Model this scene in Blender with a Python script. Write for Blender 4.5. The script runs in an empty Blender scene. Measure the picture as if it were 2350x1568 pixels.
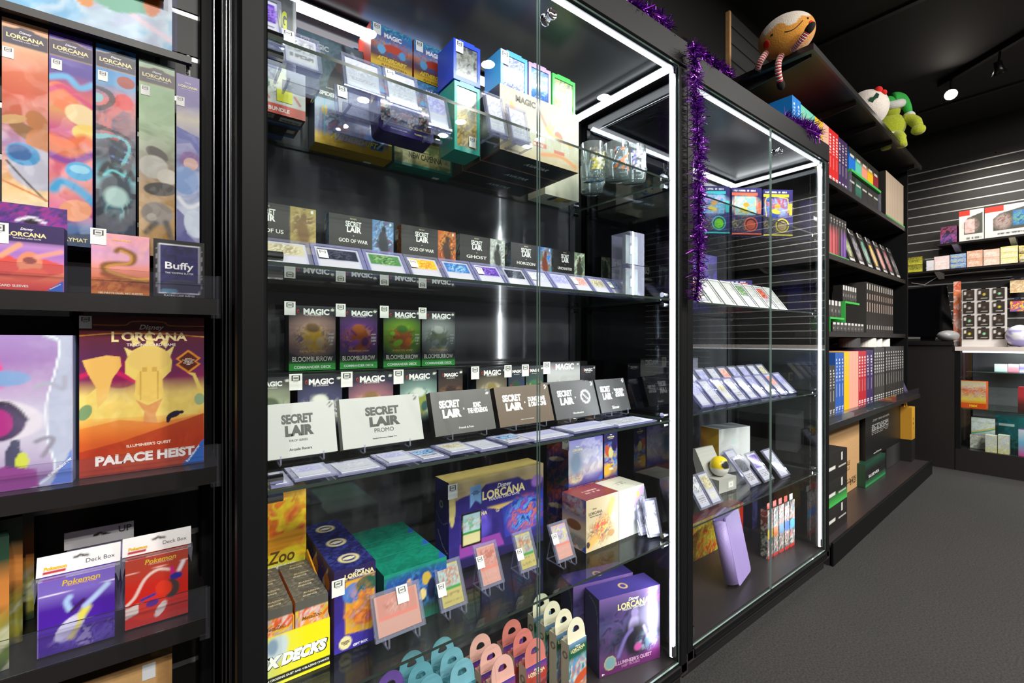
import bpy, math, random
import numpy as np
from mathutils import Vector, Matrix

# ---------------------------------------------------------------- camera, world, exposure
scn = bpy.context.scene
COL = scn.collection
H0 = 1.056                       # eye height above the carpet
cam_d = bpy.data.cameras.new('camera'); cam = bpy.data.objects.new('camera', cam_d); COL.objects.link(cam)
cam_d.sensor_width = 36.0; cam_d.lens = 1040.0 / 2350.0 * 36.0
cam_d.shift_y = -3.0 / 2350.0; cam_d.clip_start = 0.02
cam.location = (0, 0, H0); cam.rotation_euler = (math.pi / 2, 0, -math.atan2(0.6, 0.8))
scn.camera = cam
world = bpy.data.worlds.new('shop_world'); scn.world = world; world.use_nodes = True
world.node_tree.nodes['Background'].inputs[0].default_value = (0.9, 0.92, 1.0, 1)
world.node_tree.nodes['Background'].inputs[1].default_value = 0.16
vs = scn.view_settings; vs.view_transform = 'Standard'; vs.look = 'None'; vs.gamma = 1.0
vs.use_curve_mapping = False; vs.exposure = 0.32
scn.cycles.transparent_max_bounces = 40
scn.cycles.max_bounces = 10
scn.cycles.sample_clamp_indirect = 4.0

def area(name, loc, direction, sx, sy, power, col=(0.93, 0.96, 1.0), spread=180):
    l = bpy.data.lights.new(name, 'AREA'); l.shape = 'RECTANGLE'; l.size = sx; l.size_y = sy
    l.energy = power; l.color = col; l.spread = math.radians(spread)
    o = bpy.data.objects.new(name, l); COL.objects.link(o); o.location = loc
    d = Vector(direction).normalized(); z = -d
    x = Vector((1, 0, 0)) if abs(d.x) < 0.5 else Vector((0, 1, 0))
    if abs(d.z) < 0.3: x = Vector((0, 0, 1))          # upright strips: long side vertical
    y = z.cross(x).normalized(); x = y.cross(z).normalized()
    o.rotation_euler = Matrix((x, y, z)).transposed().to_euler()
    return o
# cabinet LED strips (front top, rear top, side top, front posts)
LED_Z = H0 + 0.803
for cx0, cx1, cy in ((0.12, 1.195, 0.80), (1.30, 2.375, 0.82)):
    mx, wx = (cx0 + cx1) / 2, cx1 - cx0
    area('led_light', (mx, cy + 0.010, LED_Z), (0, 0.62, -0.8), wx, 0.005, 1.9)
    area('led_light', (mx, 1.19, LED_Z), (0, -0.5, -0.85), wx, 0.022, 1.1)
    xx = cx1 - 0.03
    area('led_light', (xx, 1.0, LED_Z), (-0.45, 0.0, -0.85), 0.022, 0.36, 0.5)
    area('led_light', (xx, cy + 0.014, H0 - 0.08), (-0.6, 0.75, 0.0), 1.68, 0.006, 2.2)
# ceiling downlights (round, flush) and the track lamps by the far wall
ROOM_TOP = 3.25
DOWN = [(1.12, -1.63), (2.0, -1.42), (1.39, -2.54), (2.31, -2.37), (0.1, -1.8), (-0.9, -1.9), (3.1, -1.2), (4.1, -1.0), (3.2, -2.2), (0.3, -2.7)]
for (lx, ly) in DOWN:
    l = bpy.data.lights.new('downlight_lamp', 'AREA'); l.shape = 'DISK'; l.size = 0.1; l.energy = 52; l.color = (1.0, 0.96, 0.9)
    o = bpy.data.objects.new('downlight_lamp', l); COL.objects.link(o); o.location = (lx, ly, ROOM_TOP - 0.012)
TRACK = [((5.15, 0.82, H0 + 2.03), 9), ((4.93, 0.52, H0 + 1.985), 5), ((5.5, -0.7, H0 + 2.0), 24)]
for p, e in TRACK:
    l = bpy.data.lights.new('track_lamp', 'SPOT'); l.energy = e * 6; l.spot_size = math.radians(115); l.spot_blend = 0.8; l.shadow_soft_size = 0.04; l.color = (1.0, 0.92, 0.82)
    o = bpy.data.objects.new('track_lamp', l); COL.objects.link(o); o.location = (p[0], p[1], p[2] - 0.06)
    o.rotation_euler = Vector((-0.5, 0.1, 1.0)).to_track_quat('Z', 'Y').to_euler()

# ---------------------------------------------------------------- picture geometry -> places on real planes
F, CX, CY = 1040.0, 1175.0, 781.0
FR = {'c': (0.0, 0.0, 0.0), 'g': (2.43, 0.86, math.radians(2.0)), 'f': (0.0, 0.0, math.radians(-90.0))}
def ray(u):
    a = (u - CX) / F
    return 0.6 + 0.8 * a, 0.8 - 0.6 * a
def at(u, n, fr='c'):
    """distance along a unit's run and depth t where the sight line u meets the plane n of unit fr"""
    ox, oy, th = FR[fr]; e = (math.cos(th), math.sin(th)); m = (-e[1], e[0]); dx, dy = ray(u)
    t = (ox * m[0] + oy * m[1] + n) / (dx * m[0] + dy * m[1])
    return t * (dx * e[0] + dy * e[1]) - ox * e[0] - oy * e[1], t
def X(u, n, fr='c'): return at(u, n, fr)[0]
def Z(u, v, n, fr='c'): return H0 + (CY - v) / F * at(u, n, fr)[1]
def foot(u, v, z):
    t = (z - H0) * F / (CY - v); dx, dy = ray(u); return dx * t, dy * t
def wp(fr, s, n, z):
    ox, oy, th = FR[fr]; c, k = math.cos(th), math.sin(th)
    return Vector((ox + s * c - n * k, oy + s * k + n * c, z))

# ---------------------------------------------------------------- colours and materials
def lin(h):
    if not isinstance(h, str): return np.array(h[:3], float)
    h = h.lstrip('#'); c = np.array([int(h[i:i + 2], 16) for i in (0, 2, 4)]) / 255.0
    return np.where(c <= 0.04045, c / 12.92, ((c + 0.055) / 1.055) ** 2.4)
MATS = {}
def mat(name, col='#808080', rough=0.5, metal=0.0, emit=0.0, attr=False, noise=None, coat=0.0, spec=0.5, sheen=0.0):
    if name in MATS: return MATS[name]
    m = bpy.data.materials.new(name); m.use_nodes = True; nt = m.node_tree; b = nt.nodes['Principled BSDF']
    c = tuple(lin(col)) + (1,)
    b.inputs['Base Color'].default_value = c; b.inputs['Roughness'].default_value = rough; b.inputs['Metallic'].default_value = metal
    b.inputs['Coat Weight'].default_value = coat; b.inputs['Specular IOR Level'].default_value = spec; b.inputs['Sheen Weight'].default_value = sheen
    if emit:
        b.inputs['Emission Color'].default_value = c; b.inputs['Emission Strength'].default_value = emit
    if attr:
        a = nt.nodes.new('ShaderNodeAttribute'); a.attribute_name = 'art'; nt.links.new(a.outputs['Color'], b.inputs['Base Color'])
    if noise:                                        # (scale, amount, bump)
        tc = nt.nodes.new('ShaderNodeTexCoord'); n = nt.nodes.new('ShaderNodeTexNoise'); n.inputs['Scale'].default_value = noise[0]; n.inputs['Detail'].default_value = 6
        nt.links.new(tc.outputs['Object'], n.inputs['Vector'])
        if noise[1]:
            r = nt.nodes.new('ShaderNodeMapRange'); r.inputs['From Min'].default_value = 0.3; r.inputs['From Max'].default_value = 0.7
            r.inputs['To Min'].default_value = 1 - noise[1]; r.inputs['To Max'].default_value = 1 + noise[1]
            mx = nt.nodes.new('ShaderNodeVectorMath'); mx.operation = 'SCALE'; mx.inputs[0].default_value = c[:3]
            nt.links.new(n.outputs['Fac'], r.inputs['Value']); nt.links.new(r.outputs['Result'], mx.inputs['Scale']); nt.links.new(mx.outputs['Vector'], b.inputs['Base Color'])
            if attr: nt.links.new(a.outputs['Color'], mx.inputs[0])
        if len(noise) > 2 and noise[2]:
            bp = nt.nodes.new('ShaderNodeBump'); bp.inputs['Strength'].default_value = noise[2]; bp.inputs['Distance'].default_value = 0.004
            nt.links.new(n.outputs['Fac'], bp.inputs['Height']); nt.links.new(bp.outputs['Normal'], b.inputs['Normal'])
    MATS[name] = m; return m
def clear(name, tint, base=0.04, body=None, body_amt=0.0, rough=0.0):
    """pane: see-through with a mirror share that grows towards grazing; optional milky body colour"""
    if name in MATS: return MATS[name]
    m = bpy.data.materials.new(name); m.use_nodes = True; nt = m.node_tree; nt.nodes.clear()
    out = nt.nodes.new('ShaderNodeOutputMaterial'); tr = nt.nodes.new('ShaderNodeBsdfTransparent'); gl = nt.nodes.new('ShaderNodeBsdfGlossy')
    tr.inputs['Color'].default_value = tuple(lin(tint)) + (1,); gl.inputs['Roughness'].default_value = rough
    lw = nt.nodes.new('ShaderNodeLayerWeight'); lw.inputs['Blend'].default_value = 0.5
    p = nt.nodes.new('ShaderNodeMath'); p.operation = 'POWER'; p.inputs[1].default_value = 5.0
    q = nt.nodes.new('ShaderNodeMath'); q.operation = 'MULTIPLY_ADD'; q.inputs[1].default_value = 1 - base; q.inputs[2].default_value = base
    mx = nt.nodes.new('ShaderNodeMixShader')
    nt.links.new(lw.outputs['Facing'], p.inputs[0]); nt.links.new(p.outputs[0], q.inputs[0]); nt.links.new(q.outputs[0], mx.inputs[0])
    nt.links.new(gl.outputs[0], mx.inputs[2]); src = tr.outputs[0]
    if body:
        df = nt.nodes.new('ShaderNodeBsdfDiffuse'); df.inputs['Color'].default_value = tuple(lin(body)) + (1,)
        m2 = nt.nodes.new('ShaderNodeMixShader'); m2.inputs[0].default_value = body_amt
        nt.links.new(tr.outputs[0], m2.inputs[1]); nt.links.new(df.outputs[0], m2.inputs[2]); src = m2.outputs[0]
    nt.links.new(src, mx.inputs[1]); nt.links.new(mx.outputs[0], out.inputs['Surface'])
    MATS[name] = m; return m
PRINT = mat('printed_card', attr=True, rough=0.38)
GLOSSP = mat('glossy_print', attr=True, rough=0.12, coat=0.6)
CARDB = mat('cardboard', attr=True, rough=0.8, noise=(90, 0.08, 0.15))
BLACK = mat('black_powder_coat', '#151414', 0.42)
SHELFM = mat('black_shelf_metal', '#1b1919', 0.36)
SATIN = mat('satin_black_aluminium', '#0f0f10', 0.5, 0.0, spec=0.12)
ALU = mat('brushed_aluminium', '#a9aaae', 0.28, 1.0)
CHROME = mat('polished_chrome', '#dcdde0', 0.07, 1.0)
LEDM = mat('led_diffuser', '#f4f7ff', 0.4, emit=2.6)
BACKM = mat('dark_glass_back', '#434347', 0.09, spec=0.9, coat=0.5)
CEILP = mat('cabinet_ceiling', '#26272a', 0.3)
DECKM = mat('cabinet_deck', '#2a2427', 0.35)
WHITE = mat('white_plastic', '#e6e6e4', 0.4)
BLKPL = mat('black_plastic', '#0c0c0d', 0.3)
SCREEN = mat('dark_screen', '#050507', 0.08)
GLASS = clear('clear_glass', '#f4f8f6', 0.022)
DOORG = clear('door_glass', '#fbfdfc', 0.018)
EDGE = mat('glass_edge', '#2d3733', 0.1, spec=0.8); DEDGE = mat('door_edge', '#7d938b', 0.15, spec=0.8)
ACRY = clear('clear_acrylic', '#eeeef8', 0.06, '#d9daf4', 0.13)
ACRY2 = clear('acrylic_holder', '#f6f6fa', 0.04, '#dddef0', 0.012)
LILAC = clear('lilac_toploader', '#e2e2fa', 0.08, '#b4b4e0', 0.3, 0.05)
PLUSH = mat('plush_fabric', attr=True, rough=0.95, noise=(160, 0.12, 0.6), sheen=0.4)
TINS = mat('tinsel_foil', attr=True, rough=0.22, metal=0.85)
TXT = {}
def ink(h, metal=False):
    k = 'ink_' + h.lstrip('#').lower()
    return mat(k, h, 0.35)

# ---------------------------------------------------------------- meshes
def mesh(name, V, Fc, m, cols=None, smooth=False):
    me = bpy.data.meshes.new(name); me.from_pydata([tuple(v) for v in V], [], [tuple(f) for f in Fc])
    for x in (m if isinstance(m, (list, tuple)) else [m]): me.materials.append(x)
    if cols is not None:
        a = me.color_attributes.new('art', 'FLOAT_COLOR', 'POINT')
        c = np.ones((len(V), 4), np.float32); c[:, :3] = np.asarray(cols); a.data.foreach_set('color', c.ravel())
    if smooth: me.polygons.foreach_set('use_smooth', [True] * len(me.polygons))
    me.update(); return me
def ob(name, me, parent=None, loc=(0, 0, 0), rot=(0, 0, 0), label=None, cat=None, group=None, kind=None):
    o = bpy.data.objects.new(name, me); COL.objects.link(o); o.location = loc; o.rotation_euler = rot
    if parent is not None: o.parent = parent
    if label: o['label'] = label
    if cat: o['category'] = cat
    if group: o['group'] = group
    if kind: o['kind'] = kind
    return o
class MB:
    def __init__(s): s.v = []; s.f = []; s.c = []
    def add(s, V, Fc, col=None):
        n = len(s.v); s.v += [Vector(p) for p in V]; s.f += [tuple(i + n for i in f) for f in Fc]
        s.c += [lin(col) if col is not None else np.ones(3)] * len(V); return s
    def box(s, x0, y0, z0, x1, y1, z1, col=None, M=None, ch=0.0):
        if ch:                                       # chamfered box
            V = []; 
            for z, k in ((z0, 1), (z0 + ch, 0), (z1 - ch, 0), (z1, 1)):
                i = ch if k else 0.0
                for (a, b) in ((x0 + i + (0 if k else ch), y0 + i), (x1 - i - (0 if k else ch), y0 + i), (x1 - i, y0 + i + (0 if k else ch)), (x1 - i, y1 - i - (0 if k else ch)), (x1 - i - (0 if k else ch), y1 - i), (x0 + i + (0 if k else ch), y1 - i), (x0 + i, y1 - i - (0 if k else ch)), (x0 + i, y0 + i + (0 if k else ch))): V.append((a, b, z))
            Fc = [tuple(range(7, -1, -1)), tuple(range(24, 32))]
            for r in range(3):
                for i in range(8): j = (i + 1) % 8; Fc.append((r * 8 + i, r * 8 + j, r * 8 + 8 + j, r * 8 + 8 + i))
        else:
            V = [(x, y, z) for z in (z0, z1) for (x, y) in ((x0, y0), (x1, y0), (x1, y1), (x0, y1))]
            Fc = [(3, 2, 1, 0), (4, 5, 6, 7), (0, 1, 5, 4), (1, 2, 6, 5), (2, 3, 7, 6), (3, 0, 4, 7)]
        if M is not None: V = [M @ Vector(p) for p in V]
        return s.add(V, Fc, col)
    def tube(s, pts, r, n=8, col=None, closed=False):
        pts = [Vector(p) for p in pts]; N = len(pts); V = []; Fc = []
        for i, p in enumerate(pts):
            a = pts[i - 1] if (i or closed) else p; b = pts[(i + 1) % N] if (i < N - 1 or closed) else p
            d = (b - a).normalized(); u = d.orthogonal().normalized() if i == 0 else (u - d * u.dot(d)).normalized(); w = d.cross(u)
            rr = r[i] if isinstance(r, (list, tuple)) else r
            V += [p + (u * math.cos(2 * math.pi * k / n) + w * math.sin(2 * math.pi * k / n)) * rr for k in range(n)]
        for i in range(N if closed else N - 1):
            j = (i + 1) % N
            for k in range(n): l = (k + 1) % n; Fc.append((i * n + k, i * n + l, j * n + l, j * n + k))
        if not closed: Fc += [tuple(range(n - 1, -1, -1)), tuple((N - 1) * n + k for k in range(n))]
        return s.add(V, Fc, col)
    def lathe(s, prof, n=24, col=None, M=None):
        V = []; Fc = []
        for (r, z) in prof: V += [(r * math.cos(2 * math.pi * k / n), r * math.sin(2 * math.pi * k / n), z) for k in range(n)]
        for i in range(len(prof) - 1):
            for k in range(n): l = (k + 1) % n; Fc.append((i * n + k, i * n + l, (i + 1) * n + l, (i + 1) * n + k))
        if M is not None: V = [M @ Vector(p) for p in V]
        return s.add(V, Fc, col)
    def ell(s, c, r, n=20, m=14, col=None, M=None, fn=None):
        V = []; Fc = []; base = len(s.v)
        for i in range(m + 1):
            a = math.pi * i / m
            for k in range(n):
                b = 2 * math.pi * k / n; V.append(Vector((math.sin(a) * math.cos(b), math.sin(a) * math.sin(b), math.cos(a))))
        for i in range(m):
            for k in range(n): l = (k + 1) % n; Fc.append((i * n + k, (i + 1) * n + k, (i + 1) * n + l, i * n + l))
        cs = [lin(fn(p)) if fn else (lin(col) if col else np.ones(3)) for p in V]
        W = [Vector((p.x * r[0], p.y * r[1], p.z * r[2])) for p in V]
        if M is not None: W = [M @ p for p in W]
        s.add([p + Vector(c) for p in W], Fc); s.c[base:] = cs; return s
    def prism(s, poly, y0, y1, col=None, plane='xz'):
        n = len(poly); g = (lambda a, b, t: (a, t, b)) if plane == 'xz' else ((lambda a, b, t: (t, a, b)) if plane == 'yz' else (lambda a, b, t: (a, b, t)))
        V = [g(a, b, y0) for a, b in poly] + [g(a, b, y1) for a, b in poly]
        Fc = [tuple(range(n)), tuple(range(2 * n - 1, n - 1, -1))] + [(i, i + n, (i + 1) % n + n, (i + 1) % n) for i in range(n)]
        return s.add(V, Fc, col)
    def build(s, name, m, parent=None, smooth=False, **k):
        me = mesh(name, s.v, s.f, m, s.c, smooth)
        me.validate()
        if smooth is None or smooth: 
            pass
        return ob(name, me, parent, **k)
    def recalc(s): return s

# ---------------------------------------------------------------- printed art (numpy fields -> colour attribute)
def vnoise(x, y, seed):
    r = np.random.RandomState(seed); g = r.rand(64, 64)
    xi = np.floor(x).astype(int); yi = np.floor(y).astype(int); fx = x - xi; fy = y - yi
    fx = fx * fx * (3 - 2 * fx); fy = fy * fy * (3 - 2 * fy)
    a = g[xi % 64, yi % 64]; b = g[(xi + 1) % 64, yi % 64]; c = g[xi % 64, (yi + 1) % 64]; d = g[(xi + 1) % 64, (yi + 1) % 64]
    return (a * (1 - fx) + b * fx) * (1 - fy) + (c * (1 - fx) + d * fx) * fy
def fbm(x, y, seed): return 0.55 * vnoise(x, y, seed) + 0.3 * vnoise(2.1 * x, 2.1 * y, seed + 1) + 0.15 * vnoise(4.3 * x, 4.3 * y, seed + 2)
def paint(spec, x, y, asp):
    """x, y in 0..1 over the face, asp = width / height; later layers cover earlier ones"""
    C = np.zeros(x.shape + (3,)); X_ = x * asp
    def mix(c, a):
        a = np.clip(a, 0, 1)[..., None]; C[...] = C * (1 - a) + lin(c) * a
    for L in spec:
        k = L[0]
        if k in 'gh' and len(k) == 1:
            st = np.array([lin(c) for c in L[1:]]); p = (y if k == 'g' else x) * (len(st) - 1); i = np.clip(p.astype(int), 0, max(len(st) - 2, 0)); f = np.clip(p - i, 0, 1)[..., None]
            C[...] = st[i] * (1 - f) + st[np.minimum(i + 1, len(st) - 1)] * f
        elif k == 'r': mix(L[5], ((x >= L[1]) & (x <= L[3]) & (y >= L[2]) & (y <= L[4])).astype(float))
        elif k == 'e':                               # x, y, rx, ry (in heights), rot, colour, softness
            dx = X_ - L[1] * asp; dy = y - L[2]; a = math.radians(L[5]); u = dx * math.cos(a) + dy * math.sin(a); v = -dx * math.sin(a) + dy * math.cos(a)
            q = np.sqrt((u / L[3]) ** 2 + (v / L[4]) ** 2); s = L[7] if len(L) > 7 else 0.12; mix(L[6], (1 + s / 2 - q) / s)
        elif k == 'o':                               # ring: x, y, r, w, colour
            q = np.hypot(X_ - L[1] * asp, y - L[2]); mix(L[5], 1.5 - np.abs(q - L[3]) / L[4] * 1.5)
        elif k == 'p':
            P = L[1]; cov = np.zeros(x.shape); cx_ = (x.max() - x.min()) / max(x.shape[-1] - 1, 1); cy_ = (y.max() - y.min()) / max(y.shape[0] - 1, 1)
            for jx, jy in ((-.33, -.12), (.12, -.33), (.33, .12), (-.12, .33)):
                ins = np.zeros(x.shape, bool); xx = x + jx * cx_; yy = y + jy * cy_
                for i in range(len(P)):
                    (ax, ay), (bx, by) = P[i], P[i - 1]
                    if ay != by: ins ^= ((ay > yy) != (by > yy)) & (xx < (bx - ax) * (yy - ay) / (by - ay) + ax)
                cov += ins * .25
            mix(L[2], cov * (L[3] if len(L) > 3 else 1))
        elif k == 's':                               # stroke: points, width (heights), colour
            D = np.full(x.shape, 9.0); P = L[1]
            if len(P) > 2 and P[0] != P[-1]:           # smooth curve through the points
                Q = [P[0]] + list(P) + [P[-1]]; P = []
                for i in range(1, len(Q) - 2):
                    for t in (0, .25, .5, .75): P.append(tuple(.5 * (2 * Q[i][k_] + (Q[i + 1][k_] - Q[i - 1][k_]) * t + (2 * Q[i - 1][k_] - 5 * Q[i][k_] + 4 * Q[i + 1][k_] - Q[i + 2][k_]) * t * t + (3 * Q[i][k_] - Q[i - 1][k_] - 3 * Q[i + 1][k_] + Q[i + 2][k_]) * t ** 3) for k_ in (0, 1)))
                P.append(Q[-1])
            for i in range(len(P) - 1):
                ax, ay, bx, by = P[i][0] * asp, P[i][1], P[i + 1][0] * asp, P[i + 1][1]; l2 = (bx - ax) ** 2 + (by - ay) ** 2 + 1e-9
                t = np.clip(((X_ - ax) * (bx - ax) + (y - ay) * (by - ay)) / l2, 0, 1); D = np.minimum(D, np.hypot(X_ - ax - t * (bx - ax), y - ay - t * (by - ay)))
            mix(L[3], 1.4 - D / L[2] * 1.4)
        elif k == 'm':                               # mottle: seed, scale, amount, colours, (x, y, rx, ry)
            n = fbm(X_ * L[2] + L[1] * 3.7, y * L[2] + L[1] * 1.3, L[1]); a = np.ones(x.shape) * L[3]
            if len(L) > 5 and L[5]: cx, cy, rx, ry = L[5]; a = a * np.clip(2.2 - 2 * np.hypot((X_ - cx * asp) / rx, (y - cy) / ry), 0, 1)
            wv = vnoise(X_ * L[2] * 1.7 + 11, y * L[2] * 1.7 + 5, L[1] + 9) - 0.5; n = fbm(X_ * L[2] * 1.5 + L[1] * 3.7 + wv * 1.6, y * L[2] * 1.5 + L[1] * 1.3 + wv * 1.6, L[1])
            nc = len(L[4]); idx = np.clip((n - 0.24) / 0.52 * nc - 0.5, 0, nc - 1.001); j = idx.astype(int); f = np.clip((idx - j - 0.25) / 0.5, 0, 1)[..., None]
            pc_ = np.array([lin(c) for c in L[4]] + [lin(L[4][-1])]); q_ = pc_[j] * (1 - f) + pc_[j + 1] * f; q_ = q_ * (0.8 + 0.4 * vnoise(X_ * L[2] * 6, y * L[2] * 6, 3)[..., None])
            a = np.clip(a, 0, 1)[..., None]; C[...] = C * (1 - a) + q_ * a
        elif k == 'w':                               # swirl bands: seed, freq, width, colours
            n = fbm(X_ * 2.2, y * 2.2, L[1]); q = (n * L[2]) % 1.0
            for j, c in enumerate(L[4]): mix(c, ((q >= j * L[3]) & (q < (j + 0.6) * L[3])) * 0.85)
        elif k == 'l':                               # fine print lines: x0,y0,x1,y1,count,colour
            _, x0, y0, x1, y1, n, c = L; q = (y - y0) / (y1 - y0) * n; hsh = vnoise(x * 60, np.floor(q) * 3.3, 7)
            mix(c, ((x > x0) & (x < x1) & (y > y0) & (y < y1) & ((q % 1) < 0.55) & (hsh > 0.32)).astype(float) * 0.85)
    return C
FACES = {'front': ((-.5, 0, 0), (1, 0, 0), (0, 0, 1)), 'left': ((-.5, 1, 0), (0, -1, 0), (0, 0, 1)), 'right': ((.5, 0, 0), (0, 1, 0), (0, 0, 1)),
         'back': ((.5, 1, 0), (-1, 0, 0), (0, 0, 1)), 'top': ((-.5, 0, 1), (1, 0, 0), (0, 1, 0)), 'bottom': ((-.5, 1, 0), (1, 0, 0), (0, -1, 0))}
def carton(w, d, h, skin, res=0.004, round_=0.0):
    """box standing on its bottom front edge: x -w/2..w/2, y 0..d, z 0..h; skin maps faces to a colour or an art spec"""
    V = []; Fc = []; C = []; S = np.array([w, d, h]); base = skin.get('side', '#222222')
    for k, (o, r, u) in FACES.items():
        sp = skin.get(k, base); o_, r_, u_ = np.array(o) * S, np.array(r) * S, np.array(u) * S; lw, lh = np.linalg.norm(r_), np.linalg.norm(u_)
        nx, ny = (1, 1) if isinstance(sp, str) else (max(2, int(lw / res)), max(2, int(lh / res)))
        gx, gy = np.meshgrid(np.linspace(0, 1, nx + 1), np.linspace(0, 1, ny + 1)); P = o_ + gx[..., None] * r_ + gy[..., None] * u_
        col = np.broadcast_to(lin(sp), P.shape) if isinstance(sp, str) else paint(sp, gx, gy, lw / max(lh, 1e-6))
        b = len(V); V += [tuple(p) for p in P.reshape(-1, 3)]; C += [tuple(c) for c in col.reshape(-1, 3)]
        Fc += [(b + j * (nx + 1) + i, b + j * (nx + 1) + i + 1, b + (j + 1) * (nx + 1) + i + 1, b + (j + 1) * (nx + 1) + i) for j in range(ny) for i in range(nx)]
    return V, Fc, C
# ---------------------------------------------------------------- lettering
TCACHE = {}
def glyphs(body, shear=0.0, bold=0.0, lines=1.0):
    k = (body, shear, bold, lines)
    if k not in TCACHE:
        cu = bpy.data.curves.new('letters', 'FONT'); cu.body = body; cu.align_x = 'CENTER'; cu.size = 1; cu.shear = shear; cu.offset = bold; cu.resolution_u = 3; cu.extrude = 0.012; cu.space_line = lines
        o = bpy.data.objects.new('letters', cu); COL.objects.link(o); dg = bpy.context.evaluated_depsgraph_get(); dg.update()
        me = bpy.data.meshes.new_from_object(o.evaluated_get(dg)); bpy.data.objects.remove(o); bpy.data.curves.remove(cu)
        n = len(me.vertices); c = np.empty(n * 3, np.float32); me.vertices.foreach_get('co', c); c = c.reshape(-1, 3)
        lo, hi = c.min(0), c.max(0); mid = (lo + hi) / 2; c -= mid
        out = np.stack([c[:, 0] / max(hi[0] - lo[0], 1e-6), -c[:, 2], c[:, 1] / max(hi[1] - lo[1], 1e-6)], 1)   # unit wide, unit high, facing -y
        me.vertices.foreach_set('co', out.astype(np.float32).ravel()); me.update()
        TCACHE[k] = (me, (hi[0] - lo[0]) / max(hi[1] - lo[1], 1e-6))
    return TCACHE[k]
def letter(parent, body, x, z, w, col='#ffffff', h=None, face='front', size=(1, 1, 1), rot=0.0, shear=0.0, bold=0.02, name='lettering', lines=1.0, off=0.0003, at_y=None):
    """x, z, w, h in metres on the chosen face of a carton of the given size"""
    me, asp = glyphs(body, shear, bold, lines); key = (me.name, col)
    if key not in TXT: m2 = me.copy(); m2.materials.clear(); m2.materials.append(ink(col)); TXT[key] = m2
    o = ob(name, TXT[key], parent); h = h or w / asp; W, D, Hh = size
    if face == 'front': B = Matrix(((1, 0, 0), (0, 1, 0), (0, 0, 1))); p = (x - W / 2, -off, z)
    elif face == 'left': B = Matrix(((0, 1, 0), (-1, 0, 0), (0, 0, 1))); p = (-W / 2 - off, D - x, z)
    elif face == 'top': B = Matrix(((1, 0, 0), (0, 0, 1), (0, -1, 0))); p = (x - W / 2, z, Hh + off)
    else: B = Matrix(((1, 0, 0), (0, 0, -1), (0, 1, 0))); p = (x - W / 2, D - z, -off)
    R = B.to_4x4() @ Matrix.Rotation(-rot, 4, 'Y')
    o.matrix_local = Matrix.Translation(p) @ R @ Matrix.Diagonal((w, 0.008, h, 1))
    return o
STK = None
def sticker(parent, x, z, size, s=0.024, face='front', wide=False, col='#efeeea'):
    """white shop label with a black tag outline"""
    global STK
    if STK is None:
        V, Fc, C = carton(1, 0.02, 1.35, {'side': '#efeeea', 'front': [('g', '#efeeea', '#efeeea'), ('r', .2, .56, .8, .92, '#2a2a2a'), ('r', .27, .61, .73, .87, '#efeeea'), ('r', .33, .68, .67, .8, '#777777'), ('r', .3, .5, .7, .53, '#999999')]}, 0.05)
        STK = mesh('price_sticker', V, Fc, PRINT, C)
    o = ob('price_sticker', STK, parent)
    W, D, Hh = size
    if face == 'front': o.location = (x - W / 2, -0.0008, z - s * .67)
    elif face == 'left': o.location = (-W / 2 - 0.0008, D - x, z - s * .67); o.rotation_euler = (0, 0, -math.pi / 2)
    elif face == 'bottom': o.location = (x - W / 2, D - z, -0.0008); o.rotation_euler = (-math.pi / 2, 0, 0)
    o.scale = (s, s * 0.03, s)
    return o

# ---------------------------------------------------------------- a printed box as one thing
def box(name, label, cat, x0, x1, n, z, h, d, skin, texts=(), fr='c', rz=0.0, tilt=0.0, m=None, res=0.004, group=None, stick=None, parent=None):
    w = x1 - x0; V, Fc, C = carton(w, d, h, skin if isinstance(skin, dict) else {'side': skin}, res)
    o = ob(name, mesh(name, V, Fc, m or PRINT, C), None, label=label, cat=cat, group=group)
    lift = d * math.sin(tilt) if tilt > 0 else 0.0
    o.location = wp(fr, (x0 + x1) / 2, n, z + lift + 0.0006); o.rotation_euler = (-tilt, 0, FR[fr][2] + rz)
    for t in texts:
        body, fx, fz, fw, col = t[:5]; k = dict(t[5]) if len(t) > 5 else {}
        face = k.get('face', 'front'); W, Hh = {'front': (w, h), 'left': (d, h), 'top': (w, d), 'bottom': (w, d)}[face]
        if k.get('h'): k['h'] = k['h'] * Hh
        letter(o, body, fx * W, fz * Hh, fw * W, col, size=(w, d, h), **k)
    for s in (stick if isinstance(stick, list) else [stick] if stick else []):
        face = s[3] if len(s) > 3 else 'front'; W, Hh = {'front': (w, h), 'left': (d, h), 'bottom': (w, d)}[face]
        sticker(o, s[0] * W, s[1] * Hh, (w, d, h), s[2], face)
    return o
ORD = ['first', 'second', 'third', 'fourth', 'fifth', 'sixth', 'seventh', 'eighth', 'ninth', 'tenth', 'eleventh', 'twelfth', 'thirteenth', 'fourteenth']
# ---------------------------------------------------------------- the room
def struct(name, b, m, **k): return b.build(name, m, kind='structure', **k)
CARPET = mat('grey_carpet_tile', '#1f1e1d', 0.95, noise=(150, 0.7, 0.6))
nt = CARPET.node_tree; bs = nt.nodes['Principled BSDF']; src = bs.inputs['Base Color'].links[0].from_socket      # tile to tile shade change
tc = nt.nodes.new('ShaderNodeTexCoord'); ck = nt.nodes.new('ShaderNodeTexChecker'); ck.inputs['Scale'].default_value = 2.0
ck.inputs['Color1'].default_value = (0.97, 0.97, 0.97, 1); ck.inputs['Color2'].default_value = (1.03, 1.03, 1.03, 1)
ml = nt.nodes.new('ShaderNodeVectorMath'); ml.operation = 'MULTIPLY'
nt.links.new(tc.outputs['Object'], ck.inputs['Vector']); nt.links.new(src, ml.inputs[0]); nt.links.new(ck.outputs['Color'], ml.inputs[1]); nt.links.new(ml.outputs['Vector'], bs.inputs['Base Color'])
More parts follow.
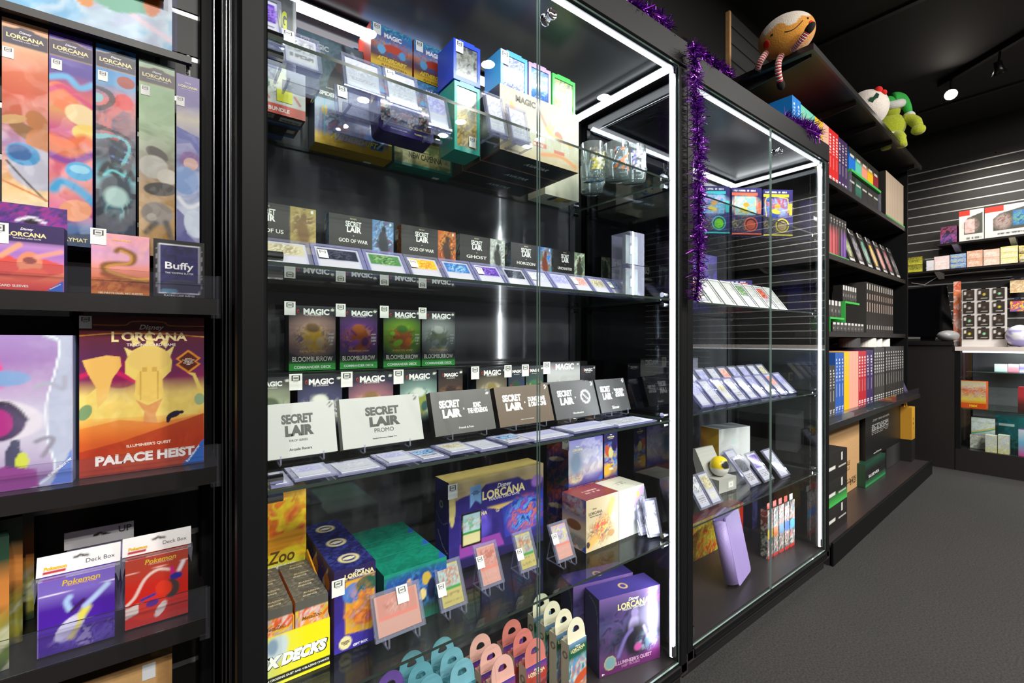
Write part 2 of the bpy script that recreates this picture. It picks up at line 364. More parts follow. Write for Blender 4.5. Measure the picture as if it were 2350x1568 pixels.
WALLM = mat('black_wall_paint', '#1c1b1b', 0.6, noise=(6, 0.08)); CEILM = mat('black_ceiling_paint', '#1d1d1d', 0.7, noise=(3, 0.06))
RX0, RX1, RY0, RY1 = -2.5, 6.42, -4.0, 1.50
struct('floor', MB().box(RX0, RY0, -0.1, RX1, RY1, 0), CARPET)
struct('ceiling', MB().box(RX0, RY0, ROOM_TOP, RX1, RY1, ROOM_TOP + 0.1), CEILM)
struct('wall_back', MB().box(RX0, RY1, 0, RX1, RY1 + 0.1, ROOM_TOP), WALLM)
struct('wall_far', MB().box(RX1, RY0, 0, RX1 + 0.1, RY1, ROOM_TOP), WALLM)
struct('wall_left', MB().box(RX0 - 0.1, RY0, 0, RX0, RY1, ROOM_TOP), WALLM)
struct('wall_front', MB().box(RX0, RY0 - 0.1, 0, RX1, RY0, ROOM_TOP), WALLM)
# ceiling battens and panel joints
for i, (a, b) in enumerate((((3.84, 1.5), (3.84, -4)), ((5.75, 1.5), (5.75, -4)))):
    struct('trim_%d' % (i + 1), MB().box(a[0] - 0.02, b[1], ROOM_TOP - 0.018, a[0] + 0.02, a[1], ROOM_TOP - 0.001), mat('black_batten', '#2a2a2a', 0.5))
SLAT_D = mat('slatwall_black', '#201f1f', 0.45); SLAT_G = mat('slat_insert_aluminium', '#c9c9c7', 0.35, 0.55)
def slats(b1, b2, x0, x1, z0, z1, y0, pitch=0.0922, off=0.0, th=0.018):
    """boards (b1) standing off a backing by a groove lined with a metal insert (b2); face at y0, growing to +y"""
    k = math.ceil((z0 - off) / pitch); zs = [z0] + [off + i * pitch for i in range(k, 10 ** 4) if off + i * pitch < z1 - 0.01 and off + i * pitch > z0 + 0.01] + [z1]
    for i in range(len(zs) - 1): b1.box(x0, y0, zs[i] + (0.006 if i else 0), x1, y0 + 0.008, zs[i + 1] - (0.006 if i < len(zs) - 2 else 0))
    for z in zs[1:-1]: b2.box(x0, y0 + 0.003, z - 0.006, x1, y0 + 0.0085, z + 0.006)
    b1.box(x0, y0 + 0.0085, z0, x1, y0 + th, z1)
def root(name, label, cat, loc, rz=0.0, group=None):
    o = bpy.data.objects.new(name, None); COL.objects.link(o); o.location = loc; o.rotation_euler = (0, 0, rz); o.empty_display_size = 0.1
    o['label'] = label; o['category'] = cat
    if group: o['group'] = group
    return o
def part(name, b, m, r, smooth=False, world_=True, **k):
    o = b.build(name, m, r, smooth, **k)
    if world_: o.location = -r.location
    return o

# ---------------------------------------------------------------- lit glass display cabinets
SH = [H0 + 0.475, H0 + 0.119, H0 - 0.244, H0 - 0.607]; DECK = H0 - 0.968
S_TOP = [z + 0.006 for z in SH] + [DECK + 0.006]
def two(name, panes, edges, r, m1=None, m2=None):
    """sheet with its faces in clear material and its cut edges in another"""
    me = mesh(name, panes.v + edges.v, panes.f + [tuple(i + len(panes.v) for i in f) for f in edges.f], [m1 or GLASS, m2 or EDGE])
    me.polygons.foreach_set('material_index', [0] * len(panes.f) + [1] * len(edges.f)); me.update()
    o = ob(name, me, r); o.location = -r.location; return o
def sheet(name, x0, y0, z0, x1, y1, z1, r, thin, m1=None, m2=None):
    V = [(x, y, z) for z in (z0, z1) for (x, y) in ((x0, y0), (x1, y0), (x1, y1), (x0, y1))]
    A = {'z': [(3, 2, 1, 0), (4, 5, 6, 7)], 'y': [(0, 1, 5, 4), (2, 3, 7, 6)], 'x': [(1, 2, 6, 5), (3, 0, 4, 7)]}
    p = MB().add(V, A[thin]); e = MB().add(V, sum([A[k] for k in 'xyz' if k != thin], [])); return two(name, p, e, r, m1, m2)
def cabinet(x0, x1, yf, label):
    yb = yf + 0.475; r = root('display_cabinet', label, 'display cabinet', ((x0 + x1) / 2, (yf + yb) / 2, 0)); T = H0 + 0.90; pw = 0.04
    part('plinth', MB().box(x0 + 0.01, yf + 0.02, 0, x1 - 0.01, yb - 0.01, 0.055), BLACK, r)
    part('deck', MB().box(x0, yf, 0.055, x1, yb, DECK - 0.001).box(x0 + pw, yf + 0.02, DECK - 0.001, x1 - pw, yb - 0.02, DECK + 0.006), DECKM, r)
    part('bottom_rail', MB().box(x0 + pw, yf - 0.004, 0.060, x1 - pw, yf + 0.014, DECK + 0.004, ch=0.003).box(x0 + pw, yf - 0.008, 0.072, x1 - pw, yf - 0.003, 0.076), SATIN, r)
    for px, py in ((x0, yf), (x1 - pw, yf), (x0, yb - pw), (x1 - pw, yb - pw)):
        b = MB().box(px, py, 0.057, px + pw, py + pw, T - 0.08, ch=0.006)
        part('post', b, SATIN, r)
    part('header', MB().box(x0, yf, T - 0.08, x1, yf + 0.02, T, ch=0.003).box(x0, yf + 0.02, T - 0.08, x0 + 0.02, yb, T).box(x1 - 0.02, yf + 0.02, T - 0.08, x1, yb, T).box(x0 + 0.02, yb - 0.02, T - 0.08, x1 - 0.02, yb, T), SATIN, r)
    part('ceiling_panel', MB().box(x0 + 0.02, yf + 0.02, T - 0.075, x1 - 0.02, yb - 0.02, T - 0.06), CEILP, r)
    part('back_panel', MB().box(x0 + 0.02, yb - 0.022, DECK + 0.006, x1 - 0.02, yb - 0.012, T - 0.08), BACKM, r)
    for sx in (x0 + 0.006, x1 - 0.012):
        sheet('side_pane', sx, yf + pw, DECK + 0.006, sx + 0.005, yb - pw, T - 0.08, r, 'x', clear('smoked_side_glass', '#a4a8ac', 0.07))
    for z in SH: sheet('glass_shelf', x0 + pw + 0.003, yf + 0.025, z, x1 - pw - 0.003, yb - 0.028, z + 0.006, r, 'z')
    xm = (x0 + x1) / 2
    for k, (a, c) in enumerate(((x0 + pw, xm - 0.004), (xm + 0.003, x1 - pw))):
        d = sheet('glass_door', a, yf + 0.004, DECK + 0.008, c, yf + 0.009, T - 0.082, r, 'y', DOORG, DEDGE)
    M = Matrix.Translation((xm + 0.014, yf + 0.004, H0 + 0.725)) @ Matrix.Rotation(math.pi / 2, 4, 'X')
    b = MB().lathe([(0.0, 0), (0.013, 0), (0.013, 0.004), (0.0095, 0.006), (0.0095, 0.022), (0.012, 0.024), (0.012, 0.03), (0.009, 0.031), (0.009, 0.027), (0, 0.027)], 20, M=M)
    part('door_lock', b, CHROME, r, True)
    for z in (DECK + 0.03, T - 0.11):
        part('door_hinge', MB().box(x0 + pw - 0.002, yf + 0.010, z, x0 + pw + 0.02, yf + 0.016, z + 0.03), CHROME, r); part('door_hinge', MB().box(x1 - pw - 0.02, yf + 0.010, z, x1 - pw + 0.002, yf + 0.016, z + 0.03), CHROME, r)
    # light strips in aluminium channels
    zz = LED_Z + 0.003
    for nm, q in (('light_strip', (x0 + pw + 0.004, yf + 0.025, zz + 0.002, x1 - pw - 0.004, yf + 0.030, zz + 0.009)), ('light_strip', (x0 + pw + 0.004, yb - 0.072, zz, x1 - pw - 0.004, yb - 0.045, zz + 0.009)),
                  ('light_strip', (x1 - pw - 0.032, yf + 0.034, zz, x1 - pw - 0.006, yb - 0.072, zz + 0.009)),
                  ('light_strip', (x1 - pw - 0.012, yf + 0.020, DECK + 0.02, x1 - pw - 0.005, yf + 0.028, zz))):
        part(nm, MB().box(*q), LEDM, r)
    b = MB().box(x0 + pw, yf + 0.016, zz + 0.009, x1 - pw, yf + 0.036, zz + 0.012).box(x0 + pw, yb - 0.076, zz + 0.009, x1 - pw, yb - 0.041, zz + 0.012)
    b.box(x1 - pw - 0.034, yf + 0.036, zz + 0.009, x1 - pw, yb - 0.076, zz + 0.012).box(x1 - pw - 0.003, yf + 0.014, DECK + 0.02, x1 - pw, yf + 0.036, zz)
    part('light_channel', b, ALU, r)
    # slotted standards at the rear corners and chrome clamps under each shelf corner
    for sx in (x0 + pw + 0.004, x1 - pw - 0.02): part('shelf_standard', MB().box(sx, yb - 0.04, DECK + 0.01, sx + 0.016, yb - 0.028, T - 0.1), ALU, r)
    for z in SH:
        for (sx, sy) in ((x1 - pw - 0.014, yf + 0.045), (x1 - pw - 0.02, yb - 0.055), (x0 + pw + 0.014, yf + 0.045)):
            b = MB()
            for q in (-0.012, 0.018):
                b.tube([(sx - 0.012, sy, z + q), (sx + 0.014, sy, z + q)], [0.008, 0.008], 10)
            part('shelf_clamp', b, CHROME, r)
    return r
cab1 = cabinet(0.077, 1.245, 0.775, 'black framed glass display cabinet beside the tall printed tube boxes, lit by white strips')
for yy in (0.935, 1.012): part('side_reflection_strip', MB().box(0.0755, yy, 0.06, 0.0768, yy + 0.012, H0 + 0.82), ALU, cab1)  # aluminium strips imitate a silver reflection in the glossy side, not real trim
cab2 = cabinet(1.267, 2.425, 0.793, 'black framed glass display cabinet holding the lilac binder, between the tinsel and the open shelves')

# ---------------------------------------------------------------- shelving bay beside the first cabinet
bay = root('shelving_bay', 'black slat-backed shelving bay with clear lipped shelves and hanging tube boxes', 'shelves', (-0.35, 1.1, 0))
b1, b2 = MB(), MB(); slats(b1, b2, -0.9, 0.066, 0.06, ROOM_TOP - 0.6, 1.19, off=H0 + 0.604)
part('slat_panel', b1, SLAT_D, bay); part('slat_insert', b2, SLAT_G, bay)
part('upright_sheen_strip', MB().box(0.0685, 1.118, 0.0, 0.0700, 1.13, 2.6), ALU, bay)  # bright metal strip imitates the lit sheen line down the upright
part('upright', MB().box(0.045, 1.12, 0.0, 0.068, 1.188, 2.6, ch=0.003), SATIN, bay)
part('base', MB().box(-0.9, 0.9, 0.0, 0.062, 1.188, 0.12), BLACK, bay)
for (zs, yf, xe, lip) in ((0.072, 0.945, 0.066, 0.040), (-0.222, 0.945, 0.066, 0.040), (-0.482, 0.945, 0.050, 0.055)):
    z = H0 + zs
    part('shelf', MB().box(-0.9, yf, z - 0.028, xe, yf + 0.012, z).box(-0.9, yf + 0.012, z - 0.006, xe, 1.188, z), SHELFM, bay)
    sheet('clear_lip', -0.9, yf + 0.002, z + 0.0005, xe - 0.001, yf + 0.005, z + lip, bay, 'y', ACRY2)
    for bx_ in (-0.14, 0.035): part('bracket', MB().prism([(1.188, z - 0.006), (1.188, z - 0.09), (1.15, z - 0.06), (1.07, z - 0.03), (1.07, z - 0.006)], bx_, bx_ + 0.004, plane='yz'), BLACK, bay)
    part('shelf_end_clip', MB().box(xe - 0.012, yf - 0.002, z - 0.034, xe + 0.002, yf + 0.02, z - 0.026).box(xe - 0.004, yf - 0.003, z - 0.034, xe + 0.003, yf - 0.0005, z + lip), ACRY2, bay)
part('hanging_rail', MB().box(-0.9, 1.058, H0 + 0.527, 0.03, 1.07, H0 + 0.540), BLACK, bay)

# ---------------------------------------------------------------- long open shelving beyond the cabinets (unit frame g: s along, n into depth)
gl = FR['g']; gon = root('gondola_shelving', 'long black open shelving run beyond the lit cabinets, with a slatted back', 'shelves', (gl[0], gl[1], 0), gl[2])
GL = 2.40
b1, b2 = MB(), MB(); slats(b1, b2, 0.02, GL, 0.10, H0 + 1.79, 0.40, off=H0 + 0.604)
part('slat_panel', b1, SLAT_D, gon, world_=False); part('slat_insert', b2, mat('black_slat_insert', '#131313', 0.65, spec=0.2), gon, world_=False)
part('raw_panel_edge', MB().box(0.002, 0.398, H0 + 0.8, 0.020, 0.420, H0 + 1.79), mat('raw_mdf_edge', '#b98d5d', 0.7, noise=(60, 0.12)), gon, world_=False)
part('end_upright', MB().box(GL - 0.03, 0.08, 0.0, GL, 0.40, H0 + 1.40).box(GL - 0.05, 0.385, 0, GL, 0.40, H0 + 1.78), SATIN, gon, world_=False)
part('base_deck', MB().box(0.03, -0.055, 0.0, GL - 0.03, 0.40, 0.085).box(0.03, -0.06, 0.085, GL - 0.03, 0.40, 0.095), DECKM, gon, world_=False)
part('base_rail', MB().box(0.03, -0.072, 0.0, GL - 0.03, -0.061, 0.11, ch=0.002), SATIN, gon, world_=False)
GZ = {'top': 1.41, 'a': 0.915, 'b': 0.49, 'c': 0.05, 'd': -0.43}
for k, z in GZ.items():
    nf = 0.0 if k in ('top', 'd') else 0.09; zz = H0 + z; L = GL + (0.03 if k == 'top' else -0.03)
    b = MB().box(0.03, nf, zz - 0.03, L, nf + 0.012, zz).box(0.03, nf + 0.012, zz - 0.008, L, 0.398, zz)
    if k == 'top': b.box(0.0, nf, zz - 0.03, 0.03, 0.398, zz)
    part('shelf', b, SHELFM, gon, world_=False)
    for s in (0.06, 0.78, 1.2, 1.62, 2.33): part('bracket', MB().prism([(0.398, zz - 0.0085), (0.398, zz - 0.09), (0.36, zz - 0.07), (nf + 0.03, zz - 0.03), (nf + 0.03, zz - 0.0085)], s, s + 0.008, plane='yz'), mat('grey_bracket', '#3a3a3a', 0.4), gon, world_=False)
# ---------------------------------------------------------------- goods on the shelving bay
GOLD = '#ecdca0'
def lorc(fx, fz, fw, dz, col=GOLD, **k):
    return [('Disney', fx, fz + dz, fw * 0.33, '#f4f1f6', dict(k, shear=0.25)), ('LORCANA', fx, fz, fw, col, dict(k, bold=0.035)), ('TRADING CARD GAME', fx, fz - dz * 0.8, fw * 0.72, '#f4f1f6', dict(k, bold=0.0))]
def band(c0='#30203f'):
    return [('p', [(0, .885), (0, .962), (.28, .966), (.4, .976), (.62, .974), (.75, .964), (1, .958), (1, .885)], '#c9a56a'), ('p', [(0, .888), (0, .959), (.28, .963), (.4, .973), (.62, .971), (.75, .961), (1, .955), (1, .888)], c0)]
TUBES = [
 ('orange and peach tall playmat tube box hanging farthest from the glass cabinet', '#5b3a3a', -0.220, -0.1672, .523,
  [('g', '#dfe8c8', '#e8e2c4', '#f0c878', '#e6a070', '#b88fc0', '#c55a34', '#e0521c', '#e26a30', '#e9b088', '#f0b088')] + band() + [('e', .75, .56, .035, .05, 20, '#b5681e'), ('e', .55, .50, .07, .03, -35, '#8a5a26'), ('e', .2, .55, .05, .02, 20, '#c99a5c'), ('e', .85, .47, .05, .06, 0, '#c0702a'), ('e', .75, .34, .09, .10, 35, '#b9b9cc'), ('e', .45, .40, .055, .05, -20, '#2f8fc8'), ('e', .38, .405, .038, .035, -20, '#1b5a9c'), ('s', [(.1, .36), (.5, .28), (.95, .2)], .006, '#4a4034'), ('s', [(0, .27), (1, .2)], .006, '#d77a26'), ('e', .5, .07, .075, .035, -18, '#d33020'), ('e', .45, .06, .06, .026, -18, '#7c3a2e'), ('e', .7, .11, .03, .03, 0, '#e2412a')]),
 ('violet and hot pink tall playmat tube box with swirling flames, second in the hanging row', '#38207c', -0.166, -0.1120, .524,
  [('g', '#123a70', '#1f62a8', '#e8408c', '#f0907a', '#e85a80', '#f07a30', '#d83c8a', '#f2a04e', '#e05068', '#4a2ca0', '#4328a4', '#5a3ab0')] + band('#33254a') + [('s', [(0, .78), (.4, .80), (.7, .76), (1, .79)], .02, '#5fb4e8'), ('e', .3, .7, .05, .07, 30, '#f07a3c'), ('e', .75, .63, .06, .05, -20, '#f5d9a0'), ('e', .85, .55, .05, .04, 10, '#f6d35a'), ('s', [(0, .72), (.3, .75), (.6, .72), (1, .68)], .018, '#d8286c'), ('s', [(0, .5), (.4, .48), (.8, .52), (1, .5)], .03, '#f06a1e'), ('s', [(0, .42), (.5, .40), (1, .45)], .025, '#8a2a9a'), ('e', .7, .36, .05, .045, 0, '#2fa8e0'), ('e', .7, .37, .035, .02, 0, '#8ad4f2'), ('s', [(.1, .26), (.3, .30), (.7, .27), (1, .22)], .03, '#35a4dc'), ('e', .6, .17, .06, .05, 30, '#f0a078'), ('p', [(0, .0), (1, .0), (1, .065), (0, .05)], '#14355c')]),
 ('blue and red tall playmat tube box, third in the hanging row', '#0e1a34', -0.1076, -0.0535, .525,
  [('g', '#0a1c3c', '#123456', '#9cc8d0', '#1a2834', '#58b8c8', '#102040', '#2a3a66', '#7a2034', '#c01e26', '#3f9ad0', '#2f86d0', '#2f7cc8')] + band('#2a2442') + [('m', 5, 9, .5, ['#c81e24', '#8a1a2e', '#262a66', '#e8443c'], (.5, .64, .08, .16)), ('e', .7, .74, .035, .04, 0, '#d8262a'), ('e', .75, .84, .035, .03, 0, '#a03a24'), ('p', [(.25, .55), (.75, .52), (.9, .42), (.4, .40)], '#15193a'), ('s', [(.35, .52), (.75, .49)], .008, '#5a7ab8'), ('s', [(.4, .46), (.85, .44)], .008, '#5a7ab8'), ('w', 8, 5, .2, ['#0d1c2a', '#6ac4cc', '#16323e']), ('r', 0, 0, 1, .29, '#0d2038', ), ('m', 3, 8, .8, ['#0c1826', '#2a6a7c', '#9fd6da', '#122a40'], (.5, .28, .06, .14)), ('m', 6, 14, .3, ['#0a2038', '#16406a'], (.5, .06, .07, .1)), ('p', [(.0, .885), (0, .80), (1, .8), (1, .885)], '#3f97d6', .0), ('e', .5, .3, .06, .07, 0, '#123044', .3), ('e', .5, .26, .045, .05, 0, '#a8ccc8', .4), ('s', [(.1, .36), (.3, .42), (.5, .37), (.75, .42), (.95, .36)], .02, '#16242e'), ('s', [(.2, .36), (.4, .39), (.7, .37)], .008, '#6ad0d8')]),
 ('sage green and ochre tall playmat tube box with grey shapes, fourth in the hanging row', '#2f332c', -0.0488, 0.0040, .519,
  [('g', '#a8782e', '#c48f3a', '#d0a04a', '#c89a50', '#b08c5c', '#8f8a70', '#a5bd90', '#9cc286', '#8fba80', '#9cc096', '#a8c8b0')] + band('#33303a') + [('m', 12, 4, .35, ['#86b478', '#a8cc96'], (.5, .75, .1, .14)), ('e', .5, .53, .05, .03, -30, '#4e463e'), ('e', .4, .46, .06, .06, 0, '#c9c6bc'), ('e', .8, .42, .045, .04, 10, '#dcd8cc'), ('e', .6, .35, .07, .035, 8, '#3c342c'), ('e', .5, .22, .065, .06, 0, '#9b9088'), ('e', .35, .2, .02, .02, 0, '#bdb4aa'), ('s', [(.2, .12), (.45, .17)], .02, '#3e382f'), ('s', [(.9, .10), (.75, .18)], .02, '#3e382f'), ('m', 9, 5, .3, ['#b0823a', '#c8984a'], (.5, .06, .1, .1))]),
 ('lavender and blue tall playmat tube box, end of the hanging row beside the black upright', '#4a4a80', 0.0065, 0.0430, .512,
  [('g', '#7c7cb4', '#9a9cd0', '#b8c4ea', '#c4d2f2', '#a4b4e4', '#8ea8e0', '#6e7cc4', '#5a5ab4', '#8c84b0', '#c8bda4', '#6d60a4', '#6d60a6', '#7466aa')] + [('p', [(0, .7), (1, .66), (1, .56), (.6, .62), (0, .6)], '#4550b0'), ('e', .6, .52, .05, .05, 0, '#7c4a9c'), ('e', .62, .5, .034, .035, 0, '#e0b0a8'), ('e', .4, .4, .06, .08, 0, '#7fa4e0'), ('s', [(.1, .3), (.5, .25), (1, .28)], .016, '#f0f4ff'), ('p', [(0, .0), (0, .24), (.35, .2), (.45, .1), (1, .04), (1, 0)], '#5c5ca4'), ('e', .8, .16, .05, .08, 10, '#dce8fc')]),
]
for i, (lab, side, xa, xb, zt, art) in enumerate(TUBES):
    h = 0.362 if i < 4 else 0.34; fw = .82
    b = box('playmat_box', lab, 'box', xa, xb, 1.08, H0 + zt - h, h, 0.052, {'front': art[:1] + [('m', 40 + i, 5, .16, ['#000000', '#ffffff'], (.5, .4, .4, .5))] + art[1:] + [('m', 50 + i, 10, .08, ['#101010', '#ffffff'], (.5, .4, .3, .45))], 'side': side}, lorc(.5, .927 if i < 4 else .935, fw, .021, h=None) + ([('PLAYMAT', .52, .03, .72, '#e8dca4')] if i == 1 else []), res=0.0015, group='hanging playmat boxes', stick=(.17 if i else .13, .845, .013))
    for o in b.children:
        if o.name.startswith('lettering') and i == 0: pass
    mb = MB().box(-0.004, 0.02, h + 0.0006, 0.004, 0.028, h + 0.022).tube([(0, 0.024, h + 0.02), (0, 0.024, h + 0.03), (0, -0.012, h + 0.032)], 0.003, 6)
    mb.build('hang_tab', BLKPL, b)
# large wrapped pack standing on the rail above them
xa, xb = -0.40, 0.0
sky = [('g', '#5aa4d8', '#8ac4e8', '#c8e0f0', '#90c4e6', '#c4def0'), ('m', 4, 3, .55, ['#6ab0dc', '#a8d4ee', '#e6f0f6', '#d8cfe0'], None), ('s', [(.35, .9), (.8, .3), (1, .1)], .03, '#eecfe0'),
       ('p', [(.35, .95), (.5, .5), (.66, .28), (.8, .2), (.93, .3), (.98, .6), (.9, .95)], '#5fae92'), ('e', .68, .75, .16, .2, 10, '#3a2c1e'), ('s', [(.55, .7), (.62, .58), (.75, .54), (.84, .7)], .03, '#d8b830'), ('e', .93, .4, .06, .13, -10, '#e2741c'), ('e', .70, .22, .06, .05, 0, '#e08a2a'), ('e', .51, .35, .05, .16, 8, '#9d96b8'), ('e', .51, .3, .035, .1, 8, '#c6c0d6')]
pk = box('playmat_pack', 'large sky blue wrapped pack standing on the black rail above the tube boxes', 'pack', xa, xb, 1.066, H0 + 0.541, 0.20, 0.030, {'front': sky, 'side': '#c8d8e6'}, res=0.004)
MB().box(-0.206, -0.002, 0.003, -0.2, 0.032, 0.2).box(0.2, -0.002, 0.003, 0.208, 0.032, 0.2).build('wrap_edge', ACRY, pk)
box('booster_pack', 'small black and yellow foil pack in front of the sky blue wrapped pack', 'pack', -0.112, -0.012, 1.045, H0 + 0.626, 0.10, 0.012, {'front': [('g', '#1c1a18', '#2a2822'), ('s', [(0, .08), (1, .02)], .05, '#c8a81e'), ('m', 3, 12, .7, ['#1c1a18', '#c03a5a', '#d8d8d8', '#2a2a2a'], (.8, .3, .5, .4)), ('e', .35, .1, .3, .2, 0, '#4a4438')], 'side': '#2a2822'}, res=0.003, rz=0.02)

# first clear-lipped shelf
z1 = H0 + 0.072
b = box('sleeve_box', 'pink and violet card sleeve box with a hanging tab on the top clear-lipped shelf', 'box', -0.206, X(147, .97), .97, z1, 0.10, 0.028,
    {'front': [('g', '#c83a3a', '#e0564a', '#f0805a', '#ec8a74', '#c47ab4', '#a070c4', '#b886c8', '#3a2a5c', '#362656', '#43305f'), ('r', 0, .74, 1, 1, '#35265a'), ('p', [(.72, 0), (1, 0), (1, .2)], '#2c62c0'), ('p', [(0, .45), (.2, .52), (.45, .4), (.7, .5), (1, .42), (1, .3), (.6, .2), (0, .2)], '#d8524a'), ('e', .5, .42, .13, .17, 0, '#e08a6a'), ('e', .5, .46, .07, .05, 0, '#8a4a4a'), ('e', .5, .25, .2, .09, 10, '#e0604c'), ('s', [(.1, .5), (.35, .68)], .05, '#f0a47c'), ('s', [(.6, .52), (.95, .62)], .05, '#e89a8c')], 'side': '#3a2a5c'},
    lorc(.46, .84, .56, .075) + [('CARD SLEEVES', .27, .075, .42, '#fff4e0'), ('Ravensburger', .875, .088, .2, '#ffffff', dict(rot=0.62))], res=0.002, stick=(.06, .83, .022))
me_ = MB(); V, Fc, C = carton(X(147, .97) + 0.206, 0.0008, 0.034, {'side': '#3c2a62', 'front': [('g', '#5a2a8a', '#34245c'), ('m', 9, 3, .6, ['#3a2a66', '#7a2a9a', '#b02a90', '#4a3a88'], None), ('e', .46, .3, .3, .16, 0, '#1a1420'), ('s', [(.25, .25), (.46, .45), (.66, .25)], .08, '#e8dff0')]}, 0.003)
ob('hanging_tab', mesh('hanging_tab', V, Fc, PRINT, C), b, loc=(0, 0.026, 0.1))
box('sleeve_box', 'orange and pink card sleeve box with a coiling golden serpent on the clear lipped shelf', 'box', X(209, .97), X(343, .97), .97, z1, 0.099, 0.03,
    {'front': [('g', '#c87a30', '#b0541e', '#e07a50', '#e8907c', '#dca0b8', '#d09ac0', '#e8a0b0', '#f0a8a8'), ('m', 8, 3, .35, ['#e8a0a8', '#d8a0c4', '#f4b8a0'], (.5, .8, .6, .3)), ('s', [(.95, .25), (.6, .3), (.25, .38), (.2, .48), (.4, .52), (.68, .54), (.72, .68), (.5, .76), (.42, .72)], .055, '#8a5a28'), ('s', [(.95, .26), (.6, .31), (.3, .38), (.27, .46), (.4, .5), (.64, .54), (.67, .66), (.5, .735)], .028, '#c8903a'), ('s', [(1, .14), (.6, .22), (.2, .34)], .06, '#9a4a1e'), ('s', [(1, .3), (.7, .28)], .02, '#e8b040'), ('m', 4, 10, .6, ['#8a4020', '#c8682a', '#e09040'], (.35, .15, .4, .14)), ('r', 0, 0, 1, .07, '#c4702a')], 'side': '#a85a34'},
    [('DRAGON SHIELD', .52, .9, .32, '#f4d21a'), ('100 MATTE DUAL ART SLEEVES', .5, .035, .76, '#fff0c8')], res=0.002, stick=(.12, .93, .019))
b = box('card_box', 'black and navy framed card box beside the cabinet end of the top clear-lipped shelf', 'box', X(352, .97), X(469, .97), .97, z1, 0.099, 0.03,
    {'front': [('g', '#16151a', '#1c1a1c'), ('r', .1, .08, .9, .92, '#d8d8e0'), ('r', .125, .1, .875, .9, '#1c1a44'), ('m', 5, 3, .7, ['#1a1838', '#23205c', '#2c2a6c', '#201c4a'], None), ('r', 0, 0, .1, 1, '#141318'), ('r', .9, 0, 1, 1, '#141318'), ('r', 0, .92, 1, 1, '#1a181a'), ('r', 0, 0, 1, .08, '#18171a'), ('s', [(.1, .08), (.1, .92), (.9, .92), (.9, .08), (.1, .08)], .012, '#e4e4ea'), ('e', .55, .2, .3, .12, 0, '#3a3a56'), ('e', .3, .12, .12, .04, 0, '#5a8aa0'), ('l', .05, .15, .07, .85, 30, '#8a8a90'), ('l', .93, .15, .95, .85, 30, '#8a8a90')], 'side': '#151418'},
    [('Buffy', .5, .54, .56, '#f2f2f4', dict(h=.16)), ('THE VAMPIRE SLAYER', .5, .43, .56, '#d8d8e0'), ('PLAYING CARD SLEEVES', .5, .04, .6, '#c8c8c8')], res=0.002)
# second shelf
z2 = H0 - 0.222
box('game_box', 'wide pale lilac and silver game box beside the upright maroon and gold box', 'box', -0.305, X(167, .975), .975, z2, 0.229, 0.07,
    {'front': [('g', '#8a4a9a', '#b0a0c4', '#c8c4d8', '#c4c0d8', '#b89cc8', '#a078b8', '#a88cc8'), ('p', [(.74, 0), (.9, .1), (.86, .3), (.85, .55), (.9, .75), (.92, .95), (.8, 1), (1, 1), (1, 0)], '#b4bcd4'), ('s', [(.77, 0), (.89, .1), (.85, .3), (.84, .55), (.89, .75), (.92, .95), (.84, 1)], .008, '#e8f4fc'), ('e', .55, .46, .22, .13, -10, '#ded8e4'), ('e', .57, .44, .12, .12, 0, '#4a3a5e'), ('e', .56, .44, .07, .09, 10, '#a83080'), ('s', [(.5, .55), (.62, .56), (.72, .45)], .02, '#3c3048'), ('e', .65, .2, .04, .1, 0, '#4a4a66'), ('e', .66, .3, .025, .025, 0, '#4c4c66'), ('e', .7, .18, .03, .06, 0, '#c8d048'), ('s', [(.78, .3), (.84, .32), (.88, .3), (.82, .2)], .02, '#8e8a9c'), ('s', [(.78, .66), (.86, .68), (.94, .64), (.95, .72)], .02, '#a8aabc'), ('e', .5, .85, .05, .2, 20, '#e0559a'), ('e', .6, .72, .12, .05, 0, '#7ea0d0'), ('p', [(.45, 0), (.8, 0), (.78, .12), (.6, .16), (.45, .12)], '#93408e'), ('p', [(.86, 0), (1, 0), (1, .24)], '#5a7ed0'), ('m', 2, 6, .15, ['#c8ccdc', '#a8aec8'], (.93, .6, .25, .6))], 'right': '#8a9cc8', 'side': '#9a96c0'},
    [('Ravensburger', .925, .115, .19, '#ffffff', dict(rot=0.78))], res=0.0025)
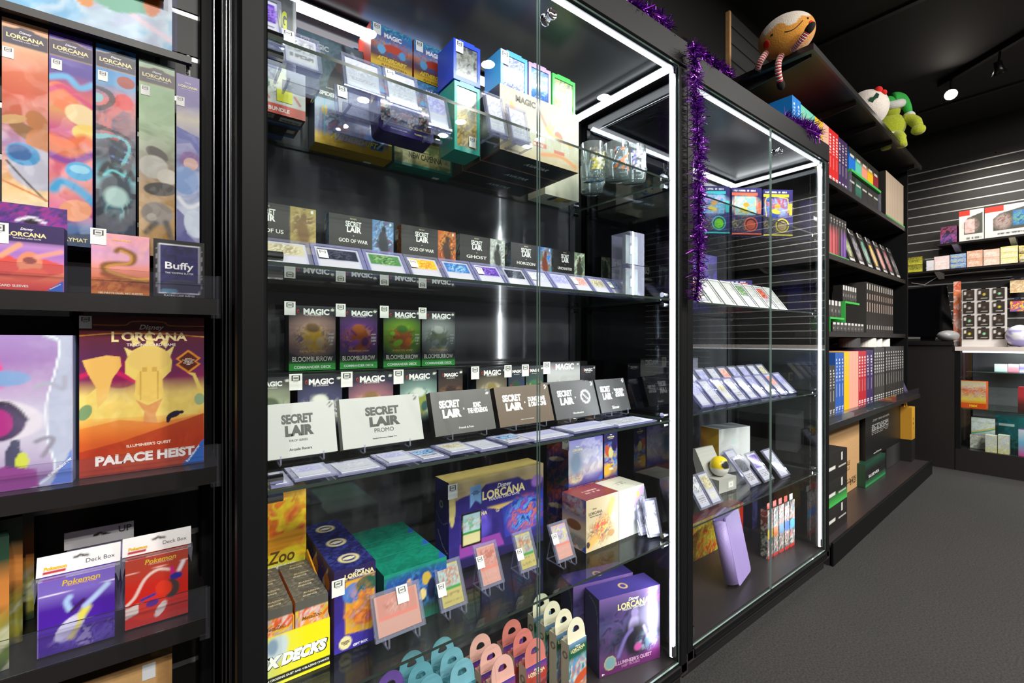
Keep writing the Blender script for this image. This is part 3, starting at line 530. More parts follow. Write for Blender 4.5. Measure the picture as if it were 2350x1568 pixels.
ph = [('g', '#a8321e', '#b03a20', '#c8501e', '#e89a40', '#f0d070', '#f2d878', '#8a2a5a', '#5c2452', '#5a2040', '#661c2a', '#5e1c2c'),
      ('m', 3, 3, .35, ['#5a1c4a', '#7a1c50', '#4a2058', '#8c1a4a'], (.5, .62, .5, .16)), ('e', .3, .63, .1, .09, 0, '#8a1250'), ('s', [(.0, .62), (.2, .66), (.42, .58)], .02, '#c81a5a'),
      ('p', [(.02, .36), (.05, .5), (.14, .56), (.19, .42), (.28, .4), (.4, .44), (.43, .58), (.34, .63), (.34, .71), (.4, .78), (.5, .82), (.53, .85), (.56, .82), (.66, .78), (.72, .71), (.71, .64), (.63, .58), (.66, .46), (.78, .42), (.9, .44), (.95, .5), (.9, .6), (.84, .63), (.92, .62), (.99, .5), (.97, .38), (.94, .34)], '#ecd06c'),
      ('p', [(.02, .72), (.2, .75), (.3, .74), (.31, .68), (.24, .6), (.2, .48), (.13, .42), (.12, .55), (.06, .64)], '#eab860'), ('p', [(.4, .8), (.38, .88), (.46, .83)], '#f0d884'), ('p', [(.62, .83), (.7, .88), (.67, .79)], '#f0d884'), ('p', [(.5, .82), (.53, .92), (.57, .82)], '#f0d884'), ('p', [(.36, .74), (.33, .8), (.41, .77)], '#f0d884'), ('p', [(.67, .77), (.74, .81), (.7, .73)], '#f0d884'),
      ('e', .53, .72, .11, .08, 0, '#e6c66c'), ('e', .53, .56, .07, .12, 0, '#e8c464'), ('s', [(.46, .64), (.46, .46)], .006, '#c49a44'), ('s', [(.6, .64), (.6, .46)], .006, '#c49a44'), ('r', .47, .64, .51, .67, '#d0a850'), ('r', .55, .64, .59, .67, '#d0a850'),
      ('p', [(.42, .46), (.52, .42), (.64, .46), (.58, .36), (.6, .3), (.48, .3), (.49, .38)], '#d88a58'), ('m', 6, 7, .22, ['#f4e090', '#e8c060', '#f0d070'], (.5, .42, .5, .16)), ('e', .04, .4, .03, .05, -20, '#7c9a6a'), ('e', .96, .44, .03, .04, 0, '#9cb486'),
      ('p', [(0, .3), (.3, .34), (.6, .3), (1, .34), (1, 0), (0, 0)], '#d8682a', .6), ('p', [(1, .34), (.7, .28), (.3, .2), (0, .16), (0, 0), (1, 0)], '#a8301e', .85), ('m', 14, 5, .25, ['#9a2c1c', '#b8401e', '#c85a28'], (.5, .1, .6, .16)),
      ('s', [(0, .872), (.2, .885), (.36, .887), (.66, .887), (.8, .88), (1, .868)], .005, '#e89a34'), ('s', [(.1, .94), (.33, .94), (.4, .965), (.64, .965), (.71, .94), (1, .94)], .004, '#e8883a'),
      ('p', [(.75, .72), (.86, .78), (.97, .72), (.93, .70), (.97, .68), (.86, .62), (.75, .68), (.79, .70)], '#e8902c'), ('p', [(.775, .718), (.86, .765), (.945, .718), (.91, .70), (.945, .682), (.86, .635), (.775, .682), (.81, .70)], '#5a2018'),
      ('e', .74, .35, .035, .02, 25, '#241c34'), ('e', .69, .325, .012, .03, -10, '#241c34'), ('e', .8, .36, .012, .012, 0, '#241c34'), ('p', [(.8, 0), (1, 0), (1, .165)], '#1c6ac8')]
box('game_box', 'upright maroon game box with a golden palace on the middle clear-lipped shelf', 'box', -0.1186, 0.0462, .993, z2, 0.262, 0.06, {'front': ph, 'side': '#5a1c2a', 'top': '#5e1c2c', 'right': '#c8a8b8'},
    [('Disney', .55, .925, .2, '#f4efe6', dict(shear=.25)), ('L', .262, .866, .055, '#ecd8a0', dict(bold=.04, h=.066)), ('ORCANA', .58, .868, .54, '#ecd8a0', dict(bold=.035, h=.056)), ('TRADING CARD GAME', .55, .815, .4, '#f4e8e0'), ("ILLUMINEER'S QUEST", .53, .168, .36, '#f4e8dc', dict(rot=.02)), ('PALACE HEIST', .515, .092, .8, '#fbf6ee', dict(bold=.05, h=.062)), ('Ravensburger', .905, .072, .2, '#ffffff', dict(rot=.98)), ("JAFAR'S\nTAKEN OVER!\nTEAM UP\nTO DEFEAT\nHIM!", .86, .70, .11, '#f4e4d4', dict(lines=.9))], res=0.0013, stick=(.045, .955, .015))
# third shelf
z3 = H0 - 0.482
def deck_pack(lab, xa, xb, y, col, art, hdr=0.03, tilt=0.03):
    w = xb - xa; r = box('deck_box_pack', lab, 'deck box', xa, xb, y, z3, 0.112, 0.055, {'front': art, 'side': col, 'top': col}, [('Pokemon', .55, .93, .5, '#d8b83a', dict(shear=.15)), ('TRADING CARD GAME', .55, .885, .4, '#d8a0a0')], res=0.002, m=GLOSSP, group='deck box packs with white headers', tilt=tilt)
    V, Fc, C = carton(w * 1.12, 0.003, hdr, {'side': '#e4e2e2', 'front': [('g', '#e6e4e4', '#efeeee'), ('p', [(.42, .62), (.47, .62), (.5, .7), (.53, .62), (.62, .6), (.6, .72), (.54, .74), (.5, .82), (.47, .74), (.4, .72)], '#2a2624'), ('r', .08, .12, .34, .24, '#b0283a')]}, 0.002)
    h = ob('header_card', mesh('header_card', V, Fc, PRINT, C), r, loc=(0, 0.02, 0.113)); h.rotation_euler = (-0.25, 0, 0)
    letter(h, 'Pokemon', w * .24, hdr * .36, w * .3, '#d8b01c', size=(w * 1.12, 0, hdr), bold=.06, shear=.1)
    letter(h, 'Deck Box', w * .84, hdr * .38, w * .4, '#4a4a4c', size=(w * 1.12, 0, hdr), bold=0)
    MB().prism([(-w / 2 - 0.004, 0.08), (-w / 2 - 0.007, 0.112), (w / 2 + 0.007, 0.112), (w / 2 + 0.005, 0.085), (w / 2 + 0.001, 0.1), (-w / 2 - 0.001, 0.1)], 0.004, 0.03).build('clear_wrap', ACRY, r)
    return r
deck_pack('violet deck box pack with a white header behind the lowest clear lip', -0.1624, -0.0745, .973, '#6a4cb4', [('g', '#3c1c84', '#4a2098', '#4c1fa4', '#4a1f9c', '#7c66c0', '#7460bc'), ('s', [(0, .8), (1, .82)], .006, '#e8e0f4'), ('e', .42, .3, .1, .2, -35, '#b8b4dc'), ('s', [(.62, .52), (.5, .35), (.42, .18)], .07, '#e6dc58'), ('e', .36, .3, .08, .17, -35, '#d4d0ee'), ('s', [(.4, .55), (.36, .66), (.4, .72)], .05, '#a8c4f0'), ('s', [(.6, .55), (.75, .66), (.9, .78)], .05, '#b4c8f4'), ('s', [(.42, .52), (.58, .64)], .03, '#3a1c4a'), ('m', 6, 6, .4, ['#5a3aa8', '#7a6ac8', '#3a2a80', '#c8c0e4'], (.65, .14, .4, .16)), ('r', 0, 0, .02, 1, '#8a76c8')])
deck_pack('scarlet deck box pack with a white header, beside the violet pack', -0.0622, 0.0225, .981, '#c03a30', [('g', '#c8241c', '#d8281a', '#d02418', '#cc2a20', '#b8402e', '#b04434'), ('s', [(0, .8), (1, .84)], .006, '#f0b8b0'), ('s', [(.02, .35), (.15, .45), (.3, .68), (.5, .78), (.7, .74)], .03, '#f0d0c8'), ('s', [(.85, .7), (.92, .82)], .04, '#f0e6ee'), ('s', [(.78, .6), (.72, .76)], .035, '#d81a8a'), ('e', .8, .62, .08, .05, 0, '#2c2e96'), ('e', .7, .45, .12, .14, 0, '#4a3c3a'), ('e', .6, .48, .1, .12, 20, '#e03a22'), ('e', .38, .25, .22, .16, 25, '#e0301e'), ('e', .42, .3, .08, .05, 10, '#5a2090'), ('s', [(.25, .38), (.45, .42)], .03, '#2a3a9c'), ('p', [(0, .15), (.2, .2), (.2, .34), (0, .3)], '#f0dcd4'), ('e', .55, .18, .05, .12, -30, '#ecd8d0')])
r = box('deck_box_pack', 'pale deck box pack with a white header, behind the violet and scarlet packs', 'deck box', -0.145, -0.06, 1.065, z3, 0.118, 0.05, {'side': '#8a80a8'}, m=GLOSSP, group='deck box packs with white headers')
V, Fc, C = carton(0.092, 0.003, 0.03, {'side': '#e4e2e2', 'front': [('g', '#e6e4e4', '#efeeee'), ('p', [(.4, .5), (.47, .5), (.5, .6), (.53, .5), (.66, .5), (.6, .62), (.5, .72), (.4, .62)], '#2a2624')]}, 0.002)
h = ob('header_card', mesh('header_card', V, Fc, PRINT, C), r, loc=(0, 0.02, 0.119)); letter(h, 'UP', .08, .02, .018, '#5a5a5a', size=(.092, 0, .03))
for k in range(3):
    box('binder_box', ['front dark green and orange striped box of the slanted group on the bottom lipped shelf', 'middle dark green and orange striped box of the slanted group on the bottom lipped shelf', 'rear dark green and orange striped box of the slanted group on the bottom lipped shelf'][k], 'box', -0.265, -0.190, .965 + .075 * k, z3, 0.195 + 0.005 * k, 0.03,
        {'front': [('g', '#1c3020', '#8a9a3a', '#3a4a20', '#c07a38', '#b87434', '#1c3a28', '#152a20'), ('m', 3 + k, 4, .5, ['#1f3a24', '#c8b848', '#e8e4c8', '#3a5a2a'], (.3, .2, .5, .3))], 'right': [('g', '#10140f', '#2a3a18', '#b87a3c', '#c08040', '#1c3a28', '#162a20')], 'side': '#152a20'}, rz=0.25, res=0.004, group='striped binder boxes')
b = box('shipping_carton', 'plain brown shipping carton on the base under the bottom lipped shelf', 'carton', -0.30, 0.0, 1.0, 0.122, 0.375, 0.17, {'side': '#b48a58', 'front': [('g', '#a87e4c', '#b8905c'), ('r', .93, 0, 1, 1, '#a47a48')], 'top': '#b08654'}, m=CARDB)
V, Fc, C = carton(0.018, 0.001, 0.026, {'side': '#c8ccd0'}, 1); ob('packing_tape', mesh('packing_tape', V, Fc, PRINT, C), b, loc=(0.118, -0.001, 0.35))
# ---------------------------------------------------------------- goods in the first lit cabinet
def slab(lab, x, y, z, w, h, art, tilt=0.5, rz=0.0, group=None, stick=None, name='card_slab', m=None, th=0.008, rim=0.007, cardw=None):
    """card sealed in a clear rigid case, leaning back"""
    b = MB().box(-w / 2, 0, 0, w / 2, th, rim).box(-w / 2, 0, h - rim, w / 2, th, h).box(-w / 2, 0, rim, -w / 2 + rim, th, h - rim).box(w / 2 - rim, 0, rim, w / 2, th, h - rim)
    o = b.build(name, m or ACRY); o['label'] = lab; o['category'] = 'card case'
    if group: o['group'] = group
    V, Fc, C = carton(w - 2 * rim, th * 0.4, h - 2 * rim, {'front': art, 'side': '#d8d8e4'}, 0.003)
    ob('card', mesh('card', V, Fc, GLOSSP, C), o, loc=(0, th * 0.3, rim))
    o.location = (x, y, z + th * math.sin(max(tilt, 0)) + 0.001); o.rotation_euler = (-tilt, 0, rz)
    if stick: sticker(o, stick[0] * w, stick[1] * h, (w, th, h), stick[2])
    return o
RD = random.Random(7)
def cardart(kind, seed):
    r = random.Random(seed); pal = {'white': ['#aeaebe', '#c0c0cc', '#9a9cb0'], 'lilac': ['#9a9ac4', '#8a8abc', '#b4b4d4'], 'blue': ['#3a6ab0', '#8ab8dc', '#1c3460'], 'gold': ['#d8a82c', '#c87a2a', '#e8c85a'], 'violet': ['#5a3aa0', '#8a6ac8', '#3a2a6a'], 'green': ['#4a7a4a', '#8aa870', '#2c4a34'], 'pink': ['#d89a94', '#c87a74', '#e8c0b8'], 'grey': ['#9a9aa4', '#c4c4cc', '#6a6a74'], 'dark': ['#2a2c3a', '#4a4c5c', '#1a1c26'], 'red': ['#b83a30', '#d87a5a', '#7a2420'], 'cream': ['#b8b094', '#8a8064', '#ccc8b0']}[kind]
    return [('g', '#a8a8bc', '#b4b4c4'), ('r', .07, .46, .93, .93, pal[0]), ('m', seed % 50, 7, .85, pal + [pal[1]], (.5, .7, .42, .26)), ('r', 0, .93, 1, 1, '#b0b0c0'), ('r', .07, .1, .93, .42, '#b6b4c0'), ('l', .12, .14, .88, .38, 5, pal[2])]
sA, sB, sC, sD, sE = S_TOP
# -- top shelf, stacked bundles at the rear
def art_scene(seed, cols, bg): return [('g',) + tuple(bg), ('m', seed, 5, .75, cols, None), ('m', seed + 4, 9, .4, cols[::-1], (.5, .5, .4, .35))]
b = box('game_box', 'tall orange and blue box reaching the cabinet roof by its front post', 'box', .125, X(663, 1.12), 1.12, sA, .31, .09, {'front': [('g', '#2a4a8a', '#3a6ab0', '#5a8ac8', '#d87a4a', '#e8703a', '#e88a4a', '#e8783c'), ('e', .3, .92, .1, .06, -20, '#5a5a5a'), ('e', .85, .68, .12, .08, 0, '#4a86c4'), ('m', 5, 6, .3, ['#e8884a', '#d8663a', '#4a7ab8'], None)], 'side': '#2a4a8a'})
b = box('magazine_box', 'black magazine box with big yellow letters beneath the orange and blue box', 'box', .135, X(688, 1.04), 1.075, sA + .1015, .155, .045, {'front': [('g', '#3a3a3c', '#5a5c5e', '#6a6c6a', '#4a4c4e'), ('r', .93, 0, 1, 1, '#d4d4d8'), ('m', 6, 5, .3, ['#3a3c3e', '#7a7c78'], None)], 'side': '#c8c8cc'}, [('AMAZING', .36, .68, .82, '#e2e838', dict(bold=.05, h=.26)), ('TALES', .66, .42, .3, '#e2e838', dict(bold=.04))])
und = [('g', '#5a1a1c', '#4a1618'), ('r', 0, 0, 1, .26, '#2a6aa8'), ('r', .1, .5, .45, .86, '#b8b0a8'), ('r', .56, .42, .96, .8, '#d8d4ce'), ('l', .12, .52, .43, .84, 4, '#2a2422'), ('l', .6, .45, .93, .62, 3, '#3a3a3a')]
white = [('g', '#e0ded8', '#d8d6d0', '#c8c8c0', '#b8bab0', '#d0d2d6'), ('r', 0, 0, 1, .2, '#d8503c'), ('m', 9, 5, .6, ['#4a4a44', '#d8d6ce', '#e4e2da', '#3a5a4a', '#e8e6e0'], (.45, .65, .4, .3)), ('e', .55, .75, .1, .16, 30, '#d8d4c4'), ('e', .3, .6, .06, .1, 0, '#3a6a50'), ('s', [(.1, .35), (.25, .42), (.35, .3)], .03, '#c84a38'), ('s', [(.8, .45), (.9, .3)], .035, '#c84a38')]
xb = X(701, 1.07)
b = box('gift_bundle', 'white and coral bundle box with a yellow price tag on the top glass shelf', 'box', .125, xb, 1.07, sA, .1, .054, {'front': white, 'bottom': und, 'side': '#8a8c88'}, [('FT BUNDLE', (X(632, 1.07) - .125) / (xb - .125), .1, (X(664, 1.07) - X(597, 1.07)) / (xb - .125), '#fff4ee', dict(bold=.03))], res=.0025)
V, Fc, C = carton(.03, .0008, .026, {'side': '#e4e01c'}, 1); ob('yellow_tag', mesh('yellow_tag', V, Fc, PRINT, C), b, loc=(.013, -.001, .028))
box('gift_bundle', 'maroon based bundle box hidden behind the white and coral bundle', 'box', .125, xb - .002, 1.127, sA, .1, .054, {'bottom': und, 'side': '#3a3a3c'})
y0 = 1.165
aeth = [('g', '#c89a14', '#e0b01c', '#5a6a9a', '#6a7aa8', '#7a90b0', '#a0b4c8', '#90a8c4'), ('m', 31, 5, .5, ['#5a6a9c', '#8a9cc0', '#c86a3a', '#4a5a80', '#d8d8e0'], (.5, .6, .9, .5)), ('e', .75, .3, .25, .16, -30, '#2a6ac0'), ('e', .8, .28, .14, .08, -20, '#182a54'), ('s', [(.8, .2), (.98, .55)], .03, '#b8d8e8'), ('r', 0, 0, 1, .14, '#dcae18'), ('r', .95, 0, 1, 1, '#e0b41c'), ('e', .35, .42, .12, .1, 10, '#c85a2a'), ('e', .12, .75, .06, .1, 0, '#e0b82a'), ('s', [(.12, .2), (.12, 1)], .012, '#3ab0c8')]
b = box('gift_bundle', 'large bundle box with a mustard yellow base and racing scene on the top glass shelf', 'box', X(722, y0), X(899, y0), y0, sA, .112, .058, {'front': aeth, 'bottom': [('g', '#c8980c', '#b88a0a')], 'left': '#4a5a6a', 'side': '#3a4a5a'}, [('AETHERDRIFT', .5, .24, .62, '#f0d428', dict(shear=.35, bold=.04, h=.13)), ('GIFT BUNDLE 9 PLAY BOOSTERS', .3, .5, .3, '#5a5a5a', dict(face='bottom'))], res=.0025, stick=(.75, .2, .02, 'bottom'))
box('game_box', 'teal grey box with a masked climber picture, standing on the mustard based bundle', 'box', X(682, 1.172), X(846, 1.172), 1.172, sA + .1135, .152, .05, {'front': [('g', '#4a4a54', '#5a6068', '#70848c', '#6e8a96', '#64828e'), ('m', 41, 4, .5, ['#5a7480', '#7a929c', '#4a5a64'], None), ('e', .55, .42, .12, .3, -25, '#3a3036'), ('e', .58, .6, .07, .1, 0, '#6a4a44'), ('s', [(.62, .95), (.75, .6), (.98, .5)], .05, '#2a3038'), ('s', [(.75, .9), (.98, .62)], .03, '#c8d0d4'), ('s', [(.7, .5), (.85, .3)], .06, '#3a6aa0')], 'side': '#c83a28'},
    [('MAGIC', .27, .82, .3, '#e8eef0', dict(bold=.04)), ('THE GATHERING', .27, .74, .2, '#d8e0e4'), ("MARVEL'S", .44, .2, .12, '#e8e8e8'), ('SPIDER-MAN', .5, .1, .42, '#f0f0f0', dict(bold=.05))], res=.003, stick=(.1, .8, .02))
small = [('g', '#e0b018', '#d8a414', '#6a3a3a', '#4a4a6a', '#c86a3a', '#7a8ab0', '#3a6ab0', '#3a7ab8', '#4a90c0'), ('m', 22, 6, .5, ['#3a6ab0', '#c8502a', '#2a4a7a', '#e8a060', '#6a9ac8'], (.5, .55, .5, .35)), ('e', .52, .5, .26, .1, 5, '#c8442a'), ('e', .25, .42, .1, .11, 0, '#6ab0e0'), ('e', .75, .42, .09, .1, 0, '#5aa0d8'), ('r', 0, 0, 1, .12, '#e6b81a'), ('m', 5, 14, .6, ['#3a8ab8', '#1c3a6a', '#6ac0c8', '#2a5aa0'], (.5, .95, .8, .12))]
cap = [('g', '#1a7a6a', '#b8a860', '#d8c890', '#8a9a5a', '#c8b878', '#3a6a4a', '#2a6a50'), ('m', 17, 4, .45, ['#c8b474', '#e0d4a0', '#7a8a4a', '#3a6a4a'], None), ('s', [(0, .55), (.5, .3), (1, .2)], .05, '#d8cc98'), ('r', .93, 0, 1, 1, '#1a8a74'), ('r', 0, 0, 1, .06, '#1a7e6c')]
yc = 1.172
box('gift_bundle', 'teal edged bundle box with gold lettering, touching the mustard based bundle', 'box', X(905, yc), X(1043, yc), yc, sA, .108, .055, {'front': cap, 'bottom': '#0d7a66', 'side': '#12806c'}, [('STREETS OF', .5, .42, .16, '#2a3a1c'), ('NEW CAPENNA', .5, .3, .55, '#4a4a24', dict(bold=.03, h=.16)), ('Gathering', .12, .6, .1, '#a8d8cc', dict(face='bottom', shear=.2))], res=.003, stick=(.78, .35, .02, 'bottom'))
ya = 1.115
for k, (ua, ub, zz, lab) in enumerate(((851, 946, .692, 'blue racing booster box with a yellow base, upper one beside the masked climber box'), (950, 1036, .692, 'blue racing booster box with a yellow base, beside the royal blue deck box'), (851, 946, .5855, 'blue racing booster box, lower box beneath the first of the upper pair'), (950, 1036, .5855, 'blue racing booster box, lower box behind the acrylic cases and beside the teal deck box'))):
    box('booster_box', lab, 'box', X(ua, ya), X(ub, ya), ya, H0 + zz + .001, .1045, .095, {'front': small, 'left': '#c8402a', 'right': '#2a4a8a', 'side': '#2a5a9a', 'bottom': '#a88414'}, [('MAGIC', .52, .78, .42, '#f0f0f4', dict(bold=.04)), ('AETHERDRIFT', .5, .2, .72, '#f0d02a', dict(shear=.35, bold=.04, h=.1)), ('PLAY BOOSTERS 6', .55, .05, .6, '#7a5a10')], res=.0025, stick=(.14, .86, .02) if k < 2 else None, group='racing booster boxes')
tx0, tx1 = X(870, 1.025), X(996, 1.025)
# rounded tin
def tin(lab, x0, x1, y, z, h, d):
    w = x1 - x0; P = []
    for (cx, cz, a0) in ((w / 2 - .012, h - .012, 0), (-w / 2 + .012, h - .012, 90), (-w / 2 + .012, .012, 180), (w / 2 - .012, .012, 270)):
        for k in range(5): a = math.radians(a0 + k * 22.5); P.append((cx + .012 * math.cos(a), cz + .012 * math.sin(a)))
    o = MB().prism(P[::-1], 0.0, d, '#3a2a7a').build('card_tin', mat('painted_tin', '#33266e', .2, .3)); o['label'] = lab; o['category'] = 'tin'
    o.location = ((x0 + x1) / 2, y, z + d * math.sin(.16) + .001); o.rotation_euler = (-.16, 0, 0)
    V, Fc, C = carton(w - .012, .0012, h - .03, {'front': [('g', '#4a3a8a', '#3a3a3a', '#5a5a4a', '#3a4a3c', '#4a4a44'), ('m', 13, 6, .7, ['#2e3a30', '#c84a5a', '#d8d8c8', '#4a4a6a', '#2a2a2a'], None), ('r', 0, 0, 1, .02, '#a8a03a'), ('r', 0, .97, 1, 1, '#a8a03a')], 'side': '#2a2a2a'}, .003)
    ob('picture_panel', mesh('picture_panel', V, Fc, GLOSSP, C), o, loc=(0, -.0014, .024))
    letter(o, 'TRAINER TOOLKIT', w * .78, .013, w * .3, '#e8d878', size=(w, d, h)); letter(o, 'TRADING CARD GAME', w * .35, .012, w * .3, '#b8b0d8', size=(w, d, h)); return o
tin('dark rounded tin with a violet base band on the top glass shelf', tx0, tx1, 1.025, sA, .098, .05)
def deck_case(lab, x0, x1, y, z, h, d, col, art, rz=0.0, group='plastic deck boxes'):
    w = x1 - x0; t = .008
    dk = mat('deck_plastic_' + col.lstrip('#'), col, .35)
    b = MB().box(-w / 2, .004, 0, w / 2, d, h).box(-w / 2, 0, 0, w / 2, .0042, .012).box(-w / 2, 0, h - .010, w / 2, .0042, h).box(-w / 2, 0, .012, -w / 2 + t, .0042, h - .010).box(w / 2 - t, 0, .012, w / 2, .0042, h - .010)
    b.box(-w * .28, .0, h, w * .28, d * .9, h + .003)
    o = b.build('deck_box', dk); o['label'] = lab; o['category'] = 'deck box'; o['group'] = group
    V, Fc, C = carton(w - 2 * t, .001, h - .022, {'front': art, 'side': '#222222'}, .003); ob('window_card', mesh('window_card', V, Fc, GLOSSP, C), o, loc=(0, .0025, .012))
    o.location = ((x0 + x1) / 2, y, z + .001); o.rotation_euler = (0, 0, rz); return o
gr = lambda a, s, c: [('g',) + a, ('m', s, 7, .5, c, None)]
o = deck_case('tall teal deck box with a desert picture, beneath the royal blue deck box', X(1043, 1.0), X(1101, 1.0), 1.0, sA, .174, .078, '#2aa292', gr(('#b89a5a', '#a8884a', '#d8b878', '#5a7a9a', '#7aa0c0'), 3, ['#c8a860', '#6a5a3a', '#e0c890', '#4a6a8a']))
sticker(o, .05, .03, (.07, .078, .174), .02)
o = deck_case('royal blue deck box with a grey card window, standing on the teal deck box', X(1041, 1.0), X(1102, 1.0), 1.0, sA + .178, .102, .085, '#2a50d8', gr(('#6a6a74', '#9a9aa0', '#3a3a44', '#8a8a80', '#4a4a5c'), 5, ['#4a4a54', '#a8a89a', '#c8c8c0']))
sticker(o, .012, .085, (.07, .085, .1), .022)
# three cream fronted bundles in depth
av = [('g', '#a88a5c', '#b8ae94', '#b4ae9c', '#aea890', '#b8aa84', '#b0a078'), ('m', 4, 5, .25, ['#b8b4a0', '#a4a08c'], None), ('e', .15, .6, .05, .2, 10, '#d8902a'), ('e', .62, .62, .07, .14, -20, '#c89a6a'), ('e', .64, .7, .04, .06, 0, '#e0c0a0'), ('e', .72, .5, .1, .08, -30, '#c8503a'), ('s', [(.5, .72), (.62, .5), (.9, .42)], .04, '#d8a03a'), ('s', [(.45, .85), (.55, .62)], .05, '#8a6a5a'), ('s', [(.5, .12), (.75, .18), (.95, .08)], .05, '#c87a34'), ('r', .4, .22, .56, .3, '#b8503c'), ('r', .66, .2, .8, .27, '#b8503c')]
xa, xb = X(1147, .93), X(1328, .93)
for k in range(3):
    labs = ['wide cream bundle box with an orange robed figure under the deck boxes', 'wide dark based bundle box directly behind the front cream bundle', 'wide dark based bundle box at the rear of the three under the deck boxes'][k]
    box('gift_bundle', labs, 'box', xa, xb, .93 + .092 * k, sA, .1655, .09, {'front': av if k == 0 else '#c8c0a8', 'left': [('g', '#1c1e22', '#24262a', '#c8c8c0', '#2a2024', '#221c20'), ('e', .5, .85, .08, .06, 0, '#c83a30')], 'bottom': [('g', '#16181c', '#1c1e22'), ('s', [(0, .03), (1, .03)], .03, '#a8503c'), ('s', [(.01, 0), (.01, 1)], .03, '#a8503c'), ('s', [(.99, 0), (.99, 1)], .02, '#a8503c')], 'side': '#c8c4b8', 'top': '#d0c8b0'},
        ([('MAGIC', .3, .87, .24, '#2a2620', dict(bold=.05)), ('BUNDLE', .46, .26, .12, '#f0e4d8')] if k == 0 else []) + [('AVATAR', .55, .55, .3, '#c8ccd0', dict(face='bottom', shear=.3, bold=.03))], res=.003)
box('gift_bundle', 'cream based box with purple and gold art at the rear of the top glass shelf', 'box', .98, 1.135, 1.125, sA, .12, .09, {'bottom': [('g', '#e0dac8', '#e4decc'), ('e', .55, .75, .2, .3, 20, '#e0b020'), ('e', .35, .7, .12, .25, 0, '#3a1c4a'), ('e', .75, .8, .15, .2, 0, '#b8802a'), ('r', 0, 0, 1, .3, '#e4dfd0')], 'side': '#d8d0bc'})
zt = sA + .1662
for lab, ua, ub, col, art in (('light blue deck box with a pale dragon card window on the cream bundle', 1149, 1210, '#4aa8dc', gr(('#2a3a6a', '#b8bcd8', '#e0e4f0', '#8a90c0', '#c8ccE4'), 6, ['#c8cce4', '#7a80b8', '#f0f2fa', '#3a4a80'])), ('lilac deck box with a sea blue card window on the cream bundle', 1214, 1264, '#b89ac8', gr(('#1c3a7a', '#3a6ab0', '#6aa8d8', '#d8e4f0', '#8ab8e0'), 7, ['#3a78c0', '#1c4a90', '#a8d0ec'])), ('green deck box with a yellowish card window ending the cream bundle row', 1268, 1320, '#3cc04a', gr(('#4a4c44', '#b8bc6a', '#c8cc5a', '#d8dcd4', '#8a9088'), 8, ['#d0d84a', '#6a6c5c', '#c4c8c0']))):
    o = deck_case(lab, X(ua, .95), X(ub, .95), .95, zt, .104, .075, col, art)
    if col == '#4aa8dc': sticker(o, .012, .085, (.085, .075, .1), .026)
# acrylic cases on the top shelf
for i, (lab, u, y, w, h, kind, tl, zz) in enumerate((('violet tinted card case at the post end of the top glass shelf', 604, .90, .07, .11, 'violet', .35, .045), ('grey pictured card case on an acrylic foot above the yellow price tag', 696, .93, .072, .085, 'grey', .35, .035), ('white labelled card case in front of the masked climber box', 838, .95, .085, .086, 'white', .3, .04), ('clear upright card case under the upper booster boxes, beside the tin', 930, .945, .082, .098, 'white', .3, .03), ('narrow clear card case between the tin and the teal deck box', 1012, .965, .062, .10, 'lilac', .3, .02), ('low white card case standing before the mustard based bundle', 815, 1.09, .088, .078, 'white', .2, .045), ('tall clear card case leaning on the cream bundle beside the teal deck box', 1146, .885, .055, .11, 'white', .25, .01), ('wide white card case leaning on the middle of the cream bundle', 1198, .89, .062, .1, 'white', .25, .012))):
    s_ = slab(lab, X(u, y), y, sA + zz, w, h, cardart(kind, 40 + i), tl, group=None, stick=(.2, .8, .022) if i in (1, 3, 5) else None)
    if zz:                                            # little acrylic stand beneath, as deep as the case leans
        b = MB().box(-w * .4, -.01, 0, -w * .4 + .004, .05, .004).box(w * .4 - .004, -.01, 0, w * .4, .05, .004).box(-w * .4, .0, .0042, w * .4, .004, zz - .002).box(-w * .4, -.012, zz - .004, w * .4, .012, zz - .001).box(-w * .4, .04, .0042, w * .4, .044, zz * .7)
        o = b.build('card_easel', ACRY); o.location = (X(u, y), y, sA + .001); o['label'] = 'clear acrylic stand under the ' + ' '.join(lab.split()[:4]) ; o['category'] = 'stand'
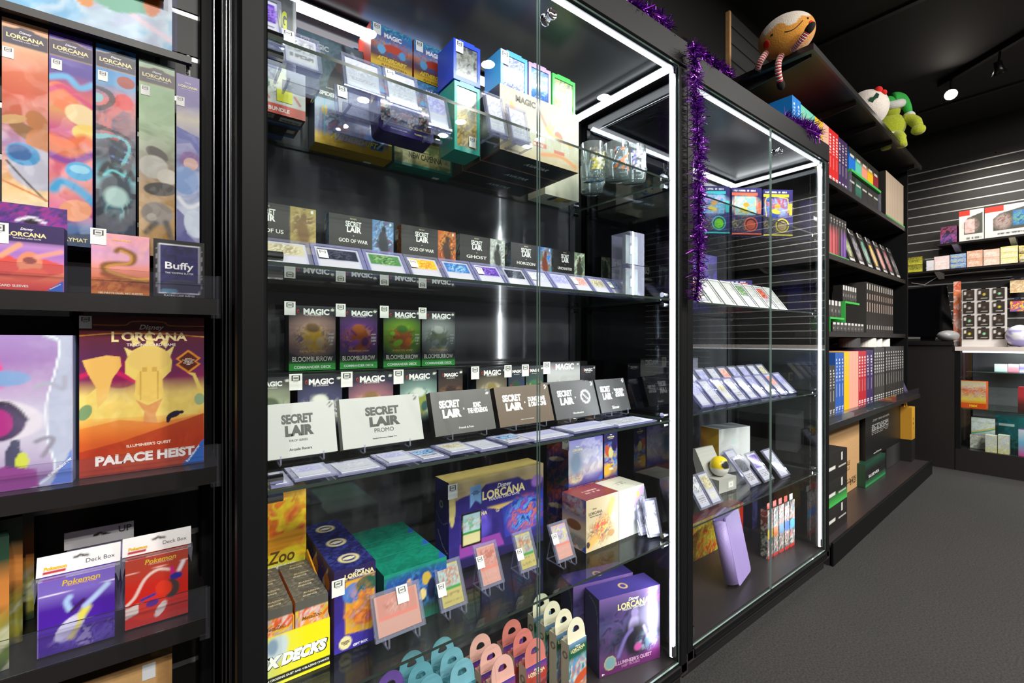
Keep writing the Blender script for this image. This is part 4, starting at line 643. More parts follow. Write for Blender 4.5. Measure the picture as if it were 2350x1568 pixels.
# glass mugs
MUGG = clear('mug_glass', '#eef2f2', .09, '#dfe6e6', .10)
for i, (lab, mx, my, cols) in enumerate((('glass mug with a yellow print beside the cream bundle on the top shelf', 1.012, .945, ['#d8c84a', '#3a3a3a', '#e8e8e0']), ('glass mug with orange and black figures, middle of the mug group', 1.068, .90, ['#d8702a', '#2a2a2a', '#6ab0d8']), ('glass mug with a blue print nearest the purple tinsel', 1.128, .885, ['#5a6ac8', '#e8e8f0', '#3a3a6a']), ('glass mug with a white label behind the other mugs', 1.10, 1.03, ['#e8e8e4', '#4a8ac0', '#d8a83a']))):
    r = root('glass_mug', lab, 'mug', (mx, my, sA + .001)); R, H = .036, .105
    MB().lathe([(0, 0), (R * .94, 0), (R, .006), (R, H), (R - .003, H), (R - .003, .014), (0, .012)], 28).build('mug_body', MUGG, r, True)
    MB().tube([(R - .002 + .026 * math.sin(math.pi * k / 8), 0, .022 + .062 * k / 8) for k in range(9)], .0045, 8).build('mug_handle', MUGG, r, True)
    V, Fc, C = [], [], []; n = 14
    for j in range(12):
        for k in range(n):
            a = math.radians(-150 + 120 * k / (n - 1)); V.append((math.cos(a) * (R + .0006), math.sin(a) * (R + .0006), .02 + .065 * j / 11))
            C.append(paint([('m', i * 5 + 2, 6, 1, cols, None)], np.array([k / (n - 1.)]), np.array([j / 11.]), 1.2)[0])
    for j in range(11):
        for k in range(n - 1): 
            if vnoise(np.array([k * .5 + i * 9]), np.array([j * .5]), 11)[0] > .42: Fc.append((j * n + k, j * n + k + 1, (j + 1) * n + k + 1, (j + 1) * n + k))
    ob('printed_figure', mesh('printed_figure', V, Fc, PRINT, C), r)

# -- second shelf: slim black boxes on a low riser, card slabs in front
rz_ = MB().box(.125, 1.135, 0, 1.195, 1.215, .076, ch=.002).build('display_riser', mat('riser_black', '#19191b', .3)); rz_.location = (0, 0, sB + .0005); rz_['label'] = 'low black riser under the row of slim boxes on the second glass shelf'; rz_['category'] = 'riser'
SLX = [(.108, .2755, 'LAST OF US', ['#b09a58', '#8a7a3a', '#c8b078', '#6a4a2a'], '#7a5a2a', 'gold art of a walking figure'), (.3054, .4697, 'GOD OF WAR', ['#5a8ac0', '#a8c8e4', '#2a3a54', '#8a2a34'], '#1c2434', 'ice blue warrior art'), (.4916, .658, 'GOD OF WAR', ['#c8581c', '#5a2a18', '#e8a03a', '#2a1a14'], '#3a1c12', 'fiery orange art'), (.672, .834, 'GHOST', ['#c8ccc8', '#8a908c', '#e4e6e2', '#3a3c3a'], '#2a2c2a', 'grey and white mountain art'), (.858, 1.030, 'HORIZON', ['#3a7ac8', '#a8d0e8', '#c87a3a', '#5a8a3a'], '#7a3a2a', 'bright sky blue art'), (1.038, 1.19, 'UNCHARTED', ['#8a9a7a', '#d8dcc8', '#4a5a3a', '#2a5a6a'], '#3a3c30', 'pale green art')]
for i, (xa, xb, t, pal, dk, d_) in enumerate(SLX):
    art = [('g', '#2c2b2a', '#252426', '#2a292a', '#302f30'), ('r', .66, 0, 1, 1, pal[0]), ('m', 60 + i, 5, .8, pal, (.84, .5, .3, .6)), ('r', 0, 0, .655, 1, '#272628'), ('e', .83, .45, .13, .3, 8, dk, .5), ('e', .84, .78, .06, .1, 0, dk, .4), ('r', .12, .315, .56, .325, '#b8a878'), ('e', .95, .93, .028, .035, 0, '#f0f0ea')]
    box('slim_card_box', 'slim black box with %s, %s from the post, second shelf' % (d_, ORD[i]), 'box', xa, xb, 1.15, sB + .078, .108, .03, {'front': art, 'left': [('g', pal[1], pal[0]), ('m', i, 5, .6, pal, None)], 'side': '#1c1c1e'},
        [('MAGIC', .36, .93, .1, '#c8b890'), ('SECRET', .36, .81, .24, '#f2f2f0', dict(bold=.03, h=.13)), ('LAIR', .37, .68, .22, '#f2f2f0', dict(bold=.04, h=.13)), ('x', .36, .54, .02, '#e0e0e0'), (t, .36, .42, .44, '#f0eee8', dict(bold=.02, h=.085)), ('PART %s' % ('I' * (i % 3 + 1)), .36, .2, .1, '#c8c8c4')], res=.0025, group='slim black boxes on the second shelf', stick=(.06, .78, .02, 'left') if i else None)
slabs = [(596, .09, 'cream'), (652, .1, 'dark'), (748, .09, 'green'), (848, .085, 'gold'), (925, .085, 'blue'), (992, .085, 'violet'), (1068, .08, 'dark'), (1140, .078, 'white'), (1198, .075, 'lilac'), (1243, .075, 'pink'), (1288, .075, 'cream'), (1334, .072, 'blue'), (1378, .07, 'lilac')]
names = {'cream': 'pale cream', 'dark': 'dark', 'green': 'green meadow', 'gold': 'golden', 'blue': 'blue', 'violet': 'violet', 'white': 'plain white', 'lilac': 'lilac', 'pink': 'pink'}
px = -9
for i, (u, w, k) in enumerate(slabs):
    x0 = max(X(u, .915), px + .002); px = x0 + w
    slab('leaning slab with a %s card, %s from the post, second shelf' % (names[k], ORD[i]), x0 + w / 2, .90, sB, w, .082, cardart(k, 70 + i), .72, group='card slabs on the second shelf', stick=(.2, .62, .018) if i % 2 else None, m=LILAC if i % 3 else ACRY)
for i in range(2):
    r = root('clear_card_cube', ['lower clear cube case with a grey card on the second shelf beside the lit post', 'upper clear cube case with a grey card, stacked beside the lit post'][i], 'card case', (1.12, .865, sB + .001 + .1 * i))
    MB().box(-.034, 0, 0, .034, .07, .098).build('clear_box', ACRY, r)
    V, Fc, C = carton(.058, .012, .086, {'front': [('g', '#6a766a', '#7a867a', '#5a645c'), ('r', .35, .3, .62, .72, '#3a3c3a'), ('r', .42, .36, .56, .66, '#c8ccc4')], 'right': '#a8707e', 'side': '#7a8478'}, .004); ob('card_box', mesh('card_box', V, Fc, PRINT, C), r, loc=(0, .02, .006))

# -- third shelf: two ranks of boxed decks, slim boxes, loose toploaders
o = MB().box(.13, 1.135, 0, 1.19, 1.215, .163, ch=.002).build('display_riser', MATS['riser_black']); o.location = (0, 0, sC + .0005); o['label'] = 'tall black riser behind the boxed decks on the third glass shelf'; o['category'] = 'riser'
BB = [(663, 770, 'FAMILY MATTERS', ['#c8a070', '#8a6a4a', '#e0c090', '#5a4a6a'], '#e0b040', 'pink haze and a golden lute', '#c09a90'), (780, 866, 'SQUIRRELED AWAY', ['#8a4aa8', '#b8642a', '#5a2a6a', '#d88a4a'], '#a8501c', 'purple and rust orange art', '#6a3a8a'), (880, 965, 'ANIMATED ARMY', ['#8ac83a', '#4a7a2a', '#c86a2a', '#2a3a2a'], '#a85a2a', 'bright lime green art', '#7ab02a'), (968, 1044, 'PEACE OFFERING', ['#9aa4a0', '#c8ccc4', '#5a6a5a', '#8a9a8a'], '#7a8468', 'misty grey green art', '#a8b0ac')]
def cmdr(lab, xa, xb, y, z, h, d, pal, dk, hz, title=None, green=True, gp='', rz=0.0, st=(.05, .93, .03), window=None, top='#2a2a32', sub=None):
    art = [('g', '#3a9a44' if green else '#1c1c22', '#1a1a24', '#20202c', '#2a2836', top, top, '#2c2c34')] + [('e', .5, .55, .36, .26, 0, hz, .9), ('m', len(lab) % 40, 7, .75, pal, (.5, .5, .3, .24)), ('e', .52, .5, .14, .2, 12, dk, .4), ('e', .5, .66, .1, .07, -10, pal[1], .4), ('e', .38, .42, .09, .05, 25, pal[0], .4), ('e', .66, .44, .06, .08, -20, pal[2], .4), ('s', [(.3, .62), (.42, .55)], .025, pal[2]), ('e', .93, .95, .03, .018, 0, '#d8e0d0'), ('l', .84, .4, .97, .58, 8, '#d8d8d8')]
    art += [('r', 0, 0, 1, .1, '#38a045')] if green else []
    if window: art += [('r', .3, .05, .9, .62, '#d8d8d8'), ('r', .34, .09, .86, .58, window), ('m', 9, 8, .7, [window, '#e8dcc8', '#4a3a2a'], (.6, .33, .24, .22))]
    tx = [('*', .19, .905, .055, '#e0482c', dict(h=.07, bold=.12)), ('MAGIC', .58 if green else .52, .91, .56, '#f2f2f0', dict(bold=.045)), ('THE GATHERING', .5, .855, .36, '#d8d8d8')]
    if title: tx += [('BLOOMBURROW', .5, .175, .86, '#eeeade', dict(h=.075, bold=.0)), ('COMMANDER DECK', .5, .05, .8, '#f2fff0', dict(bold=.03)), (title, .5, .29, .55, '#d8a86a')]
    return box('boxed_card_deck', lab, 'box', xa, xb, y, z, h, d, {'front': art, 'left': [('g', '#2a8a3a' if green else '#1a1c24', '#1a1e2a', '#222838', '#1c2230'), ('s', [(.1, 0), (.1, 1)], .01, '#5a6a7a')], 'side': '#1a1a20'}, tx, res=.0025, group=gp, rz=rz, stick=st)
for i, (ua, ub, t, pal, dk, d_, hz) in enumerate(BB):
    cmdr('green banded deck box with %s in the upper rank' % d_, X(ua, 1.17), X(ub, 1.17), 1.17, sC + .1645, .156, .04, pal, dk, hz, t, gp='green banded deck boxes', st=[(.02, .95, .024)])
MID = [(.125, X(668, 1.06), ['#8a947a', '#5a6450', '#a8b098'], '#5a6048', 'pale sage green art', '#a0a88c', '#6a6c64'), (X(683, 1.06), X(787, 1.06), ['#a8a890', '#d8d8d0', '#3a3c50'], '#c8ccb8', 'a pale armoured figure', '#4a4c70', '#2e2e40'), (X(800, 1.06), X(904, 1.06), ['#c8a070', '#8a6a4a', '#6a4a5a'], '#b8904a', 'a brown musician scene', '#a8707c', '#34344a'), (X(918, 1.06), X(1004, 1.06), ['#8a9a6a', '#c8d0c8', '#3a5a5a'], '#8a9448', 'a mint green horned figure', '#8aa8a0', '#3a4a4c'), (X(1006, 1.06), X(1063, 1.06), ['#6a4a34', '#3a2a28', '#8a6a4a'], '#5a3a2a', 'dim brown art', '#4a3a34', '#302a2a'), (X(1093, 1.06), X(1164, 1.06), ['#c8b48a', '#8a7a4a', '#d8d0b0'], '#a89048', 'a straw coloured figure', '#7a7060', '#34302c'), (X(1167, 1.06), X(1205, 1.06), ['#b83a2a', '#2a4a3a', '#3a3a8a'], '#8a2a2a', 'red and teal art', '#2a3a4a', '#262830'), (X(1207, 1.06), X(1248, 1.06), ['#c8a83a', '#3a6a4a', '#2a8a9a'], '#8a9a3a', 'yellow and turquoise art', '#2a4a44', '#262a2c')]
for i, (xa, xb, pal, dk, d_, hz, tp) in enumerate(MID):
    cmdr('dark deck box with %s, %s from the post, lower rank' % (d_, ORD[i]), xa, xb - .002, 1.06, sC, .16, .05, pal, dk, hz, None, False, 'dark deck boxes in the lower rank', st=[(-.04, .92, .026)] if i not in (0, 4) else None, top=tp)
cmdr('light grey boxed deck with a framed picture window, behind the ghost emblem box', X(1256, 1.06), X(1331, 1.06), 1.06, sC, .168, .05, ['#c8c8c8', '#b0b0b0', '#989898'], '#b8b8b8', '#b8b8b8', None, False, 'windowed deck boxes', st=[(-.02, .9, .028)], window='#b88a4a', top='#b4b4b6')
cmdr('black boxed deck with a small amber picture window at the end of the lower rank', X(1333, 1.06), X(1366, 1.06), 1.06, sC, .152, .05, ['#3a3a40', '#2a2a2c', '#4a4a4c'], '#2a2a2c', '#2a2a2c', None, False, 'windowed deck boxes', st=None, window='#e0981c', top='#38383e')
SLB = [(.131, .2666, '#aeaeac', '#2a2a28', 'white slim box standing against the front post on the third shelf', 'DROP SERIES', None), (.2777, .456, '#acacaa', '#2a2a28', 'wide white slim box, second from the post on the third shelf', 'PROMO', None), (.4855, .655, '#4c4a49', '#f0f0ee', 'charcoal slim box beside the wide white slim box', 'Friends & Foes', 'SONIC\nTHE HEDGEHOG'), (.668, .853, '#5a4a3c', '#f0eeea', 'bronze brown slim box behind the door edge', 'Death is in the Eye of the Beholder', 'DUNGEONS\n& DRAGONS'), (.862, 1.040, '#454548', '#f0f0f0', 'front charcoal slim box of three stacked in depth with a pale emblem', 'Ghostbusters', ''), (1.047, 1.185, '#4a4a4c', '#f0f0f0', 'charcoal slim box at the lit post end of the third shelf', 'Slimer', 'THE REAL\nGHOST\nBUSTERS')]
for i, (xa, xb, bg, ink_, lab, sub, cross) in enumerate(SLB):
    cx = .5 if i == 1 else (.48 if i == 0 else .28); w = xb - xa
    tx = [('SECRET', cx, .70, .42 if i < 2 else .33, ink_, dict(bold=.05, h=.18)), ('LAIR', cx + .02, .48, .38 if i < 2 else .30, ink_, dict(bold=.06, h=.2)), (sub, cx if i < 2 else .5, .30 if i < 2 else .13, .24, ink_, dict(bold=0))]
    if i < 2: tx += [('Arcade Racers' if i == 0 else 'Standard Showcase | Chapter Two', .5, .14, .3, ink_)]
    if cross: tx += [('x', .5, .56, .03, ink_), (cross, .73, .56, .34, ink_, dict(bold=.05, lines=.85, h=.26))]
    art = [('g', bg, bg), ('e', .94, .92, .04, .045, 0, ink_), ('e', .94, .92, .022, .025, 0, bg)]
    if i == 4: art += [('o', .74, .56, .17, .03, '#e8e8e8'), ('s', [(.66, .68), (.82, .44)], .02, '#e8e8e8')]; tx += [('x', .5, .56, .03, ink_)]
    for k in range(3 if i == 4 else 1):
        lb = lab if k == 0 else ['', 'second charcoal slim box tucked behind the pale emblem box', 'third charcoal slim box tucked behind the pale emblem box'][k]
        box('slim_card_box', lb, 'box', xa, xb, .94 + .02 * k, sC + .008, .104, .017 if i == 4 else .022, {'front': art, 'side': bg if i < 2 else '#2c2c2e'}, tx if k == 0 else [], res=.004, tilt=.3, group='slim boxes on clear easels')
    b = MB()
    for sx in (-.28, .28):
        xx = sx * w; b.tube([(xx, -.012, .022), (xx, -.013, .006), (xx, -.006, .003), (xx, .07, .003)], .0017, 6).tube([(xx, .012, .004), (xx, .045, .08)], .0017, 6)
    b.tube([(-.28 * w, .03, .004), (.28 * w, .03, .004)], .002, 6)
    o = b.build('card_easel', ACRY); o.location = ((xa + xb) / 2, .94, sC + .0008); o['label'] = 'clear easel under the ' + lab.split(' on ')[0].split(' of three')[0].split(', second')[0]; o['category'] = 'stand'
for i, (x, y, k) in enumerate(((1.09, 1.13, 'cream'), (1.15, 1.12, 'grey'), (1.10, 1.07, 'green'), (1.16, 1.05, 'white'), (1.165, .985, 'grey'))):
    slab('clear case with a %s card by the lit post, %s from the rear, third shelf' % (k, ORD[i]), x, y, sC, .066, .1, cardart(k, 120 + i), .35, group=None, rz=-.1)
tl = [600, 664, 760, 868, 946, 1010, 1078, 1140, 1200, 1290, 1392, 1480]
for i, u in enumerate(tl[:-1]):
    x0, x1 = max(.126, X(u, .85)), min(1.19, X(tl[i + 1], .85)) - .002
    kind = ['white', 'lilac', 'white', 'lilac', 'blue', 'cream', 'white', 'blue', 'lilac', 'lilac', 'grey'][i]
    o = MB().box(x0, .806, 0, x1, .895, .0035).build('toploader', LILAC); o.location = (0, 0, sC + .001 + (.0042 if i % 2 else 0)); o['label'] = 'flat clear toploader with a %s card, %s from the post along the third shelf edge' % (kind, ORD[i]); o['category'] = 'card case'; o['group'] = 'flat toploaders along the third shelf edge'
    V, Fc, C = carton(x1 - x0 - .016, .07, .0008, {'top': cardart(kind, 150 + i), 'side': '#d8d8e8'}, .003); ob('card', mesh('card', V, Fc, PRINT, C), o, loc=((x0 + x1) / 2, .815, .0036))

# -- fourth shelf
fl = [('g', '#f4d81c', '#e8dc2a', '#a8d83a', '#f4e44a', '#fce028', '#f8d428', '#f0942a', '#f05a5a', '#e84a60'), ('m', 33, 4, .5, ['#fce428', '#f89a2c', '#fcf04a', '#d8e84a'], None), ('s', [(.05, .62), (.3, .72), (.55, .62), (.7, .8), (.85, .7)], .06, '#f08a1c'), ('m', 34, 6, .85, ['#f0641c', '#fcd428', '#f89a2c', '#e83a3a'], (.55, .76, .4, .22)), ('e', .5, .6, .2, .06, 15, '#f0a01c'), ('s', [(.2, .3), (.55, .38), (.8, .28)], .07, '#8ac0e8'), ('e', .65, .32, .14, .08, 0, '#c8d8e0'), ('e', .62, .26, .08, .05, 0, '#3a5a6a')]
box('card_game_box', 'tall yellow and red card game box behind the yellow display carton', 'box', .118, X(705, 1.05), 1.06, sD, .285, .07, {'front': fl, 'side': '#c8a41c'}, [('FlaZoo', .45, .5, .7, '#6a4a1c', dict(shear=.2, h=.09)), ('TRADING CARD GAME', .44, .43, .74, '#f8f4e0', dict(bold=.05)), ('4 EDITION', .8, .19, .2, '#3a4a2a')], res=.003)
r = root('display_carton', 'yellow open fronted display carton of card decks on the fourth glass shelf', 'carton', (.173, .875, sD + .0006))
xw = .061
V, Fc, C = carton(2 * xw, .003, .086, {'side': '#d8c41c', 'front': [('g', '#b8d89a', '#e8e03a', '#f0e01c', '#f0e420', '#e8e838'), ('h', '#c8dc9a', '#e8e04a', '#f0e418', '#f2e41a'), ('r', 0, .07, 1, .2, '#2a2a22'), ('e', .27, .72, .2, .3, -20, '#c8d4dc', .4), ('e', .22, .8, .1, .16, 0, '#8aa0b8', .5)]}, .002); ob('front_panel', mesh('front_panel', V, Fc, PRINT, C), r)
letter(r, 'EX DECKS', .0622, .0412, .114, '#2a2a20', h=.023, size=(.122, 0, 0), shear=.25, bold=.09, off=.0002); letter(r, 'EX DECKS', .061, .042, .112, '#fbfbf4', h=.021, size=(.122, 0, 0), shear=.25, bold=.08, off=.0008); letter(r, 'DECKS: 4 CROSSING DUST AND 4 BLAZING CHANCE', .061, .0118, .118, '#f4f4e8', size=(.122, 0, 0), bold=.02)
MB().box(-xw, .003, 0, xw, .17, .003).prism([(.003, .003), (.003, .086), (.06, .12), (.17, .15), (.17, .003)], xw - .003, xw, plane='yz').prism([(.003, .003), (.003, .086), (.06, .12), (.17, .15), (.17, .003)], -xw, -xw + .003, plane='yz').box(-.001, .004, .003, .001, .165, .11).build('tray', mat('yellow_card', '#e0981c', .5), r)
for c in range(2):
    for k in range(4):
        box('card_deck', '%s deck in the %s column of the yellow display carton' % (['front grey topped', 'second grey topped', 'third grey topped', 'rear grey topped'][k], ['post side', 'inner'][c]), 'card deck', .1155 + c * .0605, .1715 + c * .0605, .8795 + k * .041, sD + .005, .126, .039, {'front': [('g', '#e8d84a', '#c8d0d8', '#e8a03a', '#e0602a', '#e8803a'), ('m', 5 + c, 5, .6, ['#e8a03a', '#d8e0e4', '#d8502a', '#c8d84a', '#8aa0c0'], None), ('r', 0, .86, 1, 1, '#5a5650')], 'top': [('g', '#5a564e', '#4a4844'), ('m', 6, 9, .5, ['#6a665e', '#4a4844', '#8a8478'], None)], 'side': '#c8781c'}, [('BLAZING', .58, .66, .5, '#c8b084', dict(face='top', shear=.3)), ('CHANCE', .5, .36, .44, '#d0c0a0', dict(face='top', shear=.3))] + ([('MetaZoo', .5, .74, .6, '#8a5a1c', dict(shear=.2))] if k == 0 else []), res=.003, group='decks in the yellow display carton')
for k in range(3):
    xa, xb = X(767, .893), X(862, .893)
    gb = [('g', '#3a2c9c', '#4030a4', '#3a2c94', '#3a2c8c', '#2c2470', '#2c2468'), ('m', 4, 4, .3, ['#3a2ca0', '#2a2468'], None), ('p', [(.26, .2), (.26, .84), (.97, .84), (.97, .26), (.9, .16)], '#e0a828'), ('m', 7, 5, .55, ['#e8b828', '#d8801c', '#c8a01c', '#e89a4a'], (.62, .5, .2, .3)), ('e', .45, .68, .13, .12, 20, '#4a7ac8'), ('e', .78, .74, .14, .1, 0, '#2a5a4a'), ('e', .74, .6, .1, .08, 0, '#c87a3a'), ('e', .6, .46, .2, .07, 12, '#e08a34'), ('e', .72, .34, .14, .09, -10, '#d8682a'), ('m', 17, 9, .4, ['#e8b828', '#3a6ac0', '#2a5a4a', '#d8702a', '#e8a04a'], (.62, .5, .2, .34)), ('p', [(0, .845), (.3, .845), (.36, .875), (.66, .875), (.72, .845), (1, .845), (1, 1), (0, 1)], '#2c2250'), ('s', [(0, .86), (.3, .86), (.36, .89), (.66, .89), (.72, .86), (1, .86)], .006, '#c8a868'), ('e', .26, .1, .075, .078, 0, '#ecdca8')]
    box('gift_box', 'dark blue gift box with a round gold emblem, %s of three in depth' % ['front', 'middle', 'rear'][k], 'box', xa, xb, .893 + .088 * k, sD, .158, .085, {'front': gb, 'left': [('g', '#32288c', '#3a3096', '#4a3c9c', '#2c2660'), ('p', [(0, .5), (.5, .9), (.5, .95), (0, .7)], '#d8c8a8'), ('e', .4, .75, .12, .1, 0, '#d8902a')], 'top': [('g', '#241f5c', '#2c2868', '#1c1c4a'), ('m', 8, 4, .55, ['#241f5c', '#3a4a9a', '#1c1a44', '#2c2c70'], None), ('o', .5, .5, .2, .06, '#d8c89a'), ('e', .5, .5, .14, .07, 0, '#e4d8b4')], 'side': '#2c2468'},
        (lorc(.6, .9, .72, .04) + [('GIFT BOX', .62, .035, .36, '#f0ecff', dict(bold=.04)), ('INCLUDES 1\nOVERSIZED\nCARD', .26, .1, .2, '#4a4424', dict(lines=.9))]) if k == 0 else [], res=.0025, group='gift boxes with gold emblems', stick=(.09, .8, .024) if k == 0 else None)
for k in range(3):
    art = [('g', '#1c6a5a', '#2a4a3a', '#1c3a6a', '#24489a', '#2a54a0', '#1a7a66'), ('r', 0, 0, .04, 1, '#187060'), ('r', 0, .93, 1, 1, '#1c8a72'), ('m', 24, 5, .6, ['#1c3a7a', '#2a5aa8', '#4a8ac8', '#20305c'], (.5, .6, .8, .4)), ('e', .3, .55, .06, .22, -50, '#a83a2c'), ('e', .38, .72, .05, .09, 0, '#d8a078'), ('e', .66, .72, .09, .12, 0, '#c8a84a'), ('e', .6, .45, .07, .1, 0, '#e0c888'), ('e', .75, .5, .1, .2, 0, '#1c2448'), ('e', .25, .3, .08, .1, 20, '#b04a7a'), ('e', .85, .45, .06, .12, 0, '#3a9ac0')]
    box('booster_box', 'deep teal topped booster box with a blue corner flash, %s of three in depth' % ['front', 'middle', 'rear'][k], 'box', .346, .490, .897 + .082 * k, sD, .118, .080, {'front': art, 'top': [('g', '#0f7a62', '#13806a', '#0e6a56'), ('m', 3, 3, .5, ['#0f7460', '#16896f', '#0c6a56'], None), ('s', [(0, .02), (1, .02)], .02, '#0a5a48'), ('p', [(.86, .0), (1, .0), (1, .45)], '#2a58b0')], 'left': '#14705e', 'side': '#126a58'}, res=.003, group='teal topped booster boxes')
# large gift set with an arched gold top
gx0, gx1, gy, gh = X(1030, 1.03), X(1247, 1.03), 1.03, .232
gs = [('g', '#2a2080', '#2c2484', '#2e2680', '#2c2470', '#2c2468', '#d8bc74', '#dcc47c'), ('p', [(0, .74), (.1, .8), (.3, .84), (.36, .9), (.7, .9), (.78, .84), (1, .82), (1, 0), (0, 0)], '#2c2272'), ('m', 9, 3, .25, ['#2c2278', '#3a2c90', '#241c5c'], None), ('p', [(.1, .62), (.42, .6), (.42, .3), (.1, .3)], '#3a2c84'), ('p', [(.52, .64), (1, .66), (1, .2), (.56, .2)], '#28349c'), ('m', 12, 7, .8, ['#3a5ac8', '#d8702a', '#7a4ac0', '#5aa0e0', '#28349c'], (.78, .42, .3, .26)), ('e', .32, .5, .06, .1, 20, '#8a6ad8', .5), ('e', .32, .42, .1, .12, 0, '#5a4ac0', .8), ('e', .92, .8, .09, .07, 20, '#9a6ac8', .4), ('p', [(.36, .62), (.66, .62), (.5, .56)], '#c8a868'), ('p', [(.1, .12), (.55, .12), (.5, .28), (.1, .28)], '#8a3a9a'), ('p', [(.2, .66), (.2, .9), (.31, .92), (.31, .68), (.255, .74)], '#7aa8dc'), ('r', 0, 0, 1, .1, '#241c54'), ('e', .03, .7, .04, .2, 0, '#c8b878'), ('o', .48, .56, .02, .008, '#e0d0a0')]
b = box('gift_set', 'large navy gift set box with an arched gold top behind the small easels', 'box', gx0, gx1, gy, sD, gh, .075, {'front': gs, 'left': [('g', '#262070', '#2c2680', '#2a2474'), ('o', .45, .72, .035, .012, '#d8d0b0'), ('s', [(.1, .6), (.5, .5), (.9, .55)], .006, '#8a9ad8'), ('s', [(.2, .4), (.6, .25), (.95, .2)], .006, '#d8d0b0')], 'top': '#d8bc74', 'side': '#2a2474'}, lorc(.55, .765, .46, .075) + [('STITCH\nCOLLECTOR\'S\nGIFT SET', .255, .825, .085, '#1c2a5c', dict(lines=.9)), ('LORCANA', .27, .565, .2, GOLD, dict(bold=.03))], res=.003, stick=(.035, .9, .028))
V, Fc, C = carton(.062, .0012, .088, {'side': '#1a1a1a', 'front': [('g', '#1c1a18', '#1c1a18'), ('r', .06, .38, .94, .95, '#a8c8d4'), ('m', 15, 6, .6, ['#c86a34', '#a8d0e0', '#d8c0a8', '#4a9a4a'], (.5, .66, .4, .24)), ('r', .06, .05, .94, .36, '#d8cc9a'), ('r', .06, .36, .94, .42, '#3a8a3a')]}, .003); ob('card_inset', mesh('card_inset', V, Fc, GLOSSP, C), b, loc=(-(gx1 - gx0) / 2 + .068, -.0014, .055))
# treasure trove boxes
tA = [('g', '#b8a888', '#c0b090', '#bcaa88', '#c0ac88'), ('m', 18, 5, .8, ['#b82a2a', '#d8902a', '#3a3a4a', '#e8c870', '#8a3a2a', '#d8d8d0'], (.42, .32, .42, .26)), ('s', [(.1, .12), (.5, .4), (.8, .86)], .12, '#d8a050'), ('m', 19, 8, .8, ['#c83a2a', '#e8c05a', '#3a4a6a', '#d8843a'], (.5, .42, .26, .28)), ('s', [(.72, .6), (.8, .88)], .05, '#e0b848'), ('e', .83, .52, .08, .1, 0, '#c8c49a', .5), ('e', .76, .22, .1, .07, 0, '#a87a3a'), ('e', .06, .14, .05, .06, 0, '#2a2424')]
tB = [('g', '#c0beb8', '#c4c2bc', '#c0c0bc'), ('m', 21, 6, .6, ['#3a9a6a', '#d8c84a', '#8ac0b0', '#e8e6e0', '#b86ac0'], (.62, .45, .34, .26)), ('p', [(.62, .9), (.98, 1), (.98, .6), (.5, .55)], '#a87ac8', .7), ('e', .75, .82, .06, .07, 0, '#d8a868'), ('m', 23, 4, .35, ['#c8e4e0', '#d8ece8'], (.2, .3, .4, .3)), ('r', .56, .2, .86, .3, '#b8b4a8'), ('p', [(.88, 0), (1, 0), (1, .22)], '#2a58b0')]
tC = [('g', '#3a2c70', '#5a4a94', '#c8b8a8', '#d0cce0', '#c8c8dc', '#7a74b4', '#5a549c'), ('m', 25, 4, .4, ['#c8c4dc', '#e4e0ec', '#8a84c0'], (.65, .6, .5, .5)), ('m', 26, 6, .8, ['#e0b83a', '#d8d4b0', '#c87a2a', '#e8dcb0'], (.2, .18, .24, .14)), ('p', [(.85, 0), (1, 0), (1, .16)], '#2a58b0'), ('e', .2, .5, .2, .3, 0, '#5a7a9a', .9)]
tD = [('g', '#3a2a6a', '#c89a4a', '#4a6ac0', '#2a4ab0', '#1c3a9c', '#241f5c', '#241f5c'), ('m', 27, 6, .7, ['#e0b84a', '#2a6ad0', '#7ac0e8', '#a83a2a', '#3a2c8c'], (.5, .45, .44, .34)), ('e', .25, .6, .08, .14, 20, '#c8502a'), ('e', .5, .55, .08, .12, 0, '#d8d090'), ('e', .75, .7, .09, .13, 0, '#2c2458'), ('e', .2, .18, .15, .14, 0, '#e0a83a', .6), ('r', 0, .8, 1, 1, '#2a2450'), ('p', [(.85, 0), (1, 0), (1, .18)], '#2a58b0')]
LB = [('g', '#1c5a3a', '#1c3a6a', '#1c2a80', '#202880', '#b8502a', '#3a2a5c'), ('m', 28, 4, .5, ['#1c2c80', '#c8642a', '#1c5a3c', '#3a2c6c'], None), ('e', .45, .55, .25, .05, 10, '#d8c0a0'), ('p', [(1, 0), (.7, 0), (1, .1)], '#2a68c0')]
box('trove_box', 'plain navy box in the rear row supporting the white and violet box', 'box', .965, 1.118, 1.0, sD, .149, .1, {'front': LB, 'left': LB, 'side': '#241f5c'}, res=.004)
box('trove_box', 'plain navy box in the rear row under the blue picture box', 'box', 1.120, 1.193, 1.0, sD, .149, .1, {'front': LB, 'left': LB, 'side': '#241f5c'}, res=.004)
box('trove_box', 'white and violet box with a navy side, upper rear beside the large gift set', 'box', .965, 1.118, 1.0, sD + .150, .142, .1, {'front': tC, 'left': LB, 'side': '#3a3478'}, lorc(.25, .78, .3, .07), res=.003, stick=(.88, .95, .03, 'left'))
box('trove_box', 'deep blue picture box, upper rear beneath the third shelf near the lit post', 'box', 1.125, 1.19, 1.0, sD + .150, .146, .1, {'front': tD, 'left': '#241f5c', 'side': '#1c2a6a'}, lorc(.5, .9, .5, .05) + [('INTO THE', .5, .36, .3, '#e0c84a'), ('INKLANDS', .5, .28, .5, '#e0c84a', dict(bold=.05)), ('WELL', .52, .18, .36, '#f0ecd0', dict(bold=.05))], res=.0025)
